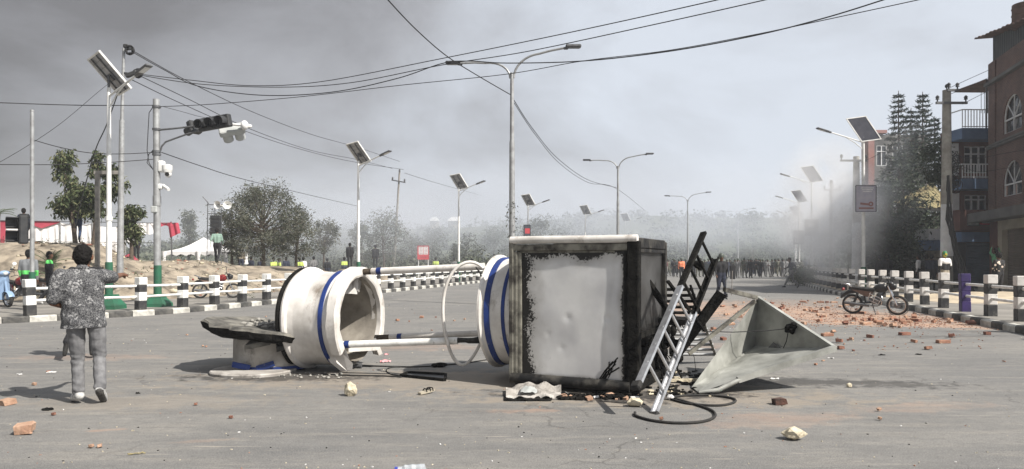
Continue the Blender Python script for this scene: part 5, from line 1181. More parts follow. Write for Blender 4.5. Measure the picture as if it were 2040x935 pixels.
# ================================================================ GROUND DEBRIS
t = thing('black_panel', 'flat black framed panel lying on the road between drum and collar', 'panel', G(842,749)); q = [G(798,748,0.02),G(886,757,0.02),G(888,746,0.03),G(815,742,0.03)]
for i in range(4): 
    mb = MB(); mb.bar(q[i].lerp(q[(i+1)%4],0.02),q[(i+1)%4].lerp(q[i],0.02),0.035,0.035); mb.build('frame_bar','charred',t,world=True)
mb = MB(); mb.add([v-Z3*0.008 for v in q],[(0,1,2,3)]); mb.build('sheet','mid_metal',t,world=True)
mb = MB(); mb.ball(G(878,727,0.035),(0.10,0.05,0.035),n=10,m=6); mb.ball(G(866,728,0.03),(0.05,0.04,0.03),n=10,m=6); tag(mb.build('burnt_lump','charred'),'small black burnt lump on the road near the hoop','lump')
mb = MB(); c = G(712,729,0.035); mb.cyl(c-Vector((0.05,0,0)),c+Vector((0.03,0,0)),0.03,n=12); mb.cyl(c+Vector((0.03,0,0)),c+Vector((0.06,0,0)),0.036,n=12); mb.cyl(c-Vector((0.08,0,0)),c-Vector((0.05,0,0)),0.018,n=8); tag(mb.build('plug','mid_metal'),'dark round cable plug on the road right of the drum','plug')
# sandal
t = thing('sandal', 'worn sandal with dark straps lying on the asphalt', 'sandal', G(848,785)); mb = MB(); mb.sheet(lambda a,b: (lerp(-0.10,0.12,a),(b-0.5)*0.075*(1-0.35*(2*a-1)**2),0.03+0.01*a),10,4,thick=0.022); mb.build('sole','facade_cream',t)
mb = MB()
for x_ in (-0.02,0.04,0.08): mb.tube([(x_,-0.04,0.03),(x_+0.01,-0.02,0.058),(x_+0.02,0.02,0.058),(x_+0.01,0.04,0.03)],0.007,6)
mb.ball((0.05,0,0.062),(0.04,0.018,0.010),n=8,m=5); mb.build('strap','charred',t); t.rotation_euler = (0,0,0.9)
def rock(name, label, cat, px, py, w, h, m, seed, group=None, flat=0.7):
    c = G(px,py); s_ = c.y/F; W_, H_ = w*s_, h*s_; bm = bmesh.new(); bmesh.ops.create_icosphere(bm, subdivisions=2, radius=0.5)
    for v in bm.verts:
        q = v.co.normalized(); k = 1+0.35*noise.noise(q*1.6+Vector((seed,0,0)))+0.12*noise.noise(q*4+Vector((0,seed,0))); v.co = Vector((q.x*0.5*k*W_, q.y*0.5*k*W_*0.8, q.z*0.5*k*H_*1.15))
    zm = min(v.co.z for v in bm.verts)
    for v in bm.verts: v.co.z -= zm+0.004
    me = bpy.data.meshes.new(name); bm.to_mesh(me); bm.free(); me.materials.append(MATS[m]); o = bpy.data.objects.new(name, me); COL.objects.link(o); o.location = c; return tag(o,label,cat,group)
rock('stone','upright pale pointed stone on the road below the drum','stone',698,789,27,26,'stone_pale',1.3)
rock('stone','pale lumpy stone beside the ladder foot below the box','stone',1265,810,30,15,'stone_pale',4.7)
rock('stone','flat whitish stone in the right foreground','stone',1582,876,44,20,'stone_pale',8.1)
rock('stone','small pale stone right below the leaning ladder','stone',1335,797,14,10,'paper',2.2)
rock('stone','crumpled pale chunk right of the fallen roof','stone',1692,772,11,8,'stone_pale',3.4)
# crumpled paper and cloth under the box
t = thing('crumpled_sheet','crumpled white plastic sheet with blue lettering tucked under the box corner','sheet',G(1065,795)); 
def crm(a,b):
    p = G(lerp(1008,1118,a),lerp(796,780,b)); p.z = max(0.008,0.03+0.07*noise.noise(Vector((a*2.7,b*1.5,1)))+0.035*noise.noise(Vector((a*6.3,b*7,4)))+0.03*b); return p
mb = MB(); mb.sheet(crm,22,10,smooth=False,thick=0.006); mb.build('sheet','shaded_grimy_white',t,world=True)
mb = MB(); mb.sheet(lambda a,b: G(lerp(1037,1070,a),lerp(792,780,b))+Z3*(0.055+0.035*math.sin(PI*a)*math.sin(PI*b)+0.02*noise.noise(Vector((a*5,b*5,3)))),12,8); mb.build('bag','sign_board',t,world=True)
mb = MB(); mb.sheet(lambda a,b: G(lerp(1004,1100,a),lerp(800,792,b))+Z3*(0.012+0.008*math.sin(a*20)),14,3,thick=0.004); mb.build('underside','charred',t,world=True)
mb = MB()
for k in range(90):
    px = R.uniform(1110,1275); c = G(px,lerp(787,797,R.random())); s_ = R.uniform(.015,.05)
    mb.box(c+Z3*s_*0.4,(s_*2.2,s_*1.3,s_*0.7),rot=Matrix.Rotation(R.uniform(0,3),3,'Z')@Matrix.Rotation(R.uniform(-.4,.4),3,'X'),mi=R.choice((0,0,0,0,1,2)))
tag(mb.build('ash_litter',['charred','paper','brick_pale']),'strip of burnt litter and ash along the foot of the box','litter',kind='stuff')
mb = MB()
for k in range(170):
    px = R.uniform(1290,1420); c = G(px,R.uniform(740,790)); s_ = R.uniform(.01,.04)
    mb.box(c+Z3*s_*0.4,(s_*2.4,s_*1.2,s_*0.7),rot=Matrix.Rotation(R.uniform(0,3),3,'Z')@Matrix.Rotation(R.uniform(-.6,.6),3,'X'),mi=R.choice((0,0,0,0,0,1,2)))
tag(mb.build('ash_litter',['charred','soot_metal','stone_pale']),'heap of black ash and scraps between the box and the fallen roof','litter',kind='stuff')
mb = MB(); mb.bar(G(1330,758,0.03),G(1397,757,0.03),0.05,0.03); tag(mb.build('pale_stick','stone_pale'),'pale flat stick lying in the ash beside the fallen roof','stick')
# plastic bottle at the bottom edge
t = thing('plastic_bottle','crushed clear plastic bottle with blue cap at the bottom edge','bottle',G(816,943)); mb = MB(); mb.lathe((-0.085,0,0.03),(1,0.1,0),[(0,0.0),(0,0.012),(0.03,0.014),(0.05,0.03),(0.08,0.026),(0.10,0.032),(0.13,0.025),(0.16,0.033),(0.19,0.03),(0.2,0.0)],n=14,jit=lambda p,t_:Vector((0,0.006*noise.noise(p*60),0.006*noise.noise(p*50)))); mb.build('body','bottle',t)
mb = MB(); mb.cyl((-0.105,0,0.03),(-0.083,0,0.03),0.016,n=12); mb.build('cap','plastic_blue',t)
# ---- bricks
def brick_mesh(seed, kind):
    rr_ = random.Random(seed); bm = bmesh.new(); bmesh.ops.create_cube(bm,size=1); L_, W_, H_ = (0.23,0.11,0.06) if kind == 0 else (rr_.uniform(.10,.15),0.105,0.06) if kind == 1 else (rr_.uniform(.05,.09),rr_.uniform(.045,.08),rr_.uniform(.03,.055))
    bmesh.ops.bevel(bm, geom=bm.edges[:], offset=0.06, segments=1, affect='EDGES')
    for v in bm.verts:
        v.co = Vector((v.co.x*L_,v.co.y*W_,v.co.z*H_))
        if kind and v.co.x > 0: v.co.x *= 1+rr_.uniform(-.25,.25); v.co.y *= 1+rr_.uniform(-.15,.15)
        v.co += Vector((rr_.uniform(-1,1),rr_.uniform(-1,1),rr_.uniform(-1,1)))*(0.002 if kind==0 else 0.006)
    zm = min(v.co.z for v in bm.verts)
    for v in bm.verts: v.co.z -= zm
    me = bpy.data.meshes.new('brick'); bm.to_mesh(me); bm.free(); me.materials.append(MATS['brick_orange']); return me
BM = [[brick_mesh(k*10+j,k) for j in range(4)] for k in range(3)]
def put_brick(c, kind, m, rz=None, label=None, group=None, cat='brick', z=0.0, tilt=0.0):
    o = bpy.data.objects.new('brick', R.choice(BM[kind])); COL.objects.link(o); o.location = (c.x,c.y,z+abs(tilt)*0.04)
    o.rotation_euler = (tilt,R.uniform(-.12,.12)*(kind>0),R.uniform(0,PI) if rz is None else rz); o.material_slots[0].link = 'OBJECT'; o.material_slots[0].material = MATS[m]
    return tag(o,label,cat,group)
mats4 = ['brick_orange','brick_orange','brick_pale','brick_dark','brick_pale']
gb = 'bricks and brick halves in the rubble spread beside the motorbike'
cnt = 0
while cnt < 110:
    q = R.random(); px, py = (R.gauss(1830,75),R.gauss(640,5.5)) if q < .42 else (R.gauss(1620,70),R.gauss(632,8)) if q < .62 else (R.uniform(1500,1700),R.gauss(612,8)) if q < .82 else (R.uniform(1560,1990),R.uniform(628,690)) if q < .93 else (R.uniform(1400,1560),R.uniform(600,640))
    if py < 596 or px > 2030: continue
    c = G(px,py)
    if c.x > LX(KERBR,c.y)-0.15: continue
    put_brick(c, R.choice((0,1,1,2,2,2,2)), R.choice(mats4), label='orange brick or brick fragment in the rubble spread beside the parked motorbike', group=gb, tilt=R.choice((0,0,R.uniform(-.6,.6))), z=R.uniform(-0.01,0.015)); cnt += 1
mb = MB()
for k in range(2400):
    q = R.random(); px, py = (R.gauss(1830,95),R.gauss(640,7)) if q < .45 else (R.gauss(1640,90),R.gauss(630,11)) if q < .75 else (R.uniform(1480,1720),R.gauss(611,8)) if q < .93 else (R.uniform(1400,2000),R.uniform(600,700))
    if py < 596: continue
    c = G(px,py)
    if c.x > LX(KERBR,c.y)-0.03: continue
    s_ = R.uniform(.006,.026); mb.box(c+Z3*s_*0.3,(s_*R.uniform(.8,1.8),s_,s_*R.uniform(.5,.9)),rot=Matrix.Rotation(R.uniform(0,3),3,'Z')@Matrix.Rotation(R.uniform(-.5,.5),3,'X'),mi=R.choice((0,0,1,2)))
tag(mb.build('brick_rubble',['brick_orange','brick_pale','brick_dark']),'carpet of small broken brick chips on the right side of the road','rubble',kind='stuff')
gl = 'small loose brick pieces scattered over the open asphalt'
for (px,py,k) in ((404,692,2),(372,669,2),(410,693,2),(68,768,2),(107,828,2),(182,893,2),(199,892,2),(792,640,1),(815,642,2),(840,634,1),(868,634,2),(905,640,2),(926,638,2),(860,660,2),(793,673,2),(390,808,2),(1440,612,0),(1450,628,1),(1421,657,1),(1440,678,1),(1416,660,2),(1456,648,0),(1480,655,1),(1625,728,2),(1648,668,1),(1674,696,1),(1690,680,2),(1700,700,2),(1752,820,2),(1849,697,1),(1820,683,1),(1752,838,2),(2000,722,2),(1675,693,2),(1722,680,2),(460,834,2),(1318,838,2),(1505,640,2),(1545,642,2),(96,742,2),(1640,720,2),(530,632,2)):
    put_brick(G(px,py),k,R.choice(mats4),label='small loose orange brick piece lying scattered on the open asphalt',group=gl,tilt=R.uniform(-.3,.3)).scale = (lerp(.5,1,sstep(650,610,py)) if k==2 else .8,)*3
put_brick(G(50,864),1,'brick_pale',rz=0.25,label='largest loose orange brick, at the bottom left in front of the walking man').scale = (1.1,1.2,1.35)
put_brick(G(14,807),1,'brick_pale',rz=1.2,label='orange half brick at the left edge of the road')
put_brick(G(1552,806),1,'brick_burnt',rz=0.1,label='dark burnt brick on the road below the fallen roof')
put_brick(G(1648,670),0,'brick_orange',rz=0.2,label='whole orange brick lying alone right of the fallen roof tip')
put_brick(G(1879,684),0,'brick_orange',rz=0.1,label='whole red brick alone on the asphalt below the white post')
put_brick(G(1802,668),0,'brick_dark',rz=0.3,label='dark red brick alone in front of the rubble band')
# chips, scraps and litter
mb = MB()
for k in range(1100):
    y_ = 5.2+28*R.random()**1.8; x_ = R.uniform(-0.75,0.75)*y_; s_ = R.uniform(.002,.008)*(1+y_*0.05)
    if x_ > LX(KERBR,y_)-0.1 or (y_ > 15 and x_ < LX(KERBL,y_)+0.1): continue
    mb.box(Vector((x_,y_,s_*0.3)),(s_*R.uniform(1,2.4),s_,s_*0.7),rot=Matrix.Rotation(R.uniform(0,3),3,'Z')@Matrix.Rotation(R.uniform(-.4,.4),3,'X'),mi=R.choice((0,0,0,1,2,3,3)))
tag(mb.build('grit',['stone_pale','brick_orange','paper','charred']),'loose grit and tiny scraps scattered all over the asphalt','grit',kind='stuff')
def scrap(label, px, py, w, m, seed, cat='scrap', hh=0.02, asp=0.5):
    c = G(px,py); s_ = w*c.y/F; mb = MB(); mb.sheet(lambda a,b: ((a-0.5)*s_*(1-0.3*abs(b-0.5)),(b-0.5)*s_*asp*(1+0.4*math.sin(a*5+seed)),0.008+hh*abs(noise.noise(Vector((a*3,b*3,seed))))),7,4,smooth=False,thick=0.004)
    o = mb.build('scrap',m); o.location = c; o.rotation_euler = (0,0,R.uniform(-.5,.5)); return tag(o,label,cat)
scrap('pink torn paper scrap right of the white drum',768,722,22,'paper_pink',1,hh=0.06)
scrap('small pink paper scrap above the larger one',770,708,10,'paper_pink',2,hh=0.05)
scrap('long white paper scrap left of the walking man\'s shoes',102,743,18,'paper',3); scrap('small round white scrap near the left edge',38,747,11,'paper',4); scrap('dark leaf shaped scrap in front of the walking man',94,817,28,'charred',5)
scrap('pale stick shaped scrap in the left foreground',272,906,34,'tin_yellow',6,asp=0.12); scrap('dark flat scrap right of the walking man',275,785,9,'charred',7); scrap('white scrap left of the right foreground stone',1543,756,18,'paper',8,asp=0.3)
scrap('white scrap on the tip of the fallen roof shadow',1655,715,12,'paper',9); scrap('black scrap on the right asphalt, left one of two',1756,708,15,'charred',10); scrap('black scrap on the right asphalt, right one of two',1830,707,14,'charred',11)
# ================================================================ PEOPLE
def shirt_mat():
    m = bpy.data.materials.new('floral_shirt'); m.use_nodes = True; t = m.node_tree; L = t.links; b = t.nodes['Principled BSDF']; b.inputs['Roughness'].default_value = 0.85
    co = N(t,'ShaderNodeTexCoord'); n = N(t,'ShaderNodeTexNoise'); n.inputs['Scale'].default_value = 46; n.inputs['Detail'].default_value = 3; n.inputs['Distortion'].default_value = 1.6; L.new(co.outputs['Object'],n.inputs['Vector'])
    def M2(op,a,c=None):
        q = N(t,'ShaderNodeMath',operation=op)
        for i,vv in enumerate((a,c)):
            if vv is None: continue
            if isinstance(vv,(int,float)): q.inputs[i].default_value = vv
            else: L.new(vv,q.inputs[i])
        return q.outputs[0]
    band = M2('LESS_THAN', M2('ABSOLUTE', M2('SUBTRACT', n.outputs[0], 0.5)), 0.028)
    vo = N(t,'ShaderNodeTexVoronoi'); vo.inputs['Scale'].default_value = 9.5; L.new(co.outputs['Object'],vo.inputs['Vector'])
    n2 = N(t,'ShaderNodeTexNoise'); n2.inputs['Scale'].default_value = 45; n2.inputs['Detail'].default_value = 2; L.new(co.outputs['Object'],n2.inputs['Vector'])
    fl = M2('MULTIPLY', M2('LESS_THAN', vo.outputs['Distance'], 0.36), M2('GREATER_THAN', n2.outputs[0], 0.53))
    fac = M2('MAXIMUM', M2('MULTIPLY',band,0.7), M2('MULTIPLY', fl, 0.85))
    fac = M2('MAXIMUM', fac, M2('MULTIPLY', M2('GREATER_THAN', n2.outputs[0], 0.62), 0.35))
    mx = N(t,'ShaderNodeMix',data_type='RGBA'); L.new(fac,mx.inputs[0]); mx.inputs[6].default_value = (0.022,0.023,0.027,1); mx.inputs[7].default_value = (0.30,0.30,0.30,1); L.new(mx.outputs[2],b.inputs['Base Color'])
    MATS['floral_shirt'] = m
shirt_mat()
def floral_dark():
    m = bpy.data.materials.new('floral_dark'); m.use_nodes = True; t = m.node_tree; L = t.links; b = t.nodes['Principled BSDF']; b.inputs['Roughness'].default_value = 0.85
    co = N(t,'ShaderNodeTexCoord'); vo = N(t,'ShaderNodeTexVoronoi'); vo.inputs['Scale'].default_value = 9; L.new(co.outputs['Object'],vo.inputs['Vector'])
    r = N(t,'ShaderNodeValToRGB'); r.color_ramp.interpolation = 'CONSTANT'; r.color_ramp.elements[0].color = (0.6,0.5,0.42,1); r.color_ramp.elements[1].position = 0.36; r.color_ramp.elements[1].color = (0.01,0.01,0.01,1)
    L.new(vo.outputs['Distance'],r.inputs[0]); L.new(r.outputs[0],b.inputs['Base Color']); MATS['floral_dark'] = m
floral_dark()
def zband(name, base, band, z0, z1):
    m = bpy.data.materials.new(name); m.use_nodes = True; t = m.node_tree; L = t.links; b = t.nodes['Principled BSDF']; b.inputs['Roughness'].default_value = 0.8
    co = N(t,'ShaderNodeTexCoord'); sp_ = N(t,'ShaderNodeSeparateXYZ'); L.new(co.outputs['Object'],sp_.inputs[0]); r = N(t,'ShaderNodeValToRGB'); r.color_ramp.interpolation = 'CONSTANT'
    r.color_ramp.elements[0].color = (*base,1); r.color_ramp.elements[1].position = z0/2; r.color_ramp.elements[1].color = (*band,1); q = r.color_ramp.elements.new(z1/2); q.color = (*base,1)
    mm = N(t,'ShaderNodeMath',operation='MULTIPLY'); mm.inputs[1].default_value = .5; L.new(sp_.outputs['Z'],mm.inputs[0]); L.new(mm.outputs[0],r.inputs[0]); L.new(r.outputs[0],b.inputs['Base Color']); MATS[name] = m
zband('vest_waist',(.16,.17,.18),(.12,.62,.14),.98,1.14); zband('vest_shoulder',(.012,.012,.014),(.12,.62,.14),1.34,1.60); zband('vest_chest',(.05,.055,.07),(.50,.62,.14),1.15,1.42)
STAND = dict(pel=(0,0,.93), wst=(0,0,1.08), chs=(0,0,1.29), nck=(0,0,1.47), hed=(0,.015,1.615),
  shL=(-.185,0,1.395), elL=(-.235,-.03,1.12), wrL=(-.22,.06,.88), shR=(.185,0,1.395), elR=(.235,-.03,1.12), wrR=(.22,.06,.88),
  hpL=(-.095,0,.90), knL=(-.10,.03,.50), anL=(-.10,-.02,.095), toL=(-.12,.15,.035), hpR=(.095,0,.90), knR=(.10,.03,.50), anR=(.10,-.02,.095), toR=(.12,.15,.035))
def segs_of(p, fat=1.0, helmet=False, thin=False):
    g = lambda k: Vector(p[k]); S_ = []
    def s(a, ra, b, rb, reg): S_.append((Vector(a), ra, Vector(b), rb, reg))
    sd = (g('shR')-g('shL')).normalized(); f = 0.9 if thin else 1.0
    for k in (-1,1):
        s(g('pel')+sd*.07*k, .112*fat*f, g('wst')+sd*.062*k, .105*fat*f, 'bot'); s(g('wst')+sd*.06*k-Vector((0,0,.02)), .112*fat*f, g('chs')+sd*.085*k, .122*fat*f, 'top')
        s(g('chs')+sd*.075*k, .118*fat*f, g('chs')+sd*.10*k+Vector((0,0,.09)), .088*f, 'top')
    s(g('chs')+Vector((0,0,.10)), .085*f, g('nck')-Vector((0,0,.03)), .062*f, 'top')
    s(g('nck')-Vector((0,0,.05)), .056, g('hed')-Vector((0,.01,.05)), .052, 'skin')
    h = g('hed'); fd = Vector(p.get('face',(0,1,0))).normalized()
    s(h+Vector((0,0,.022)), .092, h+fd*.012-Vector((0,0,.02)), .083, 'skin'); s(h+fd*.03-Vector((0,0,.05)), .062, h+fd*.045-Vector((0,0,.085)), .040, 'skin')
    s(h+fd*.090-Vector((0,0,.0)), .012, h+fd*.105-Vector((0,0,.028)), .017, 'skin')
    e_ = fd.cross(Z3).normalized()
    for k in (-1,1): s(h+e_*.088*k+Vector((0,0,.01)), .020, h+e_*.090*k-Vector((0,0,.02)), .015, 'skin')
    if helmet: s(h+Vector((0,0,.045))-fd*.01, .122, h+Vector((0,0,.03))-fd*.02, .125, 'hair')
    else: s(h+Vector((0,0,.045))-fd*.012, .101, h-fd*.028+Vector((0,0,.0)), .094, 'hair'); s(h-fd*.03+Vector((0,0,.0)), .085, h-fd*.035-Vector((0,0,.045)), .066, 'hair')
    for k in 'LR':
        s(g('sh'+k), .072*f*fat, g('sh'+k).lerp(g('el'+k),.5), .060*fat*f, 'top'); sl = .62 if p.get('short',False) else 1.0
        s(g('sh'+k).lerp(g('el'+k),.4), .062*fat*f, g('sh'+k).lerp(g('el'+k),.98 if not p.get('short') else .85), .05*f*fat, 'top')
        s(g('sh'+k).lerp(g('el'+k),.8), .042, g('el'+k), .041, 'skin' if p.get('short') else 'top')
        s(g('el'+k), .041, g('wr'+k), .028, 'skin' if p.get('short') else 'top')
        d = (g('wr'+k)-g('el'+k)).normalized(); w = g('wr'+k); pt = p.get('point','')==k
        sd2 = d.cross(Vector((0.3,0.2,1))).normalized(); up2 = sd2.cross(d).normalized()
        s(w, .026, w+d*.045, .026, 'skin'); s(w+d*.04+sd2*.016, .018, w+d*.085+sd2*.018, .016, 'skin'); s(w+d*.04-sd2*.016, .018, w+d*.085-sd2*.018, .016, 'skin')
        for q in range(4):
            o_ = sd2*(.027-.018*q); L_ = (.075,.08,.075,.058)[q]; c_ = 0.25 if (pt and q==0) else 0.95
            a_ = w+d*.085+o_; b_ = a_+(d*math.cos(c_*.5)-up2*math.sin(c_*.5))*L_*.5; s(a_, .0095, b_, .009, 'skin'); s(b_, .009, b_+(d*math.cos(c_*1.3)-up2*math.sin(c_*1.3))*L_*.5, .0075, 'skin')
        s(w+d*.03+sd2*.024, .012, w+d*.065+sd2*.048-up2*.01, .010, 'skin'); s(w+d*.065+sd2*.048-up2*.01, .010, w+d*.095+sd2*.045-up2*.02, .008, 'skin')
        s(g('hp'+k), .098*fat, g('kn'+k), .068*fat, 'bot'); s(g('kn'+k), .066*fat, g('an'+k)+Vector((0,0,.03)), .050*fat, 'bot')
        ft = (g('to'+k)-g('an'+k)).normalized(); dn = Vector((0,0,-.03))
        s(g('an'+k), .042, g('an'+k)+dn-ft*.04, .040, 'shoe'); s(g('an'+k)+dn-ft*.02, .042, g('to'+k)-ft*.03, .036, 'shoe'); s(g('to'+k)-ft*.06, .040, g('to'+k), .033, 'shoe')
    return S_
def soup(S_, grow=0.0, n=10):
    mb = MB()
    for a, ra, b, rb, _ in S_:
        ra += grow; rb += grow
        if (b-a).length < 1e-4: b = a+Vector((0,0,1e-3))
        d = (b-a).normalized(); _, x, z = frame_of(a,b); prof = []
        for i in range(4): t_ = PI/2*i/4; prof.append((-ra*math.cos(t_), ra*math.sin(t_)))
        prof.append((0,ra)); L_ = (b-a).length; prof.append((L_,rb))
        for i in range(1,5): t_ = PI/2*i/4; prof.append((L_+rb*math.sin(t_), max(rb*math.cos(t_),1e-4)))
        prof[0] = (prof[0][0],1e-4); mb.lathe(a,d,prof,n=n)
    return mb
def remeshed(name, mb, voxel, smooth=3, fac=0.5, parent=None):
    me = bpy.data.meshes.new('tmp'); me.from_pydata([tuple(v) for v in mb.v],[],mb.f); ob = bpy.data.objects.new('tmp',me); COL.objects.link(ob)
    md = ob.modifiers.new('r','REMESH'); md.mode = 'VOXEL'; md.voxel_size = voxel; md.use_smooth_shade = True
    if smooth: sm = ob.modifiers.new('s','SMOOTH'); sm.iterations = smooth; sm.factor = fac
    dg = bpy.context.evaluated_depsgraph_get(); dg.update(); out = bpy.data.meshes.new_from_object(ob.evaluated_get(dg)); out.name = name
    bpy.data.objects.remove(ob); bpy.data.meshes.remove(me); out.polygons.foreach_set('use_smooth',[True]*len(out.polygons)); return out
REG = ['skin','top','bot','shoe','hair']
def assign(me, S_, hem=None):
    for i, pl in enumerate(me.polygons):
        c = pl.center; best = 1e9; r_ = 0
        for a, ra, b, rb, reg in S_:
            ab = b-a; t_ = max(0,min(1,(c-a).dot(ab)/max(ab.length_squared,1e-9))); d = (c-(a+ab*t_)).length-(ra+(rb-ra)*t_)
            if d < best: best = d; r_ = REG.index(reg)
        pl.material_index = r_
def figure_mesh(pose, voxel=0.024, fat=1.0, helmet=False, smooth=2):
    p = dict(STAND); p.update(pose); S_ = segs_of(p, fat, helmet); me = remeshed('person', soup(S_, n=8), voxel, smooth)
    for r_ in REG: me.materials.append(MATS['cloth_black'])
    S2 = [q for q in S_]
    assign(me, S2); return me
def person(me, label, loc, rz, mats_, group=None, sc=1.0, cat='person'):
    o = bpy.data.objects.new('person', me); COL.objects.link(o); o.location = loc; o.rotation_euler = (0,0,rz); o.scale = (sc,)*3
    for i, m in enumerate(mats_): o.material_slots[i].link = 'OBJECT'; o.material_slots[i].material = MATS[m]
    return tag(o, label, cat, group)
# ---- the walking man in front
PM = dict(STAND); PM.update(dict(pel=(-.02,-.02,.93), wst=(-.03,0,1.08), chs=(-.045,.02,1.28), nck=(-.05,.03,1.465), hed=(-.035,.06,1.60), face=(.12,1,-.05),
  shL=(-.245,.0,1.385), elL=(-.315,-.05,1.115), wrL=(-.19,.10,1.05), shR=(.155,.02,1.385), elR=(.265,.19,1.375), wrR=(.345,.40,1.395),
  hpL=(-.105,-.01,.90), knL=(-.085,.08,.50), anL=(-.075,.03,.10), toL=(-.12,.16,.035), hpR=(.095,-.02,.90), knR=(.125,.03,.51), anR=(.135,-.14,.16), toR=(.165,-.04,.035), short=True, point='R'))
MAN = thing('person','man seen from behind in floral grey shirt and grey jeans pointing right','person',(G(172,803).x,G(172,803).y,0),0.50); MAN.scale = (0.965,)*3
man_h = 1.0
SM = segs_of(PM, 1.0)
bodyS = [(a,ra-(0.012 if reg in('top','bot') else 0),b,rb-(0.012 if reg in('top','bot') else 0),reg) for a,ra,b,rb,reg in SM if reg in ('skin','top','bot')]
me = remeshed('body', soup(bodyS), 0.0085, 2, 0.5); me.materials.append(MATS['skin']); o = bpy.data.objects.new('body',me); COL.objects.link(o); o.parent = MAN
hairS = [q for q in SM if q[4]=='hair']; me = remeshed('hair', soup(hairS,-0.004), 0.008, 2)
for v in me.vertices: v.co += v.normal*(0.010*noise.noise(v.co*45)+0.006*noise.noise(v.co*90))
me.materials.append(MATS['hair_black']); o = bpy.data.objects.new('hair',me); COL.objects.link(o); o.parent = MAN
shS = [(a,ra+.020,b,rb+.022,reg) for a,ra,b,rb,reg in SM if reg=='top']
for k in (-1,1): shS.append((Vector((-.035+.085*k,.0,1.10)),.125,Vector((-.018+.098*k,-.01,.78)),.125,'top'))
shS.append((Vector((-.03,.0,1.10)),.125,Vector((-.02,-.02,.78)),.135,'top')); shS.append((Vector((-.045,.01,1.455)),.07,Vector((-.045,.02,1.475)),.066,'top'))
me = remeshed('shirt', soup(shS), 0.012, 3)
bm = bmesh.new(); bm.from_mesh(me); bmesh.ops.bisect_plane(bm, geom=bm.verts[:]+bm.edges[:]+bm.faces[:], plane_co=(0,0,.835), plane_no=(0.04,0,-1), clear_outer=True)
for v in bm.verts:
    c = v.co; f_ = 0.005*math.sin(c.z*40+c.x*26+4*noise.noise(c*4))*sstep(1.35,1.0,c.z)+0.011*noise.noise(Vector((c.x*7,c.y*7,c.z*11))); v.co = c+v.normal*f_
bm.to_mesh(me); bm.free(); me.materials.append(MATS['floral_shirt']); o = bpy.data.objects.new('shirt',me); COL.objects.link(o); o.parent = MAN
me = remeshed('collar', soup([(Vector((-.105,-.01,1.475)),.018,Vector((-.045,-.045,1.49)),.020,'top'),(Vector((-.045,-.045,1.49)),.020,Vector((.015,-.01,1.475)),.018,'top'),(Vector((.015,-.01,1.475)),.018,Vector((.02,.05,1.46)),.014,'top'),(Vector((-.105,-.01,1.475)),.018,Vector((-.11,.05,1.46)),.014,'top')]),0.009,2); me.materials.append(MATS['floral_shirt']); o = bpy.data.objects.new('collar',me); COL.objects.link(o); o.parent = MAN
trS = [(a,ra+(.002 if a.z<.92 else -.012),b,rb+(-.03 if b.z>1 else .004 if b.z>.4 else .014),reg) for a,ra,b,rb,reg in SM if reg=='bot']
me = remeshed('trousers', soup(trS), 0.011, 3)
bm = bmesh.new(); bm.from_mesh(me)
for v in bm.verts:
    c = v.co; k = sstep(.35,.12,c.z)+sstep(.62,.50,c.z)*sstep(.38,.48,c.z)+sstep(.75,.86,c.z); v.co = c+v.normal*(0.0035*math.sin(c.z*95+c.x*18+5*noise.noise(c*7))*k+0.007*noise.noise(Vector((c.x*9,c.y*9,c.z*16))))
bm.to_mesh(me); bm.free(); me.materials.append(MATS['jeans_grey']); o = bpy.data.objects.new('trousers',me); COL.objects.link(o); o.parent = MAN
for k, s_ in (('L',1),('R',1)):
    an, to = Vector(PM['an'+k]), Vector(PM['to'+k]); S_ = [q for q in SM if q[4]=='shoe' and (q[0]-an).length < .35 and (q[0].x > 0) == (k=='R')]
    me = remeshed('shoe', soup(S_,0.010), 0.009, 2); me.materials.append(MATS['shoe_white']); me.materials.append(MATS['sole']); d = (to-an).normalized(); up = Vector((0,0,1)); low = (Vector((0,0,1))-d*d.z).normalized()
    base = to
    for pl in me.polygons:
        h_ = (pl.center-to).dot(Vector((0,-0.75,-0.66)) if k=='R' else Vector((0,0,-1)))
        pl.material_index = 1 if ((k=='R' and pl.normal.dot(Vector((0,-0.85,-0.5)))>0.55) or (k=='L' and pl.center.z<0.012)) else 0
    o = bpy.data.objects.new('shoe',me); COL.objects.link(o); o.parent = MAN
mb = MB(); mb.box(Vector(PM['wrL'])+Vector((.02,.10,.02)),(.075,.012,.15),rot=Matrix.Rotation(-.6,3,'X'),bev=.004); ph = mb.build('phone','bike_black'); ph.location = MAN.location; ph.rotation_euler = (0,0,.5); tag(ph,'black phone held low in the left hand of the man in the floral shirt','phone')
# man running ahead, hidden behind him but for one raised dark shoe
WALK = dict(knL=(-.10,.16,.52), anL=(-.10,.20,.12), toL=(-.11,.36,.05), knR=(.10,.02,.50), anR=(.10,-.26,.16), toR=(.11,-.16,.04), elL=(-.25,-.12,1.14), wrL=(-.24,-.14,.90), elR=(.25,.04,1.13), wrR=(.24,.20,.95))
RUN = dict(STAND); RUN.update(dict(knL=(-.15,.16,.52), anL=(-.26,-.22,.27), toL=(-.28,-.24,.10), knR=(.10,.05,.50), anR=(.09,0,.10), toR=(.10,.16,.04), elL=(-.20,-.10,1.16), wrL=(-.12,.08,1.05), elR=(.18,-.08,1.15), wrR=(.10,.12,1.1)))
f_run = figure_mesh(RUN, 0.016)
p_ = G(171,714); person(f_run,'runner in dark clothes almost hidden behind the man in the floral shirt',(p_.x,p_.y,0.0),0.5,['skin','cloth_black','cloth_black','rubber','hair_black'],sc=0.97)
V = 0.026
f_stand = figure_mesh({}, V); f_stand_h = figure_mesh({}, V, helmet=True, fat=1.12)
f_walk = figure_mesh(WALK, V); f_walk_h = figure_mesh(WALK, V, helmet=True, fat=1.12)
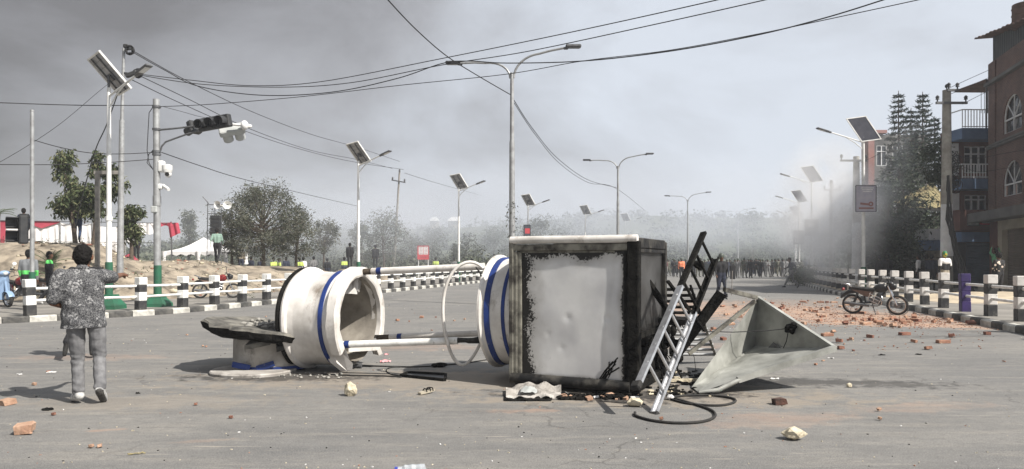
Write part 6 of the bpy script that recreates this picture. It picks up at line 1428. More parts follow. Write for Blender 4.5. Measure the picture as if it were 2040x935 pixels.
f_fold = figure_mesh(dict(elL=(-.26,.02,1.14),wrL=(-.08,.20,1.16),elR=(.26,.02,1.14),wrR=(.08,.20,1.12),knL=(-.15,.02,.5),anL=(-.2,0,.095),toL=(-.25,.14,.035)), V, helmet=True, fat=1.15)
f_up = figure_mesh(dict(elL=(-.30,.03,1.52),wrL=(-.20,.04,1.76),elR=(.30,.03,1.52),wrR=(.20,.04,1.76)), V)
f_stride = figure_mesh(dict(knL=(-.09,.24,.54), anL=(-.09,.42,.13), toL=(-.10,.56,.10), knR=(.09,-.10,.50), anR=(.09,-.42,.16), toR=(.10,-.34,.04), elL=(-.24,-.16,1.16), wrL=(-.23,-.1,.93), elR=(.25,.12,1.15), wrR=(.2,.34,1.1), chs=(0,.05,1.27), nck=(0,.08,1.45), hed=(0,.12,1.59), pel=(0,0,.90)), V)
f_sit = figure_mesh(dict(pel=(0,0,.78),wst=(0,.02,.92),chs=(0,.06,1.14),nck=(0,.10,1.32),hed=(0,.13,1.47),shL=(-.185,.06,1.25),elL=(-.24,.20,1.02),wrL=(-.26,.44,1.05),shR=(.185,.06,1.25),elR=(.24,.20,1.02),wrR=(.26,.44,1.05),hpL=(-.10,.02,.76),knL=(-.20,.38,.62),anL=(-.20,.22,.16),toL=(-.2,.38,.12),hpR=(.10,.02,.76),knR=(.20,.38,.62),anR=(.20,.22,.16),toR=(.2,.38,.12)), V)
# riot policeman beyond the ladder
RP = person(f_walk_h,'riot policeman in dark uniform with helmet and stick walking beyond the ladder top',(P(1437,0,29).x,29,0),PI,['skin_dark','cloth_black','cloth_navy','rubber','helmet'],sc=1.03)
t = thing('baton','long dark stick held in the hand of the near riot policeman','baton',(P(1459,545,28.8)))
mb = MB(); mb.cyl((0,0,0.1),(-0.03,0,-0.85),0.016,n=6); mb.build('stick','wood_pole',t); mb = MB(); mb.box((0.02,0.02,0.05),(0.2,0.05,0.55),bev=0.02); mb.build('arm_guard','cloth_black',t)
person(f_stride,'person in dark jacket and grey trousers striding left across the road',(P(1577,0,41).x,41,0),PI/2,['skin_dark','cloth_navy','cloth_grey','rubber','hair_black'],sc=1.0)
# police line
gp = 'riot police standing in a line across the road'
line = [(1358,60.5,0),(1376,68,1),(1389,71,2),(1403,70,0),(1418,73,1),(1455,72,0),(1470,66,1),(1484,67,2),(1497,66,0),(1513,68,1),(1530,70,2),(1538,71,0),(1546,72,1),(1552,73,2),(1560,72,0),(1569,71,1),(1590,69,0),(1598,70,2),(1606,70,1),(1615,71,0),(1623,72,2),(1632,72,1),(1640,73,0),(1648,74,1),(1340,74,0),(1330,76,1),(1318,77,2),(1345,70,2),(1352,73,1),(1366,72,0),(1382,74,2),(1396,73,1),(1410,71,2),(1424,74,1),(1440,72,0),(1448,70,2),(1463,71,1),(1478,72,0),(1490,72,1),(1505,73,2),(1521,72,1)]
wh = ['leftmost clear figure','figure seen between the ladder rungs','broad figure by the ladder']
for i, (px, d, v) in enumerate(line):
    me = (f_stand_h,f_walk_h,f_fold)[v]; top = R.choice(['cloth_black','cloth_navy','cloth_camo','cloth_camo','cloth_grey','cloth_black'])
    lb = 'helmeted riot policeman in the dark line standing across the far road' if i else 'person in bright orange vest among the far police, left of the ladder'
    o = person(me, lb, (P(px+R.uniform(-2,2),0,d).x,d,0), PI+R.uniform(-.5,.5), ['skin_dark','orange_vest' if i==0 else top,'cloth_black' if i==0 else top,'rubber','helmet'], gp if i else None, R.uniform(.97,1.06))
    if i and v == 0 and i % 3 == 0:
        c = Vector(o.location); mb = MB(); mb.sheet(lambda a,b: (lerp(-.25,.25,a),-0.06*math.cos((a-.5)*2.4),lerp(.35,1.25,b)),8,2,thick=0.01,tdir=(0,1,0)); s_ = mb.build('riot_shield','glass_dark'); s_.location = c+Vector((0.15,-0.38,0)); tag(s_,'curved riot shield held upright in the far police line','shield','riot shields in the police line')
gc = 'people crowding far behind the police line'
for i in range(46):
    px = R.uniform(1235,1400) if i < 16 else R.uniform(1450,1680); d = R.uniform(82,112) if i >= 16 else R.uniform(74,90)
    person((f_stand,f_walk,f_fold,f_stand_h)[i%4],'person standing in the blurred crowd far behind the police line',(P(px,0,d).x,d,0),PI+R.uniform(-1,1),['skin_dark',R.choice(['cloth_black','cloth_navy','cloth_grey','cloth_tan','cloth_maroon','cloth_palegreen']),R.choice(['cloth_black','cloth_navy','cloth_grey']),'rubber','hair_black'],gc,R.uniform(.93,1.03))
# left side people
def on_terr(px, d): x = P(px,0,d).x; return (x, d, terr(x,d)-0.02)
person(f_stand,'person in blue on the earth bank behind the low signal lights',on_terr(47,32),0.2,['skin_dark','cloth_navy','jeans_blue','rubber','hair_black'],sc=0.95)
person(f_walk,'person in black jacket and blue jeans standing under the left tree',on_terr(154,31),0.4,['skin_dark','cloth_black','jeans_blue','rubber','hair_black'])
person(f_stand,'small figure in dark suit with white shirt on the bank left of the signal pole',on_terr(272,40),PI,['skin_dark','cloth_black','cloth_black','rubber','hair_black'],sc=0.98)
person(f_walk,'person in pale green shirt and dark trousers beneath the loudspeaker',on_terr(432,36.5),0.1,['skin_dark','cloth_palegreen','cloth_black','rubber','hair_black'])
person(f_stand,'dark figure standing just left of the second solar lamp',on_terr(697,50),0.3,['skin_dark','cloth_black','cloth_black','rubber','hair_black'],sc=1.0).location.z = 1.0
person(f_stand,'faint dark figure right of the second solar lamp',on_terr(748,54),0.3,['skin_dark','cloth_black','cloth_black','rubber','hair_black']).location.z = 0.95
for px, d in ((697,50),(748,54)):
    mb = MB(); x = P(px,0,d).x; mb.lathe((x,d,0.0),(0,0,1),[(0,1.8),(0.6,1.3),(0.98 if px<700 else 0.93,0.6),(0.99 if px<700 else 0.94,0)],n=16,jit=lambda p,t_:Vector((0.15*noise.noise(p),0.15*noise.noise(p+Vector((3,0,0))),0))); tag(mb.build('dirt_heap','earth'),'low heap of dirt under the dark figure %s of the second lamp'%('left' if px<700 else 'right'),'dirt heap')
person(f_stand,'person in lime green and grey jacket behind the left signal pole',(P(57,0,20.9).x,20.9,0.14),0.15,['skin_dark','vest_waist','cloth_black','rubber','hair_black'],sc=0.97)
person(f_walk,'person in black with lime shoulder patches left of the walking man',(P(98,0,23.5).x,23.5,0.14),-1.2,['skin_dark','vest_shoulder','cloth_black','shoe_white','hair_black'],sc=0.96)
gy = 'people in yellow vests half hidden behind the earth bank'
OR2 = ['first','second','third','fourth','fifth','sixth','seventh','eighth']
vy = {p:OR2[i] for i,p in enumerate(sorted((545,556,597,686,868)))}; vd = {p:OR2[i] for i,p in enumerate(sorted((604,520,500,625,570,652,480,905)))}
for px, d, m in ((545,48,'hi_vis'),(556,49,'hi_vis'),(597,48,'hi_vis'),(604,50,'paper'),(686,52,'hi_vis'),(520,50,'cloth_navy'),(500,49,'cloth_navy'),(625,51,'cloth_grey'),(570,50,'cloth_navy'),(652,52,'cloth_black'),(480,47.5,'cloth_tan'),(868,58,'hi_vis'),(905,62,'cloth_grey')):
    person((f_stand,f_walk)[int(px)%2],('person in bright yellow vest behind the bank crest, %s of five from the left'%vy[px] if m=='hi_vis' else 'person in plain clothes behind the bank crest, %s of eight from the left'%vd[px]),(P(px,0,d).x,d,terr(P(px,0,d).x,d)),R.uniform(-1,1),['skin_dark','vest_chest' if m=='hi_vis' else m,'cloth_navy','rubber','hair_black'],gy if m=='hi_vis' else 'people in dark clothes half hidden behind the earth bank',R.uniform(.93,1.0))
# right side people
p_ = P(1882,0,28); person(f_stand,'person in white shouldered dark jacket and colourful cap behind the railing',(p_.x,28,0.14),0.2,['skin_dark','cloth_black','cloth_tan','rubber','helmet_colour'],sc=1.0)
mb = MB(); me = remeshed('yoke', soup([(Vector((-.17,0,1.40)),.085,Vector((.17,0,1.40)),.085,'top'),(Vector((-.08,-.02,1.34)),.118,Vector((.08,-.02,1.34)),.118,'top'),(Vector((-.19,0,1.38)),.078,Vector((-.22,-.02,1.22)),.066,'top'),(Vector((.19,0,1.38)),.078,Vector((.22,-.02,1.22)),.066,'top')]),0.022,2); me.materials.append(MATS['cloth_white'])
o = bpy.data.objects.new('jacket_yoke',me); COL.objects.link(o); o.parent = bpy.data.objects[[q.name for q in bpy.data.objects if q.get('label','').startswith('person in white shouldered')][0]]
p_ = P(1990,0,27.5); person(f_fold,'person in black top with large pale flower print behind the railing',(p_.x,27.5,0.14),0.3,['skin_dark','floral_dark','cloth_black','shoe_white','hair_black'],sc=0.97)
p_ = P(1984,0,31.5); person(f_up,'person in green shirt reaching up in front of the brown shutter',(p_.x,31.5,0.45),0.3,['skin_dark','cloth_green','cloth_black','rubber','hair_black'],sc=0.93)
mb = MB(); mb.box((p_.x,31.5,0.29),(1.2,0.6,0.31),bev=0.02); tag(mb.build('step','concrete'),'low concrete step in front of the brown shutter','step')
for px, d, m in ((1752,40,'cloth_black'),(1768,39,'cloth_black'),(1830,37,'cloth_white'),(1856,34,'cloth_navy'),(1846,36,'cloth_black')):
    person((f_stand,f_fold)[px%2],'dim figure in %s at the dark shop fronts, %s'%({'cloth_black':'black','cloth_white':'pale clothes','cloth_navy':'dark blue'}[m],{1752:'farthest left by the street lamp',1768:'second from the street lamp',1830:'near the blue fascia',1856:'close to the colourful cap',1846:'left of the dark blue one'}[px]),(P(px,0,d).x,d,0.14),R.uniform(-1,1),['skin_dark',m,'cloth_black','rubber','hair_black'],'figures standing at the dark shop fronts',0.97)
# ================================================================ TWO-WHEELERS
def wheel(parent, c, r, w=0.09, disc=True):
    t = bpy.data.objects.new('wheel',None); COL.objects.link(t); t.parent = parent; t.location = c
    mb = MB(); mb.lathe((0,-w/2,0),(0,1,0),[(0.012,r*0.78),(0,r*0.86),(0.008,r*0.96),(w*0.3,r),(w*0.7,r),(w-0.008,r*0.96),(w,r*0.86),(w-0.012,r*0.78),(0.012,r*0.78)],n=32); mb.build('tyre','rubber',t)
    mb = MB(); mb.lathe((0,-w*0.3,0),(0,1,0),[(0,r*0.79),(0.0,r*0.72),(w*0.6,r*0.72),(w*0.6,r*0.79)],n=32); mb.build('rim','chrome',t)
    mb = MB(); mb.cyl((0,-w*0.7,0),(0,w*0.7,0),r*0.13,n=12)
    if disc: mb.cyl((0,-w*0.55,0),(0,-w*0.45,0),r*0.30,n=20)
    mb.build('hub','engine_grey',t)
    mb = MB()
    for k in range(10): a = 2*PI*k/10; mb.cyl((r*0.1*math.cos(a+.5),0.02*(-1)**k,r*0.1*math.sin(a+.5)),(r*0.74*math.cos(a),0,r*0.74*math.sin(a)),0.004,n=4)
    mb.build('spoke','chrome',t); return t
def motorbike(label, loc, rz, body='bike_black', sc=1.0, accent='bike_tan', lean=0.08):
    t = thing('motorbike', label, 'motorbike', loc, rz); t.scale = (sc,)*3; t.rotation_euler = (lean,0,rz)
    r = 0.30; fw, rw = Vector((0.62,0,r)), Vector((-0.62,0,r)); wheel(t,fw,r,0.085); wheel(t,rw,r,0.10)
    mb = MB()
    for s_ in (-.075,.075): mb.cyl(fw+Vector((0,s_,0)),Vector((0.40,s_,0.80)),0.02,n=8); mb.cyl(Vector((0.52,s_,0.50)),Vector((0.38,s_,0.88)),0.028,n=8)
    mb.build('fork','chrome',t)
    mb = MB(); mb.tube([(0.30,-.33,.98),(0.38,-.2,1.02),(0.40,-.08,.94),(0.40,.08,.94),(0.38,.2,1.02),(0.30,.33,.98)],0.013,6); mb.build('handlebar','dark_metal',t)
    for s_ in (-1,1):
        mb = MB(); mb.cyl((0.36,.22*s_,1.0),(0.36,.29*s_,1.18),0.006,n=5); mb.ball((0.36,.31*s_,1.21),(0.012,.06,.038),n=10,m=6); mb.build('mirror','dark_metal',t)
    mb = MB(); mb.ball((0.50,0,.86),(0.11,.10,.115),n=14,m=8); mb.box((0.46,0,.93),(0.12,.22,.13),bev=0.03); mb.build('headlight','bike_black',t); mb = MB(); mb.lathe((0.58,0,.86),(1,0,-.1),[(0,0.085),(0.025,0.07),(0.035,0)],n=14); mb.build('lens','glass_dark',t)
    mb = MB(); mb.lathe((-.02,0,.78),(1,0,.12),[(-.02,0.0),(0,.06),(.08,.115),(.20,.135),(.32,.12),(.40,.06),(.42,0)],n=16,jit=lambda p,t_:Vector((0,-p.y*.15,0))); mb.build('fuel_tank',body,t)
    mb = MB(); mb.sheet(lambda a,b: (lerp(-.70,.02,a),(b-.5)*.26*(1-.3*(1-a)),.80+.035*math.cos(PI*(b-.5))+.05*(1-a)**2-.02*a),14,6,thick=.07); mb.build('seat','rubber',t)
    mb = MB(); mb.bar((-.66,0,.75),(-.1,0,.68),.20,.06); mb.cyl((0.36,0,.82),(0.10,0,.38),.025,n=8); mb.cyl((0.10,0,.38),(-.25,0,.34),.025,n=8); mb.cyl((-.25,0,.34),(-.30,0,.70),.025,n=8); mb.cyl((-.25,.09,.34),(-.62,.09,.30),.022,n=8); mb.cyl((-.25,-.09,.34),(-.62,-.09,.30),.022,n=8)
    for s_ in (-.12,.12): mb.cyl((-.58,s_,.33),(-.46,s_,.68),.025,n=8)
    mb.build('frame','dark_metal',t)
    mb = MB(); mb.box((0.06,0,.42),(.30,.20,.20),bev=.04); mb.lathe((.10,0,.50),(.35,0,.9),[(0,.0),(0,.085),(.02,.095),(.03,.08),(.05,.095),(.06,.08),(.08,.095),(.09,.08),(.11,.095),(.13,.07),(.16,.06),(.16,0)],n=14); mb.lathe((.02,-.13,.42),(0,-1,0),[(-.03,.09),(.02,.085),(.03,.06),(.03,0)],n=16); mb.build('engine','engine_grey',t)
    mb = MB(); mb.tube([(.14,-.06,.45),(.22,-.10,.34),(.10,-.14,.28),(-.10,-.16,.28)],.022,8); mb.cyl((-.12,-.16,.28),(-.82,-.17,.36),.042,.048,n=12); mb.build('exhaust','mid_metal',t)
    for s_ in (-1,1):
        mb = MB(); mb.add([Vector((-.42,.125*s_,.74)),Vector((-.05,.125*s_,.70)),Vector((-.10,.125*s_,.52)),Vector((-.30,.125*s_,.58)),Vector((-.62,.11*s_,.76)),Vector((-.42,.10*s_,.74)),Vector((-.05,.10*s_,.70)),Vector((-.10,.10*s_,.52)),Vector((-.30,.10*s_,.58))],[(0,1,2,3,4),(5,6,7,8),(0,5,6,1),(1,6,7,2),(2,7,8,3)]); mb.build('side_panel',accent,t)
    mb = MB()
    for (a,b) in (((-.12,.66),(.22,.50)),((-.14,.56),(.18,.42)),((-.08,.70),(-.16,.46)),((.22,.52),(.12,.34)),((.05,.62),(-.02,.40)),((-.16,.47),(.12,.34))): mb.cyl((a[0],-.19,a[1]),(b[0],-.19,b[1]),.011,n=6)
    mb.tube([(.20,-.06,.62),(.24,-.22,.50),(.22,-.22,.34),(.12,-.06,.30)],.012,6); mb.build('crash_guard','chrome',t)
    mb = MB(); mb.lathe((0.62,-.055,r),(0,1,0),[(0,r*1.06),(.055,r*1.12),(.11,r*1.06)],n=14,a0=math.radians(20),a1=math.radians(140),x=(1,0,0.0)); mb.lathe((-.62,-.065,r),(0,1,0),[(0,r*1.12),(.065,r*1.2),(.13,r*1.12)],n=14,a0=math.radians(-150),a1=math.radians(-30),x=(1,0,0)) if False else mb.tube([(-.45,0,.70),(-.72,0,.68),(-.90,0,.56),(-.95,0,.48)],[.05,.06,.05,.03],8); mb.build('mudguard','bike_black',t)
    mb = MB(); mb.tube([(-.62,-.10,.84),(-.80,-.10,.92),(-.84,0,.93),(-.80,.10,.92),(-.62,.10,.84)],.012,6); mb.build('grab_rail','chrome',t)
    mb = MB(); mb.box((-.88,0,.76),(.07,.14,.08),bev=.02); mb.build('tail_light','bike_red',t)
    mb = MB(); mb.cyl((-.05,-.08,.32),(.08,-.30,.005),.014,n=6); mb.build('side_stand','dark_metal',t); return t
motorbike('black motorbike with chrome guard parked by the right kerb at the rubble', (10.28,21.05,0), math.atan2(-0.62,0.9), sc=0.93)
motorbike('dark red motorbike parked on the pavement before the earth bank behind the railing', (P(432,0,27.5).x,27.5,0.14), 0.35, body='bike_red', sc=0.92)
motorbike('red and black motorbike behind the first railing post at the left', (P(38,0,22.6).x,22.6,0.14), -0.5, body='bike_red', accent='bike_red', sc=0.95)
motorbike('black motorbike partly hidden behind the walking man', (P(102,0,24.8).x,24.8,0.14), -0.3, sc=0.95)
def scooter(label, loc, rz):
    t = thing('scooter', label, 'scooter', loc, rz); t.rotation_euler = (0.06,0,rz); r = .225
    wheel(t,Vector((.58,0,r)),r,.10,False); wheel(t,Vector((-.55,0,r)),r,.11,False)
    mb = MB(); mb.sheet(lambda a,b: (0.36+.10*b+.05*math.cos(PI*(a-.5)),(a-.5)*lerp(.34,.24,b),lerp(.22,.98,b)),8,10,thick=.03,tdir=(-1,0,0)); mb.build('leg_shield','scooter_blue',t)
    mb = MB(); mb.lathe((.58,-.08,r),(0,1,0),[(0,r*1.1),(.08,r*1.22),(.16,r*1.1)],n=14,a0=math.radians(200),a1=math.radians(340),x=(1,0,0)); mb.cyl((.58,0,r),(.45,0,.9),.04,n=10); mb.build('front_mudguard','scooter_blue',t)
    mb = MB(); mb.lathe((-.80,0,.60),(1,0,-.14),[(0,0),(.02,.09),(.12,.16),(.35,.19),(.55,.17),(.66,.10),(.68,0)],n=18,jit=lambda p,t_:Vector((0,-p.y*.15,0))); mb.box((-.28,0,.42),(.5,.26,.30),bev=.06); mb.build('rear_body','scooter_blue',t)
    mb = MB(); mb.bar((-.15,0,.24),(.38,0,.24),.34,.05); mb.build('floor_board','rubber',t)
    mb = MB(); mb.ball((-.42,0,.80),(.38,.14,.06),n=16,m=8); mb.build('seat','rubber',t)
    mb = MB(); mb.ball((.44,0,1.0),(.12,.16,.09),n=14,m=8); mb.build('headset','scooter_blue',t); mb = MB(); mb.ball((.54,0,1.0),(.04,.07,.05),n=12,m=6); mb.build('headlight','paper',t)
    mb = MB(); mb.tube([(.34,-.34,1.02),(.42,-.18,1.05),(.42,.18,1.05),(.34,.34,1.02)],.014,6)
    mb.build('handlebar','dark_metal',t)
    for s_ in (-1,1): mb = MB(); mb.cyl((.40,.2*s_,1.05),(.40,.30*s_,1.24),.006,n=5); mb.ball((.40,.32*s_,1.27),(.015,.065,.055),n=12,m=6); mb.build('mirror','paper',t)
    return t
scooter('light blue scooter with round mirrors at the left edge of the pavement', (P(-2,0,22.4).x,22.4,0.14), -0.55)
# ================================================================ TREES AND PLANTS
def leaves(centres, n, size, spread, droop=0.3, asp=0.35):
    mb = MB(); v = []; f = []
    for i in range(n):
        c, sr = R.choice(centres); gz = lambda m_: max(-1.5,min(1.5,R.gauss(0,m_))); p = Vector(c)+Vector((gz(1),gz(1),gz(.8)))*sr*spread; s_ = size*R.uniform(.6,1.3)
        d = Vector((R.gauss(0,1),R.gauss(0,1),R.gauss(-droop,.7))).normalized(); w = d.cross(Vector((R.random()-.5,R.random()-.5,R.random()-.5))).normalized()*s_*asp*.5; k = len(v)
        v += [p,p+d*s_*.45+w,p+d*s_,p+d*s_*.45-w]; f.append((k,k+1,k+2,k+3))
    mb.v = v; mb.f = f; mb.m = [0]*len(f); mb.sm = [False]*len(f); return mb
def tree(name, label, base, height, width, n, lsize, leafm, seed, cat='tree', lean=(0,0), crown0=0.25, clumps=26, droop=0.3, group=None, cs=0.14, asp=0.35, shape=None, trunk=0.1):
    global R
    R0 = R; R = random.Random(seed); t = thing(name, label, cat, base, 0, group); mb = MB(); top = Vector((lean[0],lean[1],height)); cl = []
    trunkpts = [Vector((0,0,-0.1)), Vector((lean[0]*.25,lean[1]*.2,height*.25)), Vector((lean[0]*.5+.05*width*R.uniform(-1,1),lean[1]*.5,height*.5)), Vector((lean[0]*.8,lean[1]*.8,height*.78))]
    mb.tube(trunkpts,[trunk,trunk*.75,trunk*.5,trunk*.2],8)
    for k in range(clumps):
        q = R.uniform(crown0,1.0); a = R.uniform(0,2*PI); prof = (shape(q) if shape else math.sin(PI*min(1,max(0,(q-crown0)/(1-crown0)*.8+.16)))); rr = width/2*prof*R.uniform(.35,1.0)
        c = Vector((lean[0]*q+rr*math.cos(a),lean[1]*q+rr*math.sin(a)*.8,height*q)); cl.append((c,width*R.uniform(.6,1.3)))
        s0 = trunkpts[1].lerp(trunkpts[3],min(1,max(0,q*.75-.1))); mb.tube([s0,s0.lerp(c,.5)+Vector((0,0,-.06*height*R.random())),c],[trunk*.3,trunk*.18,trunk*.06],5)
    mb.build('trunk','bark',t); leaves(cl,n,lsize,cs,droop,asp).build('crown',leafm,t); R = R0; return t
x,y,z = on_terr(146,30.5); tree('leafy_tree','narrow young tree with hanging leaves left of the man on the bank',(x+.1,y,z),3.6,1.6,3000,.21,'leaf_green',11,lean=(-.50,0),crown0=.36,clumps=24,droop=1.3,shape=lambda q:1.15-1.0*q,cs=.11)
x,y,z = on_terr(186,29); tree('leafy_tree','spreading young tree behind the nearest solar lamp on the bank',(x,y,z),3.6,1.5,3000,.21,'leaf_green',12,lean=(.35,0),crown0=.34,clumps=22,droop=1.3,cs=.11)
x,y,z = on_terr(262,31.5); tree('leafy_tree','small leafy tree crown between the tall pole and the signal pole',(x,y,z),2.4,1.1,1500,.22,'leaf_green',13,crown0=.45,clumps=10,droop=.9,cs=.15)
x,y,z = on_terr(525,42); tree('broad_tree','large dusty grey green tree right of the loudspeaker',(x,y,z-.1),4.5,5.6,22000,.13,'leaf_grey',14,crown0=.18,clumps=90,droop=.3,cs=.060,trunk=.13,shape=lambda q:(.95 if q<.6 else 1-.9*(q-.6)/.55)*(1 if q>.25 else .75))
x,y,z = on_terr(590,43); tree('broad_tree','lower right companion of the large dusty tree',(x,y,z-.1),3.6,2.8,4800,.13,'leaf_grey',15,crown0=.25,clumps=36,cs=.07)
x,y,z = on_terr(462,42.5); tree('broad_tree','low dark bushy tree at the foot of the loudspeaker',(x,y,z-.1),3.4,2.0,3600,.13,'leaf_grey',16,crown0=.15,clumps=20,cs=.11)
x,y,z = on_terr(645,52); tree('feathery_tree','small feathery tree between the large tree and the second solar lamp',(x,y,z),4.2,3.4,1800,.20,'leaf_grey',17,crown0=.55,clumps=18,cs=.07)
x,y,z = on_terr(765,60); tree('feathery_tree','tall hazy tree below the leaning power pole',(x,y,z),5.6,4.2,3200,.22,'leaf_far',18,crown0=.25,clumps=30,cs=.09)
x,y,z = on_terr(720,66); tree('feathery_tree','hazy tree just behind the second solar lamp pole',(x,y,z),4.8,3.8,2600,.22,'leaf_far',19,crown0=.2,clumps=26,cs=.09)
x,y,z = on_terr(376,75); tree('far_tree','pointed grey tree behind the white marquee',(x,y,z),5.0,3.4,2600,.30,'leaf_far',20,crown0=.15,clumps=26,cs=.10,shape=lambda q:1.1-q)
ORD = ['first','second','third','fourth','fifth','sixth','seventh','eighth','ninth','tenth','eleventh','twelfth','thirteenth','fourteenth','fifteenth','sixteenth']
gt = 'hazy trees standing on the distant hillside'
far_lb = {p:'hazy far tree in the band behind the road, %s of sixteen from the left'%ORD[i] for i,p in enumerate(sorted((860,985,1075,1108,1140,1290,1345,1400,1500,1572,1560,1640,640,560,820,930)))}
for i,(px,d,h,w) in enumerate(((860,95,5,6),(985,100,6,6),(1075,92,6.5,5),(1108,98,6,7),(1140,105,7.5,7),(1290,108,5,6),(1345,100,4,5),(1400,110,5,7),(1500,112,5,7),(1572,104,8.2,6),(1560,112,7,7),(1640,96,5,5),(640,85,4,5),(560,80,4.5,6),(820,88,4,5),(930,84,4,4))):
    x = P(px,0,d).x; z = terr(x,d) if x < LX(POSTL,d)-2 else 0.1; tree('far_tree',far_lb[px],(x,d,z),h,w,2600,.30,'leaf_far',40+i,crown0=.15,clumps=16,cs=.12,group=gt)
# scrub on the hill
Rn = random.Random(5); cl = []
for k in range(900):
    x = Rn.uniform(-110,150); y = Rn.uniform(113,172); cl.append(((x,y,terr(min(x,40),y)+0.2),Rn.uniform(2,6)))
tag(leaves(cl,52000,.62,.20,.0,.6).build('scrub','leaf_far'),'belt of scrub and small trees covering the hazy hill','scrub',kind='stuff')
Rn = random.Random(6); cl = []
for k in range(260):
    px = Rn.uniform(450,1000); d = Rn.uniform(62,108); x = P(px,0,d).x; cl.append(((x,d,terr(x,d)+Rn.uniform(.2,1.4)),Rn.uniform(1.5,4)))
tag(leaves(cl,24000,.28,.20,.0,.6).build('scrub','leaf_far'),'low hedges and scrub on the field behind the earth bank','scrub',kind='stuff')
# dry weeds on the bank crest
cl = [((x_,y_,terr(x_,y_)+.05),.5) for x_,y_ in [(P(Rn.uniform(0,640),0,1).x*d_,d_) for d_ in [Rn.uniform(26,36) for _ in range(160)]]]
tag(leaves(cl,1500,.12,.25,-.8,.2).build('weeds','leaf_green'),'dry weeds dotted over the earth bank','weeds',kind='stuff')
def palm(label, base, n, L_, seed, m='leaf_palm', up=0.9, name='palm_shrub'):
    Rp = random.Random(seed); t = thing(name,label,'plant',base)
    mb = MB(); mb.cyl((0,0,-.05),(0,0,.25),.12,.14,n=8); mb.build('stem','bark',t)
    for k in range(n):
        a = Rp.uniform(0,2*PI); el = Rp.uniform(.35,1.35)*up; mb = MB(); pts = []
        for q in range(9):
            s_ = q/8; r_ = L_*s_*math.cos(el*(1-.3*s_)); pts.append(Vector((r_*math.cos(a),r_*math.sin(a),.2+L_*(s_*math.sin(el)-.55*s_*s_*(1.2-el*.5)))))
        for q in range(1,9):
            d = (pts[q]-pts[q-1]).normalized(); sd = d.cross(Z3).normalized()
            for sg_ in (-1,1):
                for z_ in (0,.5):
                    p0 = pts[q-1].lerp(pts[q],z_); l_ = L_*.26*(1-.6*abs(q/8-.45)); tip = p0+(sd*sg_+d*.6-Z3*.25).normalized()*l_; mb.add([p0-d*.012,p0+d*.012,tip],[(0,1,2)])
        mb.tube(pts,[.010]*8+[.004],4); mb.build('frond',m,t)
    return t
x_ = P(130,0,25.6).x; palm('large cycad with stiff fronds just left of the walking man\'s shoulder',(x_,25.6,terr(x_,25.6)-.05),26,1.15,3,up=1.0)
x_ = P(100,0,26.6).x; palm('smaller cycad left of the large one on the bank foot',(x_,26.6,terr(x_,26.6)),20,.9,4,up=1.0)
x_ = P(190,0,26).x; palm('cycad hidden mostly behind the walking man\'s arm',(x_,26,terr(x_,26)),18,.9,5,up=1.0)
x_ = P(-6,0,33).x; palm('palm crown cut by the left edge of the picture',(x_,33,3.4),16,.9,6,up=.7,name='palm_tree')
mb = MB(); mb.cyl((x_,33,1.5),(x_,33,3.6),.10,.08,n=8); o = mb.build('trunk','bark',bpy.data.objects['palm_tree'],world=True)
cl = [((P(px,0,46).x,46+Rn.uniform(-1,1),.3+Rn.uniform(0,.8)),1.2) for px in range(1583,1614,3) for _ in range(3)]
tag(leaves(cl,3200,.12,.18,-.2,.5).build('hedge','leaf_green'),'rounded green hedge at the kerb end below the smoky lamp','hedge')
# araucaria pines
def pine(label, px, d, ytop, seed, w=3.0, zb=.15, dens=1.0):
    Rp = random.Random(seed); h = HC-(ytop-HY)*d/F-zb; t = thing('pine_tree',label,'tree',(P(px,0,d).x,d,zb)); mb = MB(); mb.cyl((0,0,0),(0,0,h),.16,.02,n=8); lf_ = MB(); v=[];f=[]
    z = h*.12
    while z < h-.15:
        q = z/h; L_ = w*.5*(1-q)**.75+.12; nb = 7
        for k in range(nb):
            a = 2*PI*k/nb+Rp.uniform(-.25,.25); ll = L_*Rp.uniform(.8,1.1); tip = Vector((ll*math.cos(a),ll*math.sin(a),z+ll*Rp.uniform(-.05,.16))); o_ = Vector((0,0,z)); mid = o_.lerp(tip,.5)-Z3*.05*ll; mb.tube([o_,mid,tip],[.03,.02,.008],4)
            nn_ = int((10+ll*26)*dens)
            for j in range(nn_):
                s_ = Rp.uniform(.2,1); p = o_.lerp(tip,s_)-Z3*.05*ll*math.sin(PI*s_); dd = (tip-o_).normalized(); sd = Vector((-dd.y,dd.x,0)); d_ = (dd*.5+sd*Rp.uniform(-1,1)+Z3*Rp.uniform(-.5,.7)).normalized()*Rp.uniform(.12,.30); w_ = d_.cross(Vector((Rp.random()-.5,Rp.random()-.5,Rp.random()))).normalized()*.028; k0 = len(v)
                v += [p,p+d_*.5+w_,p+d_,p+d_*.5-w_]; f.append((k0,k0+1,k0+2,k0+3))
        z += lerp(.52,.30,q)
    mb.build('trunk','bark',t); lf_.v=v;lf_.f=f;lf_.m=[0]*len(f);lf_.sm=[False]*len(f); lf_.build('crown','leaf_pine',t); return t
pine('tall tiered pine with pointed top, left one of the pair behind the smoke',1790,47,181,1,3.4)
pine('tall tiered pine, right one of the pair beside the concrete pole',1838,49,183,2,4.2,dens=1.2)
pine('shorter pine between the two tall pines',1815,52,215,3,3.4)
pine('pine half hidden behind the concrete power pole',1862,50,232,4,3.6)
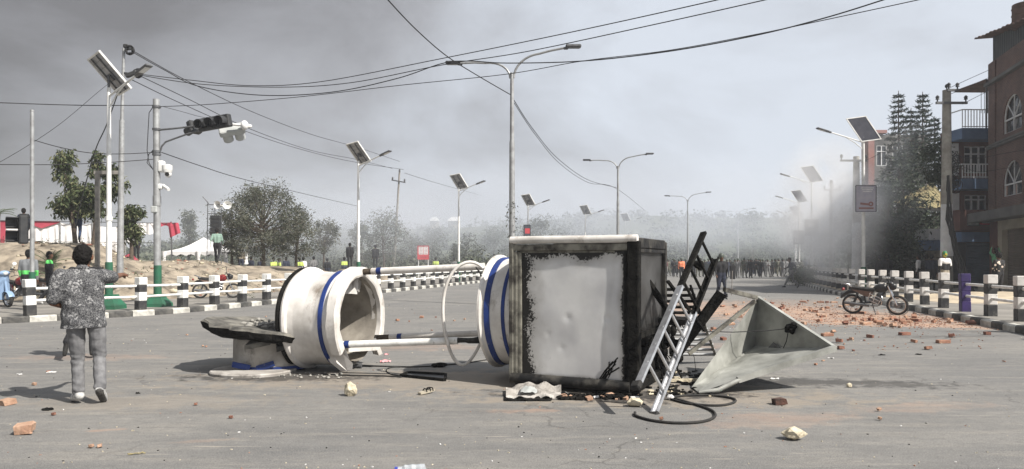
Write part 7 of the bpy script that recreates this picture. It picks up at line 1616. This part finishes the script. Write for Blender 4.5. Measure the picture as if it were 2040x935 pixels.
for i,(px,d,h,w,lb) in enumerate(((1765,43,6.2,3.4,'dark shaggy tree beneath the left pine in the smoke'),(1800,44.5,7.4,3.6,'dark dense tree between pines and street lamp'),(1835,47,8.2,3.6,'dark dense tree below the right pine'),(1745,41,3.4,2.4,'low dark bush at the foot of the bannered lamp'),(1790,40.5,2.6,3.0,'low dark bush below the shop row'),(1726,57,6.0,4.2,'dark tree in the smoke left of the pink pillar'),(1690,66,5.5,4.5,'smoky dark tree beyond the concrete pole left of the lamp'))):
    tree('dark_tree',lb,(P(px,0,d).x,d,.15),h,w,3800,.26,'leaf_dark',60+i,crown0=.12,clumps=34,cs=.12)
cl = [((P(Rn.uniform(1852,1896),0,34).x,34+Rn.uniform(-.3,.6),HC-(Rn.uniform(282,372)-HY)*34/F),.9) for _ in range(26)]
tag(leaves(cl,3000,.16,.22,.8,.3).build('creeper','leaf_dark'),'dark creeper mass hanging round the concrete power pole','creeper')
# ================================================================ TENTS, STAGE, BOARD
MQ = thing('marquee','white peaked marquee on the earth bank under the distant tree','tent',(P(388,0,45).x,45,1.35))
z0_ = HC-(527-HY)*45/F; ze = HC-(501-HY)*45/F; zp = HC-(474-HY)*45/F; x0_, x1_ = P(327,0,45).x, P(450,0,45).x; xm = P(384,0,45).x; yc = 46.6
cor = [Vector((x0_,45,ze)),Vector((x1_,45,ze)),Vector((x1_,48.4,ze)),Vector((x0_,48.4,ze))]; ap = Vector((xm,yc,zp+.08)); mb = MB()
for k in range(4):
    a,b = cor[k],cor[(k+1)%4]; vs=[]
    for i in range(9):
        for j in range(9): e_ = a.lerp(b,j/8); p = e_.lerp(ap,i/8); p.z -= .28*math.sin(PI*i/8)*.6; vs.append(p)
    mb.add(vs,[(i*9+j,i*9+j+1,(i+1)*9+j+1,(i+1)*9+j) for i in range(8) for j in range(8)],0,True)
mb.build('canopy','cloth_white',MQ,world=True,merge=True)
mb = MB()
for k in range(4):
    a,b = cor[k],cor[(k+1)%4]
    mb.sheet(lambda u_,v_: a.lerp(b,u_)-Z3*(v_*(.22+.05*math.sin(u_*40)))+Vector((0,-.01,0)),30,2,thick=.01,tdir=(0,1,0))
mb.build('valance','cloth_white',MQ,world=True)
for k,c in enumerate(cor+[Vector((xm+.35,45,ze))]):
    mb = MB(); mb.cyl(Vector((c.x,c.y,z0_-.1)),c,.03,n=6); mb.lathe(Vector((c.x,c.y,z0_)),(0,0,1),[(0,.16),(.3,.10),(ze-z0_,.14)],n=10,jit=lambda p,t_:Vector((.03*math.sin(t_*4),0,0))); mb.build('leg_drape','cloth_white',MQ,world=True)
BN = thing('banner_wall','long white cloth wall with red swag on poles along the bank crest','tent',(P(130,0,35.5).x,35.5,2.1))
zt = HC-(443-HY)*35.5/F; zb_ = 1.75
def bx_(px): return P(px,0,35.5).x
RB = Matrix.Rotation(0.36,3,'Z'); PB = Vector((P(150,0,35.5).x,35.5,0))
for (pa,pb,dt,db) in ((24,75,.0,.0),(76,124,0,0),(125,180,-.04,0),(181,240,-.12,-.25)):
    mb = MB(); mb.sheet(lambda a,b: (lerp(bx_(pa),bx_(pb),a),35.5+.06*math.sin(a*26+pa)*(1.1-b)+.07*noise.noise(Vector((a*6,b*3,pa))),lerp(zb_+db,zt+dt-.10*math.sin(PI*a),b)),40,10); mb.build('cloth_panel','cloth_white',BN,world=True)
mb = MB(); mb.sheet(lambda a,b: (lerp(bx_(60),bx_(125),a),35.42,zt+.03-b*(.30*(1-abs(2*a-1))+.05)),20,4,thick=.02,tdir=(0,1,0)); mb.sheet(lambda a,b: (lerp(bx_(18),bx_(34),a*(1-.3*b)),35.42,lerp(zt,zb_+.1,b)),6,6,thick=.02,tdir=(0,1,0)); mb.build('red_swag','cloth_crimson',BN,world=True)
for px in (23,76,125,181,240): mb = MB(); mb.cyl((bx_(px),35.4,zb_-.3),(bx_(px),35.4,zt+.12),.03,n=6); mb.build('pole','galvanised',BN,world=True)
mb = MB(); mb.cyl((bx_(20),35.38,zt+.02),(bx_(332),35.38,zt+.02),.02,n=6); mb.cyl((bx_(125),35.38,zt-.95),(bx_(330),35.38,zt-.95),.015,n=6); mb.cyl((bx_(326),35.4,1.2),(bx_(324),35.4,zt+.1),.035,n=6); mb.build('pole','mid_metal',BN,world=True)
mb = MB(); mb.sheet(lambda a,b: (lerp(bx_(243),bx_(294),a),35.45+.08*math.sin(a*22),zt-.0-b*(lerp(.95,.35,a)+.10*math.sin(a*9))),24,8); mb.build('cloth_panel','cloth_white',BN,world=True)
mb = MB(); mb.sheet(lambda a,b: (lerp(bx_(292),bx_(322),a)+.02*b,35.4+.05*math.sin(a*12),zt+.05-b*(.20+.06*math.sin(a*7))),14,4,thick=.02,tdir=(0,1,0)); mb.sheet(lambda a,b: (lerp(bx_(318),bx_(338),a)+.10*b,35.35+.06*math.sin(a*12+2),zt+.05-b*(.75-.25*a)),10,8,thick=.02,tdir=(0,1,0)); mb.build('red_cloth','cloth_crimson',BN,world=True)
for q in BN.children: q.data.transform(Matrix.Translation(-(PB-wmat(BN).translation)*1)); q.data.transform(RB.to_4x4()); q.data.transform(Matrix.Translation((PB-wmat(BN).translation)))
mb = MB(); c = Vector(on_terr(258,36)); mb.sheet(lambda a,b: c+Vector((lerp(-.35,.35,a),lerp(-.2,.2,b),.16*math.sin(PI*a)*math.sin(PI*b)+.30*a*(1-a)*2+.05*noise.noise(Vector((a*6,b*6,0))))),12,8,smooth=False); tag(mb.build('red_cloth','cloth_crimson'),'crumpled red cloth lying on the bank beside the suited figure','cloth')
PA = thing('speaker_tower','scaffold mast with two horn loudspeakers and a black speaker column','loudspeaker',(P(428,0,37.5).x,37.5,1.3))
pa = lambda px,py,dd=0: P(px,py,37.5+dd)
mb = MB(); 
for (a,b) in (((412,528),(414,402)),((441,528),(441,418)),((428,440),(428,408)),((412,408),(455,408)),((413,426),(441,426)),((404,392),(416,406)),((436,520),(444,470))): mb.cyl(pa(*a),pa(*b),.022,n=6)
mb.build('mast','mid_metal',PA,world=True)
for k in range(5): mb = MB(); mb.box(pa(430.5,434+7.6*k),(.50,.32,.185),bev=.015,rot=Matrix.Rotation(.05*(k-2),3,'X')); mb.build('speaker_box','dark_metal',PA,world=True)
for px,dr in ((437,(-.35,-1,0)),(452,(.5,-1,0))):
    mb = MB(); mb.lathe(pa(px,409),dr,[(-.28,.0),(-.28,.05),(-.12,.05),(0,.09),(.12,.17),(.16,.205),(.155,.19),(.02,.06),(0,0)],n=18); mb.build('horn_loudspeaker','white_pole',PA,world=True)
SB = board('notice_board','red notice board with white panels on two posts behind the far railing','sign',Vector((P(832,0,58).x,58,HC-(517-HY)*58/F)),Vector((1,0,0)),Vector((0,-1,0)),0.88,1.06,'sign_red',frame='sign_red')
mb = MB(); mb.box((.26,-.026,.68),(.34,.006,.60)); mb.box((.64,-.026,.68),(.34,.006,.60)); mb.build('print_panel','paper',SB)
mb = MB()
for k in range(5): mb.box((.26,-.030,.90-.11*k),(.24,.004,.03)); mb.box((.64,-.030,.90-.11*k),(.24,.004,.03))
mb.box((.44,-.026,.18),(.5,.006,.06)); mb.build('print_line','sign_red_dark',SB)
mb = MB(); mb.cyl((.06,.03,-2.0),(.06,.03,1.0),.03,n=6); mb.cyl((.82,.03,-2.0),(.82,.03,1.0),.03,n=6); mb.build('leg','paper',SB)
# sand and rubble heap on the right pavement, masonry scraps
mb = MB(); mb.sheet(lambda a,b: (lerp(14.3,20.5,a),lerp(24,30,b),.15+.22*math.sin(PI*a)*math.sin(PI*b)*(1+.6*noise.noise(Vector((a*8,b*6,0))))-.01),30,20); tag(mb.build('sand_heap','sand'),'pale low sand heap on the right pavement behind the railing','sand',kind='stuff')
mb = MB(); mb.sheet(lambda a,b: (LX(KERBR,lerp(33,46,b))+lerp(.5,5,a),lerp(33,46,b),.15+.15*math.sin(PI*a)*math.sin(PI*b)*(1+.6*noise.noise(Vector((a*8,b*6,5))))-.01),20,24); tag(mb.build('sand_heap','sand'),'thin spread of sand farther along the right pavement','sand',kind='stuff')
# rooftops glimpsed above the haze band
for px,w_ in ((866,16),(905,22)):
    d = 190; x = P(px,0,d).x; t = thing('far_house','pale far house above the haze, %s'%('left one of two' if px<880 else 'right one, behind the third solar lamp'),'house',(x,d,7.5)); ww = w_*d/F
    mb = MB(); mb.box((0,0,2.6),(ww,4,3.2)); mb.build('wall','facade_cream',t); mb = MB(); zr = 4.2
    mb.add([(-ww*.6,-2.6,zr),(ww*.6,-2.6,zr),(ww*.6,2.6,zr),(-ww*.6,2.6,zr),(-ww*.25,0,zr+1.2),(ww*.25,0,zr+1.2)],[(0,1,5,4),(1,2,5),(2,3,4,5),(3,0,4),(3,2,1,0)]); mb.build('roof','paper',t)
mb = MB()
for k in range(700):
    px = Rn.uniform(0,640); d = Rn.uniform(21,36); x = P(px,0,d).x; s_ = Rn.uniform(.02,.10)*(1 if Rn.random()>.1 else 1.8)
    if LX(POSTL,d)-x < 2.4: continue
    mb.ball((x,d,terr(x,d)+s_*.1),(s_*Rn.uniform(.8,1.6),s_,s_*.6),n=6,m=4,mi=Rn.choice((0,0,1,2)),rot=Matrix.Rotation(Rn.uniform(0,3),3,'Z'))
tag(mb.build('bank_stones',['earth','stone_pale','brick_dark']),'clods and small stones strewn over the earth bank','stones',kind='stuff')
# ================================================================ SMOKE AND HAZE
def volmat(name, col, dens, noise_sc=None, cut=(0.4,0.7), shape='ball', aniso=0.2, stretch=(1,1,1), power=1.0):
    m = bpy.data.materials.new(name); m.use_nodes = True; t = m.node_tree; L = t.links; t.nodes.clear(); o = N(t,'ShaderNodeOutputMaterial'); v = N(t,'ShaderNodeVolumePrincipled'); L.new(v.outputs[0],o.inputs['Volume'])
    v.inputs['Color'].default_value = (*col,1); v.inputs['Anisotropy'].default_value = aniso; v.inputs['Density'].default_value = dens
    if noise_sc:
        co = N(t,'ShaderNodeTexCoord'); mpp = N(t,'ShaderNodeMapping'); mpp.inputs['Scale'].default_value = stretch; L.new(co.outputs['Object'],mpp.inputs[0])
        n = N(t,'ShaderNodeTexNoise'); n.inputs['Scale'].default_value = noise_sc; n.inputs['Detail'].default_value = 4; n.inputs['Distortion'].default_value = .5; L.new(mpp.outputs[0],n.inputs['Vector'])
        r = N(t,'ShaderNodeMapRange'); r.inputs[1].default_value = cut[0]; r.inputs[2].default_value = cut[1]; L.new(n.outputs[0],r.inputs[0])
        vm = N(t,'ShaderNodeVectorMath',operation='MULTIPLY_ADD'); vm.inputs[1].default_value = (2,2,2); vm.inputs[2].default_value = (-1,-1,-1); L.new(co.outputs['Generated'],vm.inputs[0])
        ln = N(t,'ShaderNodeVectorMath',operation='LENGTH'); L.new(vm.outputs[0],ln.inputs[0])
        f = N(t,'ShaderNodeMapRange',interpolation_type='SMOOTHSTEP'); f.inputs[1].default_value = 1.0; f.inputs[2].default_value = .0; L.new(ln.outputs['Value'],f.inputs[0])
        a = N(t,'ShaderNodeMath',operation='MULTIPLY'); L.new(r.outputs[0],a.inputs[0]); L.new(f.outputs[0],a.inputs[1]); b_ = N(t,'ShaderNodeMath',operation='MULTIPLY'); b_.inputs[1].default_value = dens; L.new(a.outputs[0],b_.inputs[0]); L.new(b_.outputs[0],v.inputs['Density'])
    MATS[name] = m
def smoke(name, label, c, r, m, rot=0.0, ry=0.0):
    mb = MB(); mb.ball((0,0,0),r,n=20,m=12); mb.v = [Vector((v.x,v.y,max(v.z,-0.8-c[2]))) for v in mb.v]; o = mb.build(name,m); o.location = c; o.rotation_euler = (0,ry,rot); return tag(o,label,'smoke',kind='stuff')
volmat('smoke_white',(.985,.99,1.0),1.9,.60,(.36,.72),aniso=-.25)
volmat('smoke_drift',(.93,.96,1.0),.55,.42,(.44,.74),aniso=-.2)
volmat('smoke_bank',(.80,.84,.91),.075,.10,(.22,.72),stretch=(1,1,2))
c = P(1652,435,37.8); smoke('smoke_plume','dense white smoke rising from the right kerb past the bannered lamp',c,(3.5,2.6,5.0),'smoke_white'); c = P(1690,440,39); smoke('smoke_plume','wisp of smoke curling before the bannered lamp',c,(1.7,1.6,2.9),'smoke_drift')
c = P(1760,355,40); smoke('smoke_plume','bluish smoke drifting up over the dark trees and pines',c,(3.6,2.0,5.2),'smoke_drift',ry=.35)
c = P(1650,440,50); smoke('smoke_plume','thin smoke spreading behind the second right lamp',c,(5.5,5,4.5),'smoke_drift')
smoke('smoke_bank','low bank of smoke lying across the far road and field',(6,92,2.0),(85,30,13.5),'smoke_bank')
volmat('smoke_thin',(.84,.87,.93),.13,.25,(.34,.70))
smoke('smoke_bank','smoke wafting round the second solar lamp and the feathery trees',(-13,54,3.2),(16,8,5.0),'smoke_thin')
MATS['smoke_drift'].node_tree
volmat('haze_air',(.84,.88,.95),.0009,aniso=.0)
mb = MB(); mb.box((20,330,7.6),(1900,820,17.8)); tag(mb.build('haze','haze_air'),kind='stuff')
